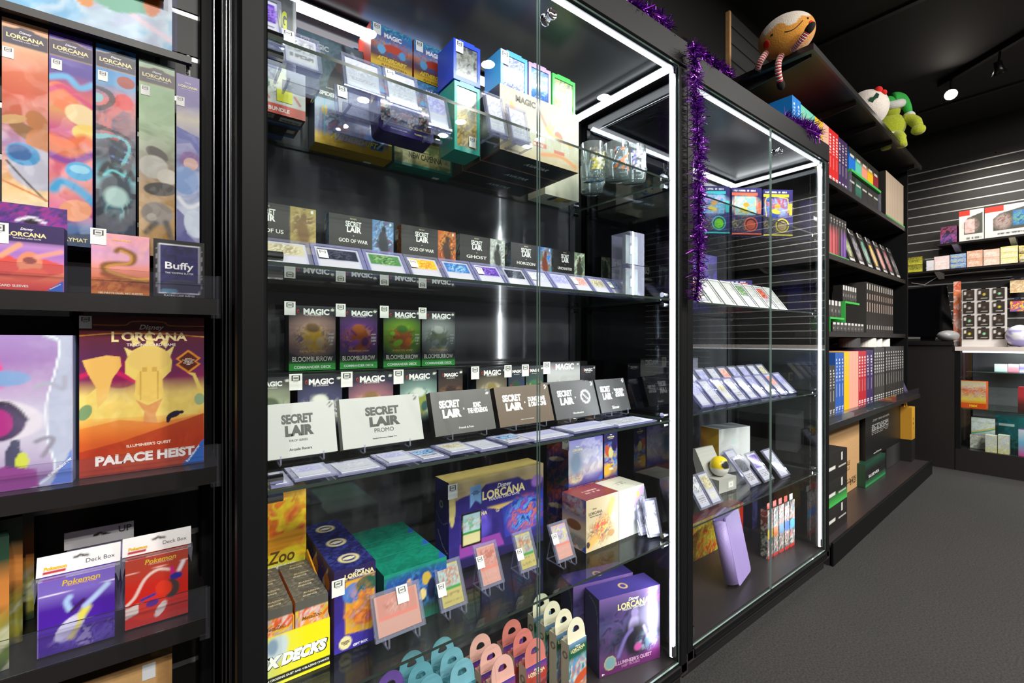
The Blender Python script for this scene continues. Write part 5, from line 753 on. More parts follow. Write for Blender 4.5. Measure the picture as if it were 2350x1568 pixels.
box('trove_box', 'cream box with a red top and fiery scene, front row of the fourth shelf', 'box', .932, 1.071, .895, sD, .1475, .098, {'front': tA, 'left': [('g', '#d8ccb4', '#e0d4bc', '#d8b890', '#3a5a9a', '#3a6ab0'), ('e', .35, .75, .28, .07, -15, '#5a2a1c'), ('m', 29, 5, .6, ['#3a5aa0', '#d87a3a', '#e0d4bc'], (.5, .85, .6, .2)), ('e', .5, .45, .2, .1, 0, '#8a5a2a'), ('m', 30, 6, .6, ['#2a6a5a', '#1c2a4a', '#c8502a', '#d8ccb4'], (.55, .14, .5, .16)), ('p', [(.8, 0), (1, 0), (1, .16)], '#2a58b0')], 'top': [('g', '#7a2a2a', '#8a3430'), ('l', .3, .4, .75, .7, 2, '#d8b0a0')], 'right': '#c8b898', 'side': '#c8b898'}, [('Disney', .25, .80, .12, '#6a5a44', dict(shear=.25)), ('LORCANA', .28, .72, .4, '#5a4c3a', dict(bold=.02)), ('TRADING CARD GAME', .28, .66, .34, '#6a5a44')], res=.0025)
box('trove_box', 'white box with a green and violet scene, front row against the lit post', 'box', 1.073, 1.192, .895, sD, .147, .098, {'front': tB, 'left': '#d8d4cc', 'top': [('g', '#c8c4b4', '#d0ccbc'), ('l', .3, .4, .7, .65, 2, '#8a8674')], 'side': '#d0ccc0'}, res=.0025)
for i, (x, y, zz, rz) in enumerate(((1.163, .862, .003, -.25), (1.172, .836, .003, -.3))):
    slab(['clear packaged card leaning on the white box by the lit post', 'clear packaged card in front of its neighbour by the lit post'][i], x, y, sD + zz, .05, .14 - .03 * i, cardart('grey', 170 + i), .3, rz=rz)
# cards in magnetic cases on clear easels
E5 = [(.365, .850, .105, .086, 'pink', 'landscape card in pink tones on a clear easel before the teal boxes', 0.0, (.62, .8, .024)), (.4925, .862, .066, .098, 'green', 'upright card with pale sky and a green band on a clear easel', 0.0, (.14, .45, .02)), (.610, .885, .066, .098, 'pink', 'upright card in rosy tones on a clear easel, middle of the five easels', 0.0, (.16, .6, .02)), (.728, .890, .062, .096, 'cream', 'upright card with cream text on a clear easel beside the door edge', 0.0, (.14, .45, .02)), (.838, .872, .066, .098, 'violet', 'upright card with mauve and yellow art on a clear easel before the cream box', 0.0, (.16, .6, .02))]
for i, (x, y, w, h, k, lab, rz, st) in enumerate(E5):
    pal = {'pink': ['#b88078', '#c09890', '#a06058'], 'green': ['#98acb0', '#a85a3a', '#b8a890'], 'cream': ['#88a4ac', '#a85a2a', '#b8a87a'], 'violet': ['#a89ac0', '#c8c45a', '#8a84a4']}[k]
    art = [('g', '#a89c64', '#b0a46c', '#b4a870') if k in ('green', 'cream') else ('g', '#b88c84', '#bc968e'), ('r', .05, .42, .95, .96, pal[0]), ('m', 33 + i, 6, .75, pal, (.5, .7, .4, .28)), ('r', .05, .36, .95, .44, '#4a8a4a' if k in ('green', 'cream') else '#c87a70'), ('l', .1, .1, .9, .32, 5, '#8a7a5a' if k in ('green', 'cream') else '#c89088')]
    slab(lab, x, y, sD + .014, w, h, art, .42, rz, stick=st, name='cased_card', th=.007)
    b = MB()
    for sx in (-.3, .3):
        xx = sx * w; b.tube([(xx, -.012, .024), (xx, -.013, .008), (xx, -.008, .003), (xx, .06, .003)], .0019, 6).tube([(xx, .004, .004), (xx, .045, .075)], .0017, 6).tube([(xx, .06, .003), (xx, .043, .07)], .0017, 6)
    b.tube([(-.3 * w, .06, .003), (.3 * w, .06, .003)], .0015, 6)
    o = b.build('card_easel', ACRY); o.location = (x, y, sD + .0012); o.rotation_euler = (0, 0, rz); o['label'] = 'clear easel holding the ' + lab.split(' on a clear')[0]; o['category'] = 'stand'

# -- cabinet deck: hang-tab booster packs and two large quest boxes
def tab_pack(lab, x, y, w, tabc, art, left, gp):
    h, d = .155, .030
    b = box('tab_top_booster', lab, 'booster pack', x - w / 2, x + w / 2, y, sE, h, d, {'front': art, 'left': left, 'top': tabc, 'side': '#c8b8a8'}, lorc(.5, .86, .8, .05), res=.003, group=gp)
    n = 18; out = [(w * .5 * math.cos(math.pi * k / n) * (1 if abs(math.cos(math.pi * k / n)) < .95 else 1), .055 * math.sin(math.pi * k / n) ** .6) for k in range(n + 1)]
    inn = [(w * .19 * math.cos(2 * math.pi * k / n), .024 + .012 * (math.sin(2 * math.pi * k / n) if math.sin(2 * math.pi * k / n) > 0 else .35 * math.sin(2 * math.pi * k / n))) for k in range(n)]
    V, Fc = [], []
    for yy in (0, .0015):
        V += [(p[0], yy, p[1]) for p in out]; V += [(p[0], yy, p[1]) for p in inn]
    m1 = len(out); N = m1 + n
    def ring(base, flip):
        F_ = []
        for k in range(n):                            # upper half of the hole pairs with the arch, lower half with the foot
            a, b2 = k, k + 1; ia = k // 2; ib = (k + 1) // 2
            F_.append((base + a, base + b2, base + m1 + ib) if ia == ib else (base + a, base + b2, base + m1 + ib, base + m1 + ia))
        h0 = n // 2
        F_ += [(base + m1 + h0 + k, base + m1 + (h0 + k + 1) % n, base + 0, base + n)[:4] if k == h0 // 2 else ((base + m1 + h0 + k, base + m1 + (h0 + k + 1) % n, base + n) if k < h0 // 2 else (base + m1 + h0 + k, base + m1 + (h0 + k + 1) % n, base + 0)) for k in range(h0)]
        return [tuple(reversed(f)) for f in F_] if flip else F_
    Fc = ring(0, False) + ring(N, True) + [(k, k + 1, N + k + 1, N + k) for k in range(m1 - 1)]
    o = ob('hang_tab', mesh('hang_tab', V, Fc, mat('tab_' + tabc.lstrip('#'), tabc, .45)), b, loc=(0, .004, h + .0005)); o.rotation_euler = (-.12, 0, 0)
    return b
tealA = [('g', '#2a6a7a', '#3a8a9a', '#5aa0b0', '#4a90a4'), ('m', 3, 4, .5, ['#3a7a8a', '#7ab8c4', '#2a5a6a'], None)]
pinkA = [('g', '#c8702a', '#d8903a', '#c86a5a', '#7a2a3a', '#b8402a', '#3a3a9a'), ('m', 5, 5, .6, ['#d8a04a', '#b83a2a', '#c8788a', '#6a3a2a'], (.5, .35, .6, .4))]
creamA = [('g', '#2a7a8a', '#3a8aa0', '#c87a3a', '#6ab0d0', '#3a7ac0', '#7ab0d8', '#1c5a3c', '#1c5a3c', '#7a9ac8'), ('m', 6, 5, .7, ['#3a8ac8', '#d87a2a', '#c8d8d8', '#2a6a5a'], (.5, .4, .6, .34)), ('e', .75, .35, .2, .08, 20, '#c8502a')]
violA = [('g', '#4a3a8a', '#6a5ab0'), ('m', 6, 5, .6, ['#4a3a8a', '#8a7ac8'], None)]
COLS = [(.395, .93, '#6a4a9a', violA, '#5a4a94', 'violet', 2), (.462, .915, '#5f97a8', tealA, '#4a8090', 'first teal', 3), (.545, .915, '#6fa5b6', tealA, '#4a8090', 'second teal', 3), (.628, .868, '#d3a096', pinkA, '#d8c0b0', 'first pink', 3), (.728, .868, '#bf6e66', pinkA, '#d8c0b0', 'second pink', 3), (.872, .868, '#d8d0b8', creamA, '#d8d0bc', 'cream', 4)]
for (x, y, tabc, art, left, nm, cnt) in COLS:
    for k in range(cnt):
        tab_pack('%s tabbed booster pack on the cabinet floor, %s in the %s column' % (nm.split()[-1], ['front', 'second', 'third', 'fourth'][k], nm), x, y + .048 * k, .066, tabc, art, [('g', left, left), ('o', .5, .78, .05, .018, '#4a4a44')], 'tab topped booster packs on the cabinet floor')
qb = [('g', '#3a1c4a', '#6a2a6a', '#5a3a6a', '#2a2440', '#3a3a54', '#4a4a7c', '#3a3064', '#5a4a80', '#7a5aa0'), ('m', 7, 4, .5, ['#2a2440', '#4a4a70', '#6a4a8a', '#1c1a30'], (.5, .5, .6, .4)), ('e', .8, .62, .2, .22, 0, '#8078a0', .9), ('e', .55, .55, .08, .14, -10, '#b0a0d4', .4), ('e', .57, .72, .06, .06, 0, '#9a8ac4', .4), ('e', .6, .35, .2, .22, 0, '#1c1826', .5), ('s', [(.3, .2), (.42, .42), (.52, .5)], .04, '#7a6ab0'), ('s', [(.72, .5), (.78, .35)], .03, '#b8a8e0'), ('m', 8, 7, .5, ['#7aa0b8', '#4a3a6a', '#b0b8d0', '#3a3050'], (.78, .3, .2, .16)), ('e', .62, .25, .06, .05, 0, '#c0509a', .5), ('p', [(0, 0), (1, 0), (1, .16), (.6, .12), (.3, .06), (0, .04)], '#6a2064', .75), ('e', .17, .15, .09, .085, 0, '#7aa0a8'), ('o', .17, .15, .085, .008, '#c8b878'), ('m', 31, 9, .4, ['#c85aa8', '#6a4a9a', '#e0a0d0'], (.9, .86, .16, .12))]
for k, (xc, yc, lab) in enumerate(((1.0765, .855, 'purple quest game box on the cabinet floor beside the lit post'), (1.062, .945, 'purple quest game box standing behind the front purple one'))):
    b = box('game_box', lab, 'box', xc - .109, xc + .109, yc, sE, .222 if k == 0 else .226, .075, {'front': qb, 'left': [('g', '#2c2c4c', '#3a3a60', '#2e2e54'), ('s', [(.9, .1), (.85, .8), (.3, .95)], .008, '#7a86b0')], 'top': [('g', '#3a3078', '#463a84'), ('o', .5, .5, .16, .05, '#c8a868')], 'right': '#8a8aa4', 'side': '#332c60'},
        lorc(.55, .84, .52, .065) + ([("ILLUMINEER'S QUEST", .55, .105, .6, '#c89ac0', dict(bold=.03, rot=-.02)), ('DEEP TROUBLE', .5, .06, .3, '#b07aa8'), ('8+', .06, .03, .04, '#ffffff')] if k == 0 else []), res=.003, rz=-.24, group='purple quest game boxes')
# ---------------------------------------------------------------- goods in the second lit cabinet
fA, fB, fC_, fD, fE = S_TOP
def plays(lab, x, y, z, rz, c, bgc, disc, w=.140, h=.212, tilt=0.0):
    art = [('g', '#2a2450', '#3a3470', '#3a3470', '#2e2858', '#3a3470'), ('r', 0, 0, 1, .035, c), ('r', .0, .84, .86, .9, c), ('r', .1, .42, .82, .82, bgc[0]), ('m', len(lab), 6, .75, bgc, (.45, .62, .4, .24)), ('s', [(.1, .42), (.1, .82), (.74, .82), (.84, .74), (.84, .5)], .012, c), ('r', .88, .45, .98, .7, c), ('e', .48, .64, .07, .05, 0, '#e0a03a'), ('e', .42, .52, .1, .05, -15, '#e0c83a'),
           ('m', 4, 7, .6, ['#8a8a5a', '#3a3450', '#c8b45a', '#5a5440'], (.3, .22, .3, .16)), ('e', .64, .22, .15, .15, 0, c, .06), ('e', .64, .22, .128, .128, 0, '#2a2438', .06), ('e', .64, .21, .1, .1, 0, disc, .2), ('m', 9, 12, .4, [disc, '#3a3438', disc], (.64, .21, .1, .1)), ('l', .05, .92, .8, .98, 1, '#d8d8e8'), ('e', .16, .93, .012, .012, 0, '#f0f0f0'), ('e', .3, .93, .012, .012, 0, '#f0f0f0'), ('e', .44, .93, .012, .012, 0, '#f0f0f0')]
    und = [('g', '#4a2a8a', '#5a34a0'), ('r', 0, .8, 1, 1, c), ('l', .1, .2, .9, .6, 2, '#d8c8f0')]
    V, Fc, C = carton(w, .06, h, {'front': art, 'bottom': und, 'left': '#2e2858', 'right': '#4a44a0', 'side': '#2e2858'}, .0025)
    o = ob('playset_box', mesh('playset_box', V, Fc, GLOSSP, C), None, label=lab, cat='box', group='bright framed playset boxes'); o.location = (x, y, z + .001); o.rotation_euler = (-tilt, 0, rz); return o
plays('turquoise framed playset box with a green disc behind the purple tinsel', 1.955, 1.085, fA, -.58, '#3fc0c8', ['#6ab0dc', '#a8d0e8', '#c89ab0', '#4a90c8'], '#7ad82a')
plays('coral framed playset box with an orange disc, between the turquoise and yellow framed ones', 2.095, 1.01, fA, -.58, '#ec6a4c', ['#9ad0dc', '#d8e0d8', '#d8a83a', '#8ac0d0'], '#d8604a')
plays('yellow framed playset box with a sandy disc nearest the lit post of its cabinet', 2.235, .935, fA, -.58, '#e8d82c', ['#2a4aa0', '#6a8ac8', '#d85a3a', '#a8b8d8'], '#c8a878')
plays('coral framed playset box standing behind the leaning white card cases', 2.07, 1.05, fB, -.5, '#ec6a4c', ['#6aa8dc', '#d8e0d8', '#4a80c0', '#e0903a'], '#c83a2a', w=.17, h=.15)
for k in range(3):
    box('game_box', 'violet game box with white lettering, %s of three at the rear of the second shelf' % ORD[k], 'box', 1.62 + .15 * k, 1.765 + .15 * k, 1.135, fB, .27, .08, {'front': [('g', '#3a2a9a', '#4a3aa4', '#2e2a54', '#34305c'), ('m', k + 3, 4, .5, ['#3a2a8a', '#5a4ab8', '#2a2450'], None)], 'side': '#2a2458'}, [('QUEST', .5, .5, .6, '#d8d4ec', dict(bold=.03))] if k == 3 else [], group='violet game boxes')
for i in range(8):
    x = 1.475 + .088 * i; k = ['gold', 'white', 'white', 'white', 'green', 'white', 'red', 'white'][i]
    slab('white edged card case on the second shelf, %s from the tinsel, %s card' % (ORD[i], {'gold': 'golden', 'white': 'pale', 'green': 'green', 'red': 'red'}[k]), x, .852, fB, .078, .125, cardart(k, 200 + i) if k != 'white' else [('g', '#b4b4b4', '#c4c4c2'), ('m', i + 2, 5, .4, ['#b0b0b0', '#c8c8c8', '#a0a0a4'], None)], .62, 0, group='white edged card cases', m=mat('white_case', '#b4b4b4', .25))
for row, (y, n, x0, tl_) in enumerate(((.855, 9, 1.50, .75), (.955, 9, 1.55, .7))):
    for i in range(n):
        k = ['lilac', 'white', 'cream', 'grey', 'white', 'lilac', 'white', 'pink', 'lilac'][(i + row * 3) % 9]
        slab('graded slab with a %s label, %s from the black post, %s row of slabs' % (k, ORD[i], ['front', 'rear'][row]), x0 + .087 * i, y, fC_ + (.03 if row else 0), .07, .115, cardart(k, 220 + 10 * row + i), tl_, 0, group='graded slabs on the third shelf of the farther cabinet', m=ACRY if row else LILAC)
b = MB().box(1.5, .95, 0, 2.33, 1.02, .028).build('display_riser', ACRY2); b.location = (0, 0, fC_ + .0008); b['label'] = 'long clear riser under the rear row of graded slabs'; b['category'] = 'riser'
b = MB().box(1.46, .93, 0, 1.76, .934, .16).box(1.46, .93, .16, 1.76, 1.06, .164).box(1.46, 1.056, 0, 1.76, 1.06, .16).build('display_riser', ACRY); b.location = (0, .12, fC_ + .0008); b['label'] = 'clear table riser behind the graded slabs near the black post'; b['category'] = 'riser'
for i in range(2): slab('%s card case on the clear table riser in the farther cabinet' % ['violet', 'grey'][i], 1.60 + .08 * i, 1.07, fC_ + .165, .07, .1, cardart(['violet', 'grey'][i], 250 + i), .7)
for i in range(7):
    x = 1.80 + .082 * i
    r = root('coin_stand', '%s collector coin on a backing card, %s along the rear row' % (['pale', 'cream', 'silver', 'gold', 'silver', 'dark', 'white'][i], ORD[i]), 'coin', (x, 1.13, fC_ + .001), 0, 'collector coins on cards')
    MB().box(-.026, 0, 0, .026, .004, .05).build('backing_card', mat(['coin_card_cream', 'coin_card_dark'][i % 2], ['#c8c09a', '#2a2a30'][i % 2], .6), r)
    MB().lathe([(0, .0), (.017, 0), (.017, .003), (0, .003)], 20, M=Matrix.Translation((0, -.0005, .026)) @ Matrix.Rotation(math.pi / 2, 4, 'X')).build('coin', mat(['coin_silver', 'coin_gold'][i == 3], ['#c8ccd4', '#d8b85a'][i == 3], .25, .7), r)
# fourth shelf: white gift box, grey ball box, slabs
V, Fc, C = carton(.205, .1, .2, {'front': [('g', '#b8b8ba', '#c0c0c0'), ('e', .45, .6, .2, .2, 0, '#c8c8cc', .5), ('p', [(.2, .5), (.35, .62), (.6, .5), (.55, .34), (.3, .36)], '#bcbcc0'), ('e', .48, .68, .1, .06, 0, '#b8c8c4')], 'left': [('h', '#c07810', '#d8a010', '#e0b010')], 'top': '#8a8a8e', 'side': '#d8d8da'}, .004)
o = ob('gift_box', mesh('gift_box', V, Fc, PRINT, C), None, label='large white gift box with an amber side on the fourth shelf of the farther cabinet', cat='box'); o.location = (2.055, 1.045, fD + .001); o.rotation_euler = (0, 0, -.2)
r = root('ball_case', 'open light grey case holding a black and yellow ball, beside the white gift box', 'case', (1.765, .925, fD + .001), -.06)
GC = mat('grey_case', '#a4a29e', .5); w = .12; b = MB().box(-w / 2, 0, 0, w / 2, .1, .052)
b.build('case_base', GC, r)
MB().prism([(.052, .053), (.1, .053), (.125, .15), (.105, .155)], -w / 2, w / 2, plane='yz').build('case_lid', GC, r)
ball = MB().ell((0, .036, .092), (.04, .036, .04), 28, 20, fn=lambda p: '#e8e6e0' if p.z < -.12 else ('#2a2a2c' if (p.z < 0 or (abs(p.x) < .62 and p.z < .62)) else '#e8c81a'))
ball.build('ball', mat('ball_shell', attr=True, rough=.2), r, True)
V, Fc, C = carton(.05, .001, .03, {'front': [('g', '#b8b6b0', '#b8b6b0'), ('r', .25, .2, .75, .8, '#e8e8e4'), ('r', .38, .35, .62, .65, '#b8b6b0')], 'side': '#b8b6b0'}, .003); ob('emblem_plate', mesh('emblem_plate', V, Fc, PRINT, C), r, loc=(.02, -.0012, .01))
for i, (x, y, k, lab) in enumerate(((1.92, .885, 'dark', 'dark card slab on the fourth shelf beside the grey ball case'), (2.03, .88, 'violet', 'violet card slab on the fourth shelf, middle of its three slabs'), (2.15, .865, 'white', 'white card slab on the fourth shelf nearest the lit post'), (1.86, .985, 'gold', 'golden card slab behind the grey ball case'), (2.0, .96, 'white', 'tall clear card slab against the white gift box'))):
    slab(lab, x, y, fD, .085, .135, cardart(k, 260 + i), .7, 0, m=ACRY)
for i in range(2): slab('clear packaged card at the black post end of the fourth shelf, %s' % ['outer', 'inner'][i], 1.52 + .075 * i, .87, fD, .07, .12, cardart(['grey', 'cream'][i], 280 + i), .6)
# deck: lilac binder, blister packs, dark binder box, red box
r = root('ring_binder', 'lilac zip binder leaning back on the floor of the farther cabinet', 'binder', (1.825, .885, fE + .002), .2); LIL = mat('lilac_leatherette', '#a68fd0', .45, noise=(200, .05, .2))
P = []
for (cx, cz, a0) in ((.085 - .016, .255 - .016, 0), (-.085 + .016, .255 - .016, 90), (-.085 + .016, .016, 180), (.085 - .016, .016, 270)):
    for k in range(5): a = math.radians(a0 + k * 22.5); P.append((cx + .016 * math.cos(a), cz + .016 * math.sin(a)))
c_ = MB().prism(P[::-1], 0, .006).prism(P[::-1], .046, .052).build('cover', LIL, r); c_.rotation_euler = (-.2, 0, 0); c_.location = (0, .0, .012)
s_ = MB().tube([(-.082, .026, .012), (-.082, .026, .243)], .0255, 18).build('spine', LIL, r, True); s_.rotation_euler = (-.2, 0, 0); s_.location = (0, 0, .012)
z_ = MB().prism([(x * .97, (z - .1275) * .97 + .1275) for x, z in P[::-1]], .0061, .0459).build('zip_edge', mat('lilac_zip', '#8a76b4', .6), r); z_.rotation_euler = (-.2, 0, 0); z_.location = (0, 0, .012)
for k in range(5):
    art = [('g', '#2a4a3a', '#c8d0cc', '#3a5a4c', '#e0e4e0', '#2c5040'), ('m', k + 5, 8, .8, ['#2c4a3c', '#e4e8e4', '#c8503a', '#6a8a9a', '#1c2a24'], None), ('e', .5, .5, .2, .1, 0, ['#d8b83a', '#d87a2a', '#4a8ac0', '#3a6ac0', '#5aa0d8'][k]), ('r', 0, 0, 1, .06, '#c8302a')]
    b = box('blister_pack', 'white and green blister pack on the cabinet floor, %s from the door edge' % ORD[k], 'pack', 2.085 + .052 * k, 2.133 + .052 * k, .915 - .002 * k, fE, .215, .03, {'front': art, 'left': [('g', '#1c2a24', '#2a3a34', '#c8302a'), ('m', 4, 8, .5, ['#1c2a24', '#d8d8d4', '#3a4a44'], None)], 'side': '#24302a'}, res=.003, group='blister packs with red tabs')
    MB().box(-.016, .006, .2156, .016, .0075, .242).build('hang_tab', mat('red_tab' if k != 4 else 'white_tab', '#d8402e' if k != 4 else '#d8dcd8', .4), b)
box('binder_box', 'dark navy binder box at the rear of the farther cabinet floor', 'box', X(1765, 1.1), 2.36, 1.11, fE, .33, .06, {'front': [('g', '#2a2654', '#2c2858', '#221f40', '#262244'), ('m', 4, 5, .35, ['#2a2658', '#4a4a7a', '#1c1a34'], None)], 'side': '#221f40'}, [('STEALTH', .46, .86, .6, '#c8c8d4', dict(bold=0)), ('BINDER', .44, .78, .26, '#b8b8c8')])
box('card_game_box', 'red and yellow game box behind the lilac binder', 'box', 1.70, X(1715, 1.08), 1.10, fE, .165, .06, {'front': [('g', '#8a2a1c', '#c8641c', '#d0a828', '#b8501c', '#d0b028'), ('m', 8, 6, .6, ['#c83a1c', '#e0b82a', '#6a8a3a', '#e8d04a'], None), ('r', .94, 0, 1, 1, '#c82a1c')], 'side': '#8a1c1c'})
box('card_game_box', 'grey green game box at the black post end of the farther cabinet floor', 'box', 1.50, 1.69, 1.08, fE, .2, .06, {'front': [('g', '#1c2420', '#5a6a5c', '#3a4a40'), ('m', 9, 6, .6, ['#1c2a24', '#8a9a8c', '#c83a3a', '#2a3a34'], None)], 'side': '#1c2420'})

# ---------------------------------------------------------------- goods on the long open shelving (frame g)
gX = lambda u, n=.12: X(u, n, 'g')
GS = {k: H0 + z + .0006 for k, z in GZ.items()}
def spine_row(items, n, z, h, d, name, cat, what, group, where):
    cnt = {}
    tot = {}
    for it in items: tot[it[3]] = tot.get(it[3], 0) + 1
    for (s0, s1, col, cname, dark, hh) in items:
        cnt[cname] = cnt.get(cname, 0) + 1
        lab = '%s %s %s' % (cname, what, where) if tot[cname] == 1 else '%s %s %s, %s from the cabinet' % (cname, what, where, ORD[cnt[cname] - 1])
        front = [('g', col, col), ('l', .3, .55, .7, .93, 7, '#e8e4e0' if dark else '#b8a890'), ('s', [(.5, .3), (.5, .5)], .008, '#e8e4e0' if dark else col), ('l', .2, .04, .8, .16, 3, '#e8e8e8' if dark else col)]
        box(name, lab, cat, s0, s1, n, z, h * hh, d, {'front': front, 'side': col}, fr='g', res=.004, group=group)
def rows(edges, cols):
    out = []
    for (ua, ub, n, col, cname, dark, hh) in cols:
        a, b = edges(ua), edges(ub); st = (b - a) / n
        out += [(a + st * k, a + st * (k + 1) - .0015, col, cname, dark, hh) for k in range(n)]
    return out
spine_row(rows(gX, [(1818, 1838, 2, '#1a78c8', 'bright blue', True, 1), (1838, 1870, 3, '#6cc0a8', 'sea green', False, .97), (1870, 1888, 2, '#e0b410', 'yellow', False, .97), (1888, 1902, 1, '#dba58e', 'wide salmon', False, .99), (1902, 1924, 3, '#c42222', 'red', True, .99), (1924, 1945, 3, '#3a2650', 'plum', True, .97)]), .12, GS['a'], .325, .27, 'ring_binder', 'binder', 'binder', 'binders on the high shelf', 'on the high shelf above the cabinet roof')
s0, s1 = gX(1948), gX(2016); pit = (s1 - s0) / 5
cub = [('#1a6ac8', 'blue'), ('#5ab8a0', 'teal'), ('#e09078', 'salmon'), ('#e0b010', 'yellow'), ('#8a1c2c', 'maroon')]
for k, (c, nm) in enumerate(cub):
    a = s0 + pit * k
    box('deck_box', 'black topped deck box with a %s body on the green tray of the high shelf' % nm, 'deck box', a, a + pit - .003, .12, GS['a'] + .168, .145, .08, {'front': [('g', c, c, c, '#242320', '#1f1e1c'), ('r', .2, .62, .8, .74, '#c8c4b8')], 'left': [('g', c, c, c, '#242320')], 'side': '#242320'}, fr='g', group='black topped deck boxes')
    box('deck_box', 'black deck box under the green tray of the high shelf, %s from the plum binders' % ORD[k], 'deck box', a, a + pit - .003, .12, GS['a'], .145, .08, {'front': [('g', '#1c1b1a', '#2a6a5a' if k in (1,) else '#201f1e', '#242322'), ('r', .15, .66, .85, .74, '#b8b4a8')], 'side': '#1e1d1c'}, fr='g', group='black deck boxes under the green tray')
b = MB().box(s0 - .004, .105, 0, s1 + .002, .22, .016).build('display_tray', mat('green_tray', '#3fae4c', .4)); b.location = wp('g', 0, 0, GS['a'] + .1505); b.rotation_euler = (0, 0, gl[2]); b['label'] = 'green tray under the coloured deck boxes on the high shelf'; b['category'] = 'tray'
b = MB().box(s0 - .004, .105, 0, s0 - .001, .22, .15).box(s1 - .001, .105, 0, s1 + .002, .22, .15).build('tray_support', ACRY); b.location = wp('g', 0, 0, GS['a'] + .0002); b.rotation_euler = (0, 0, gl[2]); b['label'] = 'clear pair of supports carrying the green tray on the high shelf'; b['category'] = 'support'
s0, s1 = gX(2033, .10), GL - .05; pit = (s1 - s0) / 11
b = MB().box(s0 - .01, .092, 0, s1 + .005, .3, .012).build('display_tray', MATS['green_tray']); b.location = wp('g', 0, 0, GS['a']); b.rotation_euler = (0, 0, gl[2]); b['label'] = 'green tray under the row of beige folders at the far end of the high shelf'; b['category'] = 'tray'
for k in range(11):
    box('card_folder', 'beige spined folder on the high shelf, %s from the black end face' % ORD[k], 'folder', s0 + pit * k, s0 + pit * (k + 1) - .002, .10, GS['a'] + .0126, .33, .2, {'front': [('g', '#b8a48e', '#c0ac96', '#bca892')], 'left': [('g', '#232220', '#2a2826'), ('o', .55, .86, .07, .02, '#c8c4bc'), ('r', .3, .3, .75, .32, '#b8b4ac'), ('r', .3, .22, .75, .24, '#b8b4ac')] if k == 0 else '#2a2826', 'side': '#2a2826'}, fr='g', group='beige spined folders')
# second level: maroon sleeves and leaning blister packs
s0 = gX(1897, .12)
for k, c in enumerate(['#8a6a5a', '#a83a44', '#b04a50', '#8a2030', '#2a2428', '#5a3488', '#6a4a98']):
    box('sleeve_pack', '%s sleeve pack in the black topped row on the second level' % ['tan', 'rose red', 'brick red', 'crimson', 'charcoal', 'dark violet', 'pale violet'][k], 'pack', s0 + .052 * k, s0 + .052 * k + .047, .12, GS['b'] + .014, .235, .06, {'front': [('g', c, c, c, '#221f1f', '#262323'), ('s', [(.2, .05), (.2, .75)], .01, '#c89a98'), ('l', .3, .82, .8, .95, 2, '#c8c4c0')], 'side': '#242020'}, fr='g', group='sleeve packs on the green tray')
b = MB().box(s0 - .006, .105, 0, s0 + .37, .25, .0125).build('display_tray', MATS['green_tray']); b.location = wp('g', 0, 0, GS['b']); b.rotation_euler = (0, 0, gl[2]); b['label'] = 'green tray under the sleeve packs on the second level'; b['category'] = 'tray'
bl = [('#8a9a5a', 'olive'), ('#5a5a6a', 'slate'), ('#4a9a80', 'jade'), ('#d8a81c', 'golden'), ('#d88a7a', 'salmon'), ('#a83040', 'crimson'), ('#3a3a40', 'black')]
sa, sb = gX(1951, .1), GL - .06; pit = (sb - sa) / 7
for k, (c, nm) in enumerate(bl):
    b = box('blister_pack', 'black framed blister pack with a %s centre leaning on the second level' % nm, 'pack', sa + pit * k, sa + pit * k + .12, .10, GS['b'] + .004, .25, .02, {'front': [('g', '#3a3432', '#2c2828', '#2e2a2a'), ('r', .3, .12, .72, .76, c), ('m', k + 3, 5, .4, [c, '#d8d4d0', c], (.5, .42, .3, .3)), ('l', .3, .84, .75, .92, 1, '#b8b4b0'), ('r', .05, .86, .22, 1, '#d8d8d4'), ('r', .1, 0, .9, .08, '#b8b8b8')], 'side': '#2a2626'}, fr='g', tilt=.28, group='leaning blister packs')
# third level: small black goods, two green trays, row of black boxes with white bars
for lv, (zoff, ua, ub, n, ht) in enumerate(((.085, 1899, 1931, 4, .1), (.19, 1934, 1966, 6, .1), (.0, 1899, 1972, 9, .055))):
    a, b_ = gX(ua, .12), gX(ub, .12); st = (b_ - a) / n
    if zoff: 
        t = MB().box(a - .004, .105, 0, b_ + .002, .2, .012).box(a - .004, .19, -zoff + .001, b_ + .002, .2, 0).box(a - .004, .105, -zoff + .001, a - .001, .19, 0).build('display_tray', MATS['green_tray'] if lv < 2 else ACRY); t.location = wp('g', 0, 0, GS['c'] + zoff - .0125 if zoff else GS['c']); t.rotation_euler = (0, 0, gl[2]); t['label'] = ['low green tray of small black packs on the third level', 'raised green tray of small black packs on the third level'][lv]; t['category'] = 'tray'
    for k in range(n):
        box('small_pack', '%s black and white pack on the %s, third open level' % (ORD[k], ['low green tray', 'raised green tray', 'shelf front'][lv]), 'pack', a + st * k, a + st * (k + 1) - .004, .12 if lv < 2 else .095, GS['c'] + zoff + (.0006 if zoff else 0), ht, .05 if lv < 2 else .022, {'front': [('g', '#2a2828', '#4a4646', '#242222'), ('r', .15, .7, .85, .98, '#c8c8c6'), ('r', .2, .3, .4, .45, '#a8a8a6'), ('m', k + lv, 6, .4, ['#242222', '#6a6664', '#1c1a1a'], (.5, .3, .4, .3))], 'side': '#1f1d1d'}, fr='g', group='small black packs on the third level')
a, b_ = gX(1988, .12), gX(2050, .12); st = (b_ - a) / 12
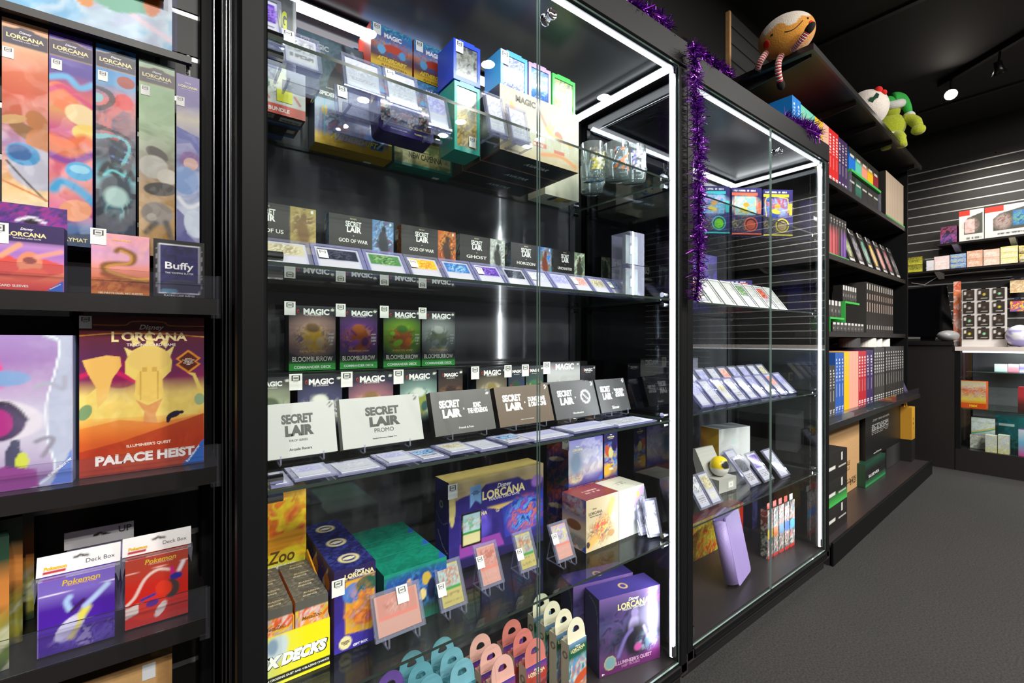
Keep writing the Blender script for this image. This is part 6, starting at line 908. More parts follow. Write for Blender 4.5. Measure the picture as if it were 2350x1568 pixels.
for k in range(12): box('card_storage_box', 'tall black box with white spine bars on the third level, %s from the cabinet side' % ORD[k], 'box', a + st * k, a + st * (k + 1) - .003, .12, GS['c'], .35, .2, {'front': [('g', '#2a2826', '#242220', '#262422'), ('r', .3, .86, .62, .97, '#d8d4d0'), ('r', .3, .42, .62, .6, '#c0aca0'), ('r', .3, .66, .62, .78, '#b8a498'), ('r', .3, .07, .62, .16, '#c8c4c0')], 'left': '#3a3836', 'side': '#1f1d1c'}, fr='g', group='black boxes with white spine bars')
# fourth level: ring binders, salmon ones wide
spine_row(rows(lambda u: X(u, .07, 'g'), [(1903, 1917, 2, '#3a3a38', 'grey green', True, .8), (1917, 1937, 3, '#2a58a8', 'navy blue', True, .99), (1937, 1949, 2, '#e0b412', 'mustard yellow', False, 1), (1949, 1970, 3, '#e0a08e', 'pale salmon', False, 1), (1970, 1988, 3, '#b02430', 'dark red', True, 1), (1988, 2004, 2, '#3a2a5c', 'deep purple', True, 1.01), (2006, 2030, 5, '#3c3c3c', 'charcoal', True, 1.05), (2032, 2074, 8, '#2e2e2e', 'black', True, 1.06)]), .07, GS['d'], .36, .27, 'ring_binder', 'binder', 'binder', 'binders on the waist high shelf', 'on the waist high shelf')
box('game_box', 'dim violet box leaning at the far end of the waist high shelf', 'box', X(2078, .06, 'g'), X(2078, .06, 'g') + .1, .06, GS['d'], .26, .03, {'front': [('g', '#4a4260', '#5a5278')], 'side': '#3a3450'}, fr='g', tilt=.35)
b = MB().box(.1, .004, 0, GL - .06, .007, .05).build('clear_shelf_lip', ACRY2); b.location = wp('g', 0, 0, GS['d']); b.rotation_euler = (0, 0, gl[2]); b['label'] = 'long clear lip along the front of the waist high shelf'; b['category'] = 'shelf lip'
for k, (u, c) in enumerate(((1948, '#3a3a3a'), (1986, '#d8d4cc'), (2004, '#e0dcd4'), (2022, '#e4e0d8'))):
    s = X(u, .15, 'g'); o = MB().lathe([(0, 0), (.06, 0), (.06, .06), (.02, .06), (.02, .02), (0, .02)] if k < 2 else [(0, 0), (.052, 0), (.052, .058), (0, .058)], 24).build('paper_roll', mat('roll_' + c[1:], c, .7), smooth=False); o.location = wp('g', s, .15, GS['d'] + .3826); o['label'] = ['dark grey roll', 'first white roll beside the dark grey roll', 'middle white roll', 'last white roll towards the screen'][k] + ' above the waist high binders'; o['category'] = 'roll'
# base: kraft carton, black boxes, binder boxes, hanging yellow box
KR = lambda a, b: [('g', a, b), ('s', [(.45, 0), (.45, 1)], .004, '#8a6a44')]
u0, u1 = 1902, 1981
box('shipping_carton', 'tall kraft carton on the base deck behind the black boxes', 'carton', X(1885, .12, 'g'), X(1972, .12, 'g'), .12, .0960, .46, .25, {'front': KR('#b08a5c', '#b89264') + [('l', .5, .3, .72, .36, 2, '#6a4a2c'), ('l', .55, .12, .9, .2, 2, '#4a3420')], 'side': '#a88254', 'top': '#b48e60'}, fr='g', m=CARDB, texts=[('FRAGILE', .62, .4, .2, '#5a4028'), ('8 KG', .8, .12, .16, '#4a3420')])
for k in range(3):
    box('card_storage_box', 'black storage box with white bars on the base deck, %s of the stack' % ['lowest', 'middle', 'topmost'][k], 'box', X(1893, -.02, 'g'), X(1944, -.02, 'g'), -.02, .0960 + .131 * k, .13, .15, {'front': [('g', '#1c1b1a', '#242322') if k != 1 else ('g', '#3fae4c', '#1c1b1a', '#242322'), ('r', .1, .4, .45, .52, '#c8c8c4'), ('r', .72, .62, .78, .92, '#d8d8d4'), ('r', .6, .35, .95, .43, '#a8a8a4')], 'right': '#201f1e', 'top': '#2a2928', 'side': '#1e1d1c'}, fr='g', group='black storage boxes on the base deck')
s = X(1987, .08, 'g')
box('sleeve_carton', 'black and green sleeve carton under the zip binder box', 'box', X(1986, .075, 'g'), X(2032, .075, 'g'), .075, .0960, .15, .12, {'front': [('g', '#2a7a4a', '#1a1a1a', '#1c1c1c', '#1a4a38'), ('r', 0, 0, 1, .1, '#2a8a4c')], 'side': '#1a3a2c'}, [('SLEEVES', .4, .4, .5, '#e0e0e0', dict(h=.12))], fr='g')
for k in range(3):
    box('binder_box', 'black zip binder box on the base deck, %s in depth' % ['front', 'middle', 'rear'][k], 'box', X(1986, .10, 'g') + .01 * k, X(2068, .10, 'g') + .01 * k, .13 + .04 * k if k else .10, .2466, .38, .036 if k else .028, {'front': [('g', '#151414', '#181717'), ('e', .45, .95, .1, .012, 0, '#8a8a8a'), ('r', .12, .72, .85, .724, '#8a8a8a'), ('l', .15, .4, .6, .6, 6, '#a8a8a8')], 'side': '#151414', 'right': [('g', '#1c1b1b', '#201f1f'), ('l', .3, .1, .7, .8, 14, '#c8c8c8')]}, [('ZIP BINDER', .4, .66, .46, '#b8b8b8', dict(bold=.03, h=.035)), ('elite', .3, .06, .2, '#b8b8b8', dict(shear=.3, h=.03))] if k == 0 else [], fr='g', group='zip binder boxes')
box('gift_carton', 'narrow black carton supporting the zip binder boxes at the base deck', 'box', X(2034, .10, 'g'), X(2066, .10, 'g'), .10, .0960, .1498, .1, {'side': '#1c1b1b', 'front': [('h', '#2a2929', '#3a3939', '#1c1b1b')]}, fr='g')
box('stock_carton', 'plain black carton under the yellow carry box at the base deck end', 'carton', GL - .165, GL - .04, .03, .0960, .17, .13, {'side': '#191818'}, fr='g')
b = box('carry_box', 'yellow card carry box standing beyond the zip binder boxes', 'box', GL - .155, GL - .045, .03, .2668, .255, .12, {'front': [('g', '#b8862a', '#c8942c', '#d09c30'), ('l', .35, .3, .6, .75, 3, '#5a4010')], 'side': '#a87a24', 'top': '#c8942c'}, fr='g')
MB().tube([(-.04, .05, .254), (-.035, .05, .282), (0, .05, .292), (.035, .05, .282), (.04, .05, .254)], .006, 8).build('carry_handle', mat('yellow_handle', '#d8a434', .5), b)

# ---------------------------------------------------------------- far slat wall, its shelves, counter and glass case (frame f: s to the viewer's side, n = x)
fw = 6.40
r = root('slat_wall_panel', 'black slatwall panel with pale metal grooves covering the far wall', 'slatwall', (fw, 0, 0))
b1, b2 = MB(), MB(); V0 = 0
def fslats(s0, s1, z0, z1):
    b1, b2 = MB(), MB(); slats(b1, b2, s0, s1, z0, z1, 0, off=Z(2093, 578.7, fw - .02, 'f'), pitch=.0925, th=.016)
    Rm = Matrix.Translation((-.016, 0, 0)) @ Matrix.Rotation(-math.pi / 2, 4, 'Z')
    for b in (b1, b2): b.v = [Rm @ p for p in b.v]
    b1.build('slat_board', SLAT_D, r); b2.build('groove_insert', SLAT_G, r)
fslats(-1.48, 3.2, .2, Z(2097, 388, fw, 'f'))
b = MB()
for s in (-1.2, -.7, -.2, .3, .8, 1.3): 
    for z in (Z(2097, 388, fw, 'f') - .03,): b.tube([(-.0165, -s, z), (-.02, -s, z)], .006, 8)
b.build('panel_screw', CHROME, r)
FN = 6.16
def fshelf(lab, s0, s1, z, brs):
    o = root('display_ledge', lab, 'shelf', (FN, 0, z))
    Rm = Matrix.Rotation(-math.pi / 2, 4, 'Z')
    b = MB().box(s0, 0, -.018, s1, fw - FN - .018, 0, M=Rm); b.build('shelf_board', SHELFM, o)
    for s in brs:
        k_ = MB().prism([(.0, -.019), (.215, -.019), (.215, -.075), (.17, -.07)], s - .02, s + .02, plane='yz').build('bracket', WHITE, o); k_.rotation_euler = (0, 0, -math.pi / 2)
    return o
zF1 = Z(2250, 549, FN, 'f'); zF2 = Z(2150, 620, FN, 'f')
fshelf('upper black shelf on the far slat wall holding the white card sets', X(2152, FN, 'f'), 3.0, zF1, [X(2190, FN, 'f') , X(2322, FN, 'f'), 1.2])
fshelf('lower black shelf on the far slat wall holding stacked card bundles', -1.36, 3.0, zF2, [X(2150, FN, 'f'), .4, 1.4])
fx = lambda u: X(u, FN, 'f')
def fb(lab, u0, u1, z, vt, d, skin, texts=(), n=FN, name='card_box', group=None):
    u1_ = u1; s0, s1 = X(u0, n, 'f'), X(u1, n, 'f'); um = (u0 + u1) / 2
    return box(name, lab, 'box', s0, s1, n, z + .0006, Z(um, vt, n, 'f') - z, d, skin, texts, fr='f', group=group)
fb('small blue and black box at the end of the upper wall shelf', 2158, 2196, zF1, 520, .1, {'front': [('g', '#2a2a5a', '#3a4a9a', '#1c1c24', '#2a2228'), ('m', 3, 6, .5, ['#3a4a9a', '#c84a6a', '#1c1c28'], None)], 'side': '#161618'})
wset = [('g', '#d8d8d4', '#e0e0dc'), ('r', 0, .82, .45, 1, '#d8301c'), ('p', [(.2, .2), (.2, .6), (.35, .75), (.95, .88), (.95, .2)], '#4a4c44'), ('r', .25, .25, .62, .7, '#d8c0bc'), ('m', 5, 14, .5, ['#c8aca8', '#d4c8c4', '#a8645e', '#b89c98'], (.45, .48, .22, .28)), ('l', .3, .04, .9, .16, 1, '#5a5a5a')]
fb('white card set with a red corner on the upper wall shelf, the narrow one', 2201, 2258, zF1, 482, .1, {'front': wset, 'side': '#c8c8c4'}, name='card_set_box')
fb('wide white card set with a red corner on the upper wall shelf', 2260, 2360, zF1, 470, .1, {'front': wset[:3] + [('m', 5, 14, .5, ['#c8aca8', '#d4c8c4', '#a8645e'], (.42, .48, .22, .28)), ('r', .66, .3, .95, .78, '#2a6ab0'), ('m', 7, 8, .5, ['#2a8ad0', '#8ac83a', '#1c4a8a'], (.8, .54, .16, .24)), ('l', .3, .06, .9, .16, 1, '#5a5a5a')], 'side': '#c8c8c4'}, [('BLOOMING WATERS', .62, .1, .5, '#5a5a5a')], name='card_set_box')
low = [(2084, 2117, 590, ['#c8c83a', '#2a2a2a', '#e0c020', '#3a5a2a'], 'yellow and black', '#2a2a1c', 2), (2126, 2143, 598, ['#c8c8d0', '#d8d8de'], 'plain pale grey', '#c0c0c8', 1), (2144, 2179, 588, ['#e4d4d0', '#d8c4c8', '#f0e4e0'], 'white and pink', '#a87a7a', 1), (2181, 2217, 583, ['#3a5ab0', '#8ab0e0', '#d8d02c'], 'blue striped', '#2a4a9a', 3), (2219, 2255, 575, ['#d8b8a0', '#c88a6a', '#e8d8d0'], 'peach', '#c8a890', 2), (2257, 2294, 572, ['#e0c8b8', '#d0a890', '#ece0dc'], 'pale peach', '#c8b0a0', 2), (2296, 2336, 565, ['#d8d8b0', '#c8c84a', '#b8a8d0', '#e8e8e0'], 'yellow and lilac', '#b8b890', 3), (2338, 2380, 562, ['#3a2a4a', '#c8b83a', '#d8d8d0'], 'dark violet', '#2a2034', 2)]
for (ua, ub, vt, pal, nm, sd, n) in low:
    s0, s1 = fx(ua), fx(ub); H = Z((ua + ub) / 2, vt, FN, 'f') - zF2
    for k in range(n):
        box('card_bundle', '%s card bundle on the lower wall shelf%s' % (nm, '' if n == 1 else ', %s of its stack' % (['lowest', 'topmost'] if n == 2 else ['lowest', 'middle', 'topmost'])[k]), 'box', s0, s1, FN, zF2 + .0006 + H / n * k, H / n - .0012, .12, {'front': [('g', pal[0], pal[1 % len(pal)]), ('m', k + 3, 5, .4, pal, None), ('l', .1, .35, .8, .7, 2, pal[-1])], 'side': sd}, fr='f')
MB_ = MB().tube([wp('f', fx(2080), FN + .2, zF2 - .09), wp('f', fx(2110), FN + .2, zF2 - .12), wp('f', fx(2140), FN + .2, zF2 - .05), wp('f', fx(2200), FN + .2, zF2 - .03), wp('f', fx(2300), FN + .2, zF2 - .028)], .004, 6)
o = MB_.build('power_cable', WHITE); o['label'] = 'thin white cable running under the lower wall shelf'; o['category'] = 'cable'
hk = root('euro_hook_bar', 'bare metal hanging bar on the far slat wall above the sample board', 'bar', (0, 0, 0)); MB().tube([wp('f', fx(2245), FN + .18, Z(2250, 640, FN + .18, 'f')), wp('f', fx(2318), FN + .18, Z(2250, 640, FN + .18, 'f'))], .008, 8).build('bar_rod', ALU, hk)
MB().tube([wp('f', fx(2260), FN + .18, Z(2250, 640, FN + .18, 'f')), wp('f', fx(2260), FN + .235, Z(2250, 640, FN + .18, 'f'))], .006, 8).build('bar_mount', ALU, hk)
hn = FN + .12
for i, (ua, ub, va, vb, pal, nm) in enumerate(((2318, 2352, 640, 672, ['#d8c49a', '#c89a6a', '#e8dcc0'], 'cream and tan'), (2318, 2352, 688, 715, ['#3a6ab0', '#c83a4a', '#d8c03a'], 'blue and red'))):
    s0, s1 = X(ua, hn, 'f'), X(ub, hn, 'f'); zb = Z((ua + ub) / 2, vb, hn, 'f'); h = Z((ua + ub) / 2, va, hn, 'f') - zb
    b = box('hanging_pack', '%s hanging pack on a hook of the far slat wall' % nm, 'pack', s0, s1, hn, zb, h, .02, {'front': [('g', pal[0], pal[1]), ('m', i + 4, 6, .8, pal, None), ('r', 0, .88, 1, 1, '#2a2420')], 'side': '#3a3430'}, fr='f')
    MB().tube([(0, -.01, h + .01), (0, .118, h + .01)], .004, 6).box(-.02, .006, h - .004, .02, .009, h + .02).build('wall_hook', CHROME, b)
# dark service counter, screen, glass case, sample board
cF = 5.10
ctr = root('service_counter', 'dark counter with the screen on it, between the open shelves and the glass case', 'counter', (cF, 0, 0))
yA = 1.42; yB = -X(2192, cF, 'f'); ctop = Z(2150, 784, cF, 'f')
MB().box(0, yB + .004, 0, .55, yA, ctop - .03).build('counter_body', mat('counter_black', '#1a1717', .4), ctr)
MB().box(-.02, yB + .004, ctop - .029, .57, yA, ctop).build('counter_top', mat('counter_top_black', '#151313', .3), ctr)
sn = cF + .26; mon = root('touch_screen', 'large black screen turned away on the dark counter', 'monitor', wp('f', (X(2062, sn, 'f') + X(2195, sn, 'f')) / 2, sn, ctop + .001), FR['f'][2])
mw = X(2193, sn, 'f') - X(2068, sn, 'f'); mh = Z(2130, 660, sn, 'f') - ctop
p_ = MB().prism([(-mw / 2, .05), (-mw / 2, mh - .0), (mw / 2 - .06, mh + .02), (mw / 2, .03)], 0, .035).build('screen_panel', SCREEN, mon); p_.rotation_euler = (-.12, 0, 0)
MB().box(-.05, .05, .004, .05, .09, mh * .6).box(-.14, .0, 0, .14, .2, .006).build('screen_stand', BLKPL, mon)
o = MB().ell((0, 0, .02), (.11, .07, .046), 20, 10).build('card_reader', mat('grey_reader', '#8a8a8c', .4), smooth=True); o.location = wp('f', X(2172, cF + .02, 'f'), cF + .08, ctop + .027); o['label'] = 'rounded grey device on the dark counter in front of the screen'; o['category'] = 'device'
gc = root('glass_counter', 'glass fronted counter case with a pale top full of card boxes', 'display counter', (cF, 0, 0)); yR = -1.6
gt = Z(2250, 800, cF, 'f'); gb_ = Z(2250, 1037, cF, 'f'); yL = yB
MB().box(0, yR, 0, .55, yL, gb_).build('base', mat('counter_black', '#1a1717', .4), gc)
MB().box(-.012, yR, gt - .02, .56, yL, gt + .012).build('counter_top', mat('pale_counter_top', '#cfc4bf', .35), gc)
MB().box(.0, yL - .03, gb_ + .0005, .03, yL, gt - .0205).box(.52, yL - .03, gb_ + .0005, .55, yL, gt - .0205).build('corner_post', SATIN, gc)
MB().box(.54, yR, gb_ + .0005, .55, yL - .03, gt - .0205).build('back_panel', mat('case_back', '#5a5a5c', .3), gc)
MB().box(.31, yL - .012, gb_ + .03, .33, yL - .002, gt - .03).build('shelf_standard', ALU, gc)
gmid = Z(2300, 944, cF + .05, 'f'); ghi = Z(2300, 857, cF + .05, 'f')
def gsheet(nm, x0, y0, z0, x1, y1, z1, thin, m1=None):
    o = sheet(nm, x0, y0, z0, x1, y1, z1, gc, thin, m1); o.location = (-cF, 0, 0); return o
gsheet('front_pane', cF + .002, yR, gb_ + .001, cF + .007, yL - .03, gt - .021, 'x')
gsheet('glass_shelf', cF + .04, yR, gmid - .008, cF + .52, yL - .035, gmid, 'z'); gsheet('glass_shelf', cF + .2, yR, ghi - .008, cF + .52, yL - .035, ghi, 'z')
MB().box(.02, yR, gt - .034, .05, yL - .04, gt - .0215).build('light_strip', LEDM, gc)  # added glowing strip, put in to brighten the dark counter case
area('led_light', (cF + .05, (yR + yL) / 2, gt - .036), (.3, 0, -1), .012, 2.0, 12)  # added light for the inside of the case, no known lamp there
cb = lambda lab, u0, u1, n, z, vt, d, skin, texts=(), nm='card_box': fb(lab, u0, u1, z, vt, d, skin, texts, n, nm)
cb('orange and yellow card display on the middle shelf of the glass counter', 2200, 2263, cF + .06, gmid, 876, .1, {'front': [('g', '#e0581c', '#e8781c', '#e8c84a', '#d8a86a', '#e0602a', '#d8c4b0', '#c8b890'), ('m', 5, 8, .5, ['#e8d8a0', '#d8602a', '#c8b8d0', '#e8c03a'], (.5, .6, .8, .3)), ('r', 0, 0, 1, .2, '#dc4c14')], 'side': '#c8501c'}, [('100X', .55, .1, .3, '#f0d02a', dict(bold=.05))])
cb('white box with a rainbow stripe on the lower level of the glass counter', 2229, 2284, cF + .12, Z(2244, 999, cF + .12, 'f') + .001, 960, .12, {'front': [('g', '#3a4a7a', '#c8d0d8', '#d8dcdc', '#e0e0e4'), ('m', 6, 6, .5, ['#c8d8d0', '#e0e4e8', '#b8a0d0', '#d8d88a'], None), ('s', [(0, .15), (.5, .3), (1, .5)], .05, '#d8b83a'), ('s', [(0, .08), (.5, .22), (1, .42)], .05, '#3a9a7a')], 'left': [('g', '#1c1814', '#3a2c20', '#2a2420'), ('m', 3, 5, .5, ['#1c1814', '#5a4a34', '#3a3028'], None)], 'side': '#2a2420'})
cb('white box with a dark side beneath the rainbow striped box', 2226, 2262, cF + .12, gb_, 999, .12, {'front': [('g', '#d0d0cc', '#dcdcd8'), ('m', 7, 6, .5, ['#d8d8d4', '#4a3a34', '#c8a88a'], None)], 'left': [('g', '#1c1814', '#3a2c20')], 'side': '#2a2420'})
for k, (ua, ub) in enumerate(((2261, 2288), (2290, 2316))): cb('small white and yellow card box in the glass counter, %s' % ['nearer the dark counter', 'farther from the dark counter'][k], ua, ub, cF + .03, gb_, 1000, .06, {'front': [('g', '#d8c82a', '#d8d4b0', '#d8d8e0', '#e0e0dc'), ('m', 8 + k, 8, .6, ['#d8d04a', '#b8b0d8', '#e0e0dc', '#c8b080'], None)], 'side': '#c8c8b8'})
cb('wide dark teal box at the rear of the glass counter', 2283, 2375, cF + .3, gb_, 958, .15, {'front': [('g', '#1c2a28', '#2a3a34', '#145a64', '#12686c', '#1a6a70'), ('m', 9, 4, .4, ['#1c5a5c', '#2a4a3a', '#128088'], None), ('r', .1, .7, .5, .78, '#c8d8d8')], 'side': '#123a40'})
cb('red box on the middle shelf of the glass counter', 2336, 2375, cF + .06, gmid, 890, .1, {'front': [('g', '#3a1c1c', '#5a2424', '#b8323a', '#a82a34')], 'side': '#8a2430'})
cb('violet and white box at the front of the glass counter', 2337, 2380, cF + .04, gb_, 988, .1, {'front': [('g', '#c83a8a', '#6ab0d8', '#d8d4e4')], 'left': '#5a3a7a', 'side': '#5a3a7a'})
cb('white boxes row behind glass on the top shelf of the glass counter, mint print', 2282, 2312, cF + .3, ghi, 836, .1, {'front': [('g', '#a8c8c0', '#d8e4e0', '#e8ecea')], 'side': '#d8d8d8'})
cb('white box with a pink print on the top shelf of the glass counter', 2313, 2338, cF + .3, ghi, 836, .1, {'front': [('g', '#d86a80', '#e0a0ac', '#ecECec')], 'side': '#d8d8d8'})
cb('white box with a violet print on the top shelf of the glass counter', 2339, 2366, cF + .3, ghi, 836, .1, {'front': [('g', '#c8c8e0', '#8a7ac0', '#ececec')], 'side': '#d8d8d8'})
# sample board with twelve black pouches
bn = cF + .16; s0, s1 = X(2207, bn, 'f'), X(2311, bn, 'f'); zb = gt + .0126; bh = Z(2260, 662, bn, 'f') - zb; bw = s1 - s0
bd = root('sample_board', 'white sample board on the glass counter hung with black pouches', 'display board', wp('f', (s0 + s1) / 2, bn, zb), FR['f'][2] + .0)
MB().box(-bw / 2, 0, 0, bw / 2, .012, bh).box(-bw / 2, .012, 0, -bw / 2 + .012, .12, .012).box(bw / 2 - .012, .012, 0, bw / 2, .12, .012).build('board_panel', mat('board_white', '#c9c5c2', .5), bd)
for rI in range(4):
    for cI in range(3):
        if (rI, cI) == (0, 0): pass
        w_, h_ = bw * .25, bh * .185; cx = (-.33 + .33 * cI) * bw; cz = bh * (.13 + .225 * rI)
        V, Fc, C = carton(w_, .006, h_, {'front': [('g', '#2c2622', '#38302a'), ('r', .08, .55, .3, .8, '#c8c4bc'), ('e', .55, .5, .1, .1, 0, ['#c8b83a', '#8ac8a0', '#b8b4ac', '#6a5a4a'][(rI + cI) % 4], .5), ('r', .3, .12, .8, .2, '#a8a49c')], 'side': '#2a2420'}, .006)
        p = ob('card_pouch', mesh('card_pouch', V, Fc, PRINT, C), None, label='black card pouch on the sample board, %s row from the top, %s from the screen' % (['bottom', 'third', 'second', 'top'][rI] if rI in (0, 3) else ['', 'third', 'second', ''][rI], ORD[cI]), cat='pouch', group='black pouches on the sample board'); p.location = wp('f', (s0 + s1) / 2 + cx, bn - .008, zb + cz); p.rotation_euler = (0, 0, FR['f'][2])
        MB().tube([(0, .0, h_ + .004), (0, .0075, h_ + .004)], .003, 6).box(-.012, .001, h_ - .004, .012, .003, h_ + .008).build('peg_tab', BLKPL, p)
box('pack_strip', 'orange and white strip of packs hanging beside the sample board', 'pack', X(2188, bn + .05, 'f'), X(2204, bn + .05, 'f'), bn + .05, gt + .0126, Z(2196, 650, bn + .05, 'f') - gt, .03, {'front': [('g', '#c89a7a', '#d8703a', '#e0d0c8', '#d8602a', '#e0a080', '#d8501c'), ('m', 4, 8, .6, ['#e06a2a', '#e8d8d0', '#c84a2a'], None)], 'side': '#c8704a'}, fr='f')
o = MB().ell((0, 0, .07), (.1, .08, .085), 22, 14, fn=lambda p: '#8a86c0' if vnoise(np.array([p.x * 6 + 9]), np.array([p.z * 6 + 9]), 3)[0] > .5 else '#d8d8e0').build('candy_bag', mat('clear_wrapped_bag', attr=True, rough=.15, coat=.5), smooth=True); o.location = wp('f', X(2340, cF + .15, 'f'), cF + .15, gt + .029); o['label'] = 'clear bag of violet sweets on the glass counter beside the sample board'; o['category'] = 'bag'

# ---------------------------------------------------------------- soft toys on the top shelf
tz = GS['top']
def sstripe(p0, p1, p2, n=22):
    pts = [Vector(p0) * (1 - t) ** 2 + Vector(p1) * 2 * t * (1 - t) + Vector(p2) * t * t for t in [i / n for i in range(n + 1)]]; return pts
def view_frame(pc):
    c = (Vector((0, 0, H0)) - pc).normalized(); r_ = Vector((0, 0, 1)).cross(c).normalized(); return c, r_, c.cross(r_)
pc = wp('g', .018, .125, tz + .099)
pl = root('plush_bun', 'plush iced bun toy with striped legs sitting at the near end of the top shelf', 'plush toy', pc, 0)
vc, vr, vu = view_frame(pc)                          # towards the aisle, along the shelf end, up
zb = (vu * .95 - vr * .12 + vc * .06).normalized(); xb_ = zb.cross(vc).normalized(); yb_ = zb.cross(xb_)
Rb = Matrix((xb_, yb_, zb)).transposed().to_4x4(); RR = (.124, .118, .101)
def bunc(p):                                         # icing drips over the upper part
    a = math.atan2(p.y, p.x); return '#e6d9c8' if p.z > .58 + .10 * math.sin(a * 6) + .06 * math.sin(a * 3 + 1) else '#d9932f'
MB().ell((0, 0, 0), RR, 72, 48, M=Rb, fn=bunc).build('body', PLUSH, pl, True)
def on_body(a, b, lift=0.0):
    o_ = Rb.inverted() @ (vr * a + vu * b); d_ = Rb.inverted() @ vc; A = sum((d_[i] / RR[i]) ** 2 for i in range(3)); B = sum(o_[i] * d_[i] / RR[i] ** 2 for i in range(3)); Cc = sum((o_[i] / RR[i]) ** 2 for i in range(3)) - 1
    s_ = (-B + math.sqrt(max(B * B - A * Cc, 0))) / A; q = o_ + d_ * s_; n_ = Vector([q[i] / RR[i] ** 2 for i in range(3)]).normalized(); return Rb @ (q + n_ * lift), (Rb @ n_)
for (a, b, rr, col, nm) in ((-.058, .026, .0055, '#141414', 'eye'), (.088, .05, .0055, '#141414', 'eye'), (-.083, -.008, .019, '#d8201c', 'cheek'), (.103, .022, .017, '#d8201c', 'cheek')):
    p, n_ = on_body(a, b); q = n_.to_track_quat('Z', 'Y').to_matrix().to_4x4()
    MB().ell((0, 0, 0), (rr, rr, .004), 16, 10, M=Matrix.Translation(p) @ q).build(nm, mat('felt_' + col[1:], col, .9), pl, True)
MB().tube([on_body(-.005 + .012 * k, .022 + .004 * k - .012 * math.sin(math.pi * k / 6), .001)[0] for k in range(7)], .0018, 6).build('mouth', mat('felt_141414', '#141414', .9), pl)
stripe = lambda i: '#c8283a' if i % 2 else '#eadfd8'
for (a, b_, c_) in (((-.02, -.075), (-.045, -.10), (-.026, -.185)), ((.03, -.06), (.05, -.045), (.082, -.008)), ((-.085, -.045), (-.115, -.075), (-.122, -.10))):
    p0 = on_body(*a)[0]; p1 = vr * b_[0] + vu * b_[1] + vc * (.15 if c_[1] < -.1 else .14); p2 = vr * c_[0] + vu * c_[1] + vc * (.115 if c_[1] < -.1 else (.135 if c_[0] > 0 else .09))
    pts = sstripe(p0, p1, p2, 20); mb = MB()
    for i in range(20): mb.tube([pts[i], pts[i + 1]], .0145, 12, stripe(i))
    lg = mb.build('leg', PLUSH, pl, True)
    e = pts[-1]; dd = (pts[-1] - pts[-3]).normalized(); q = dd.to_track_quat('Z', 'Y').to_matrix().to_4x4()
    MB().ell((0, 0, 0), (.018, .018, .028), 16, 12, M=Matrix.Translation(e + dd * .018) @ q).build('boot', mat('felt_141414', '#141414', .9), lg, True)
pc = wp('g', X(1998, .07, 'g'), .095, tz)
pl = root('plush_pudding', 'plush white topped pudding toy with a red berry lying on the top shelf', 'plush toy', pc, 0)
vc, vr, vu = view_frame(pc); bdir = (-vr * .82 - vu * .42 + vc * .2).normalized()
def pud(p):
    k = p.dot(bdir); return '#6a4426' if k > .70 + .07 * math.sin(6 * math.atan2(p.dot(vu), p.dot(vc))) else '#e0d6cc'
MB().ell((0, 0, .122), (.125, .122, .121), 56, 40, fn=pud).build('body', PLUSH, pl, True)
for (a, b, rr) in ((.062, .098, .024), (.088, .075, .02)): MB().ell(Vector((0, 0, .122)) + vr * a + vu * b + vc * .03, (rr,) * 3, 18, 12).build('berry', mat('felt_d8201c', '#d8201c', .9), pl, True)
lf = MB().prism([(-.04, -.012), (-.028, .01), (-.018, .004), (-.002, .018), (.01, .008), (.036, .02), (.042, .0), (.028, -.014), (.012, -.008), (-.005, -.02), (-.018, -.01)], -.003, .003, plane='xy')
q = Matrix((vr, vu, vc)).transposed().to_4x4(); lf.v = [Matrix.Translation(Vector((0, 0, .122)) + vr * .03 + vu * .05 + vc * .113) @ q @ Matrix.Rotation(.5, 4, 'Z') @ p for p in lf.v]; lf.build('holly_leaf', mat('felt_green', '#2c5a44', .9), pl)
pc = wp('g', X(2062, .03, 'g'), .085, tz)
pl = root('plush_toy', 'lime green plush toy in white shorts and a fluffy hat on the top shelf', 'plush toy', pc, -1.1)
PG = mat('lime_plush', '#a3ad1c', .95, noise=(120, .18, .8), sheen=.4); PW = mat('white_fluff', '#dcdad4', .95, noise=(150, .08, .9), sheen=.4); PGR = mat('green_felt', '#35b048', .9, noise=(140, .1, .5))
def limb(nm, pts, r_, m): return MB().tube(sstripe(*pts, 10), r_, 14).build(nm, m, pl, True)
MB().ell((0, 0, .16), (.1, .078, .1), 26, 18).build('body', PG, pl, True)
MB().ell((.0, -.015, .265), (.062, .058, .056), 24, 16).build('head', PG, pl, True)
MB().ell((0, 0, .095), (.075, .066, .045), 24, 14).build('shorts', PW, pl, True)
limb('arm', ((-.08, -.01, .2), (-.135, -.05, .15), (-.09, -.08, .07)), [.038] * 4 + [.034] * 4 + [.03] * 3, PG)
a_ = limb('arm', ((.08, -.01, .2), (.15, -.03, .19), (.15, -.06, .10)), [.038] * 4 + [.036] * 4 + [.032] * 3, PG)
MB().ell((.15, -.065, .088), (.042, .036, .036), 18, 12).build('hand', PG, pl, True)
for sgn in (-1, 1): limb('leg', ((sgn * .035, -.03, .085), (sgn * .045, -.105, .05), (sgn * .045, -.118, -.03)), [.036] * 6 + [.03] * 5, PG)
h_ = MB().ell((-.01, 0, .33), (.062, .06, .06), 24, 16).build('hat', PGR, pl, True)
MB().tube(sstripe((.02, 0, .36), (.095, .01, .38), (.112, -.01, .24), 12), [.05, .05, .048, .045, .042, .04, .036, .033, .03, .028, .026, .024, .022], 14).build('hat_tip', PGR, h_, True)
MB().tube([(.066 * math.cos(a), .062 * math.sin(a) - .005, .305 + .012 * math.cos(a * 2)) for a in [k * math.pi / 10 for k in range(20)]], .031, 10, closed=True).build('hat_brim', PW, h_, True)
MB().ell((.115, -.012, .215), (.034, .034, .034), 18, 12).build('pompom', PW, h_, True)

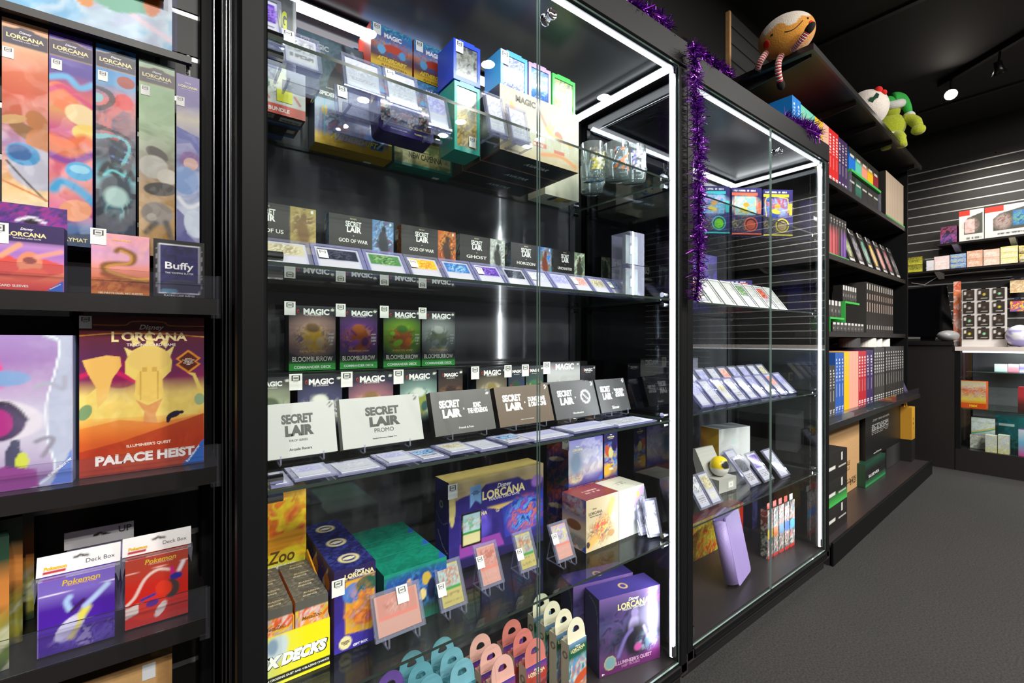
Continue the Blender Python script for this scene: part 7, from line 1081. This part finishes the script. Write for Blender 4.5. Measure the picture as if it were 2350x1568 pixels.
# ---------------------------------------------------------------- purple tinsel
def tinsel(lab, pts, rad, dens, seed, sq=(1, 1, 1)):
    r_ = random.Random(seed); pts = [Vector(p) for p in pts]; seg = [(pts[i + 1] - pts[i]).length for i in range(len(pts) - 1)]; L = sum(seg)
    core = MB().tube(pts, .003, 6, '#3a1050').build('tinsel_garland', TINS); core['label'] = lab; core['category'] = 'tinsel'; core['group'] = 'purple tinsel garlands'
    V, Fc, C = [], [], []; n = int(L * dens); cols = ['#5a1a86', '#7a22ac', '#6a1c9c', '#8a2ab8', '#48146c', '#a83ad0', '#c060e0']
    for k in range(n):
        d = r_.random() * L; i = 0
        while i < len(seg) - 1 and d > seg[i]: d -= seg[i]; i += 1
        p = pts[i].lerp(pts[i + 1], min(1, d / seg[i])); t = (pts[i + 1] - pts[i]).normalized()
        a = Vector((r_.gauss(0, 1), r_.gauss(0, 1), r_.gauss(0, 1))); a = (a - t * a.dot(t) * .6).normalized(); ln = rad * (.55 + .6 * r_.random())
        a = Vector((a.x * sq[0], a.y * sq[1], a.z * sq[2])); w = a.cross(Vector((r_.gauss(0, 1), r_.gauss(0, 1), r_.gauss(0, 1)))).normalized() * .0011
        bend = Vector((r_.gauss(0, .18), r_.gauss(0, .18), r_.gauss(0, .18) - .12)); e1 = p + a * ln * .55; e2 = p + a * ln + bend * ln
        b0 = len(V); V += [p - w, p + w, e1 + w, e1 - w, e2 + w * .6, e2 - w * .6]; Fc += [(b0, b0 + 1, b0 + 2, b0 + 3), (b0 + 3, b0 + 2, b0 + 4, b0 + 5)]
        C += [lin(r_.choice(cols))] * 6
    ob('tinsel_fringe', mesh('tinsel_fringe', V, Fc, TINS, C), core)
def px(u, v, Y): x, t = at(u, Y); return (x, Y, H0 + (CY - v) / F * t)
tinsel('purple tinsel garland hanging down the black posts between the two lit cabinets', [px(1592, 105, .748), px(1597, 220, .745), px(1604, 330, .742), px(1604, 450, .742), px(1604, 560, .742), px(1602, 640, .744), px(1596, 690, .748)], .032, 3600, 1, (1, .8, 1))
tinsel('short purple tinsel end draped along the front edge of the farther cabinet roof', [px(1590, 110, .79), px(1612, 125, .80), px(1640, 150, .80), px(1668, 160, .81), px(1678, 178, .80)], .026, 2600, 2)
tinsel('purple tinsel lying along the roof edge of the nearer cabinet', [px(1395, -25, .80), px(1440, 8, .79), px(1490, 28, .79), px(1520, 45, .79), px(1538, 66, .79)], .026, 3200, 3)
tinsel('bunched purple tinsel on the roof end of the farther cabinet beside the yellow binders', [px(1800, 268, .83), px(1830, 285, .81), px(1850, 298, .80), px(1872, 312, .80), px(1862, 290, .83), px(1840, 282, .84)], .036, 4200, 4)
tinsel('purple tinsel hanging in the gap behind the side glass of the nearer cabinet', [(1.256, .87, H0 + .80), (1.256, .872, H0 + .55), (1.256, .868, H0 + .3), (1.256, .87, H0 + .08)], .024, 3200, 5, (.42, 1, 1))

# ---------------------------------------------------------------- ceiling fittings
for i, (p, e) in enumerate(TRACK):
    r = root('track_spotlight', ['glowing track spotlight above the end of the open shelves', 'small black track spotlight beside the bright one', 'track spotlight farther along the ceiling rail'][i], 'spotlight', (p[0], p[1], p[2]))
    q = (Vector((-.5, .1, 1.0)) if i else Vector((.75, .12, .55))).normalized().to_track_quat('Z', 'Y').to_matrix().to_4x4()
    MB().lathe([(0, .09), (.022, .09), (.026, .04), (.045, .0), (.043, 0), (.02, .03), (0, .03)], 20, M=q).build('lamp_head', BLKPL, r, True)
    MB().lathe([(0, .012), (.036, .006), (.04, 0.002)], 20, M=q).build('lamp_lens', mat('lit_lens', '#fff6e8', .3, emit=40.0) if i == 0 else mat('dim_lens', '#fff6e8', .3, emit=9.0), r, True)
    MB().tube([q @ Vector((0, 0, .06)), (0, 0, ROOM_TOP - .05 - p[2])], .008, 8).build('lamp_stem', BLKPL, r)
rail = root('lighting_track', 'black lighting track along the ceiling carrying the spotlights', 'track', (0, 0, 0))
TP = [TRACK[0][0], TRACK[1][0]]; d = (Vector(TP[1]) - Vector(TP[0])); d.z = 0; d.normalize(); a = Vector((TP[0][0], TP[0][1], ROOM_TOP - .03)) - d * .1; b_ = Vector((TP[1][0], TP[1][1], ROOM_TOP - .03)) + d * 2.5
M = Matrix.Translation(a) @ Matrix.Rotation(math.atan2(d.y, d.x), 4, 'Z'); L = (b_ - a).length
MB().box(0, -.018, -.018, L, .018, .026, M=M).build('track_rail', BLKPL, rail); 
p = TRACK[2][0]; MB().box(p[0] - .018, p[1] - .6, ROOM_TOP - .048, p[0] + .018, p[1] + .6, ROOM_TOP - .004).build('track_rail', BLKPL, rail)
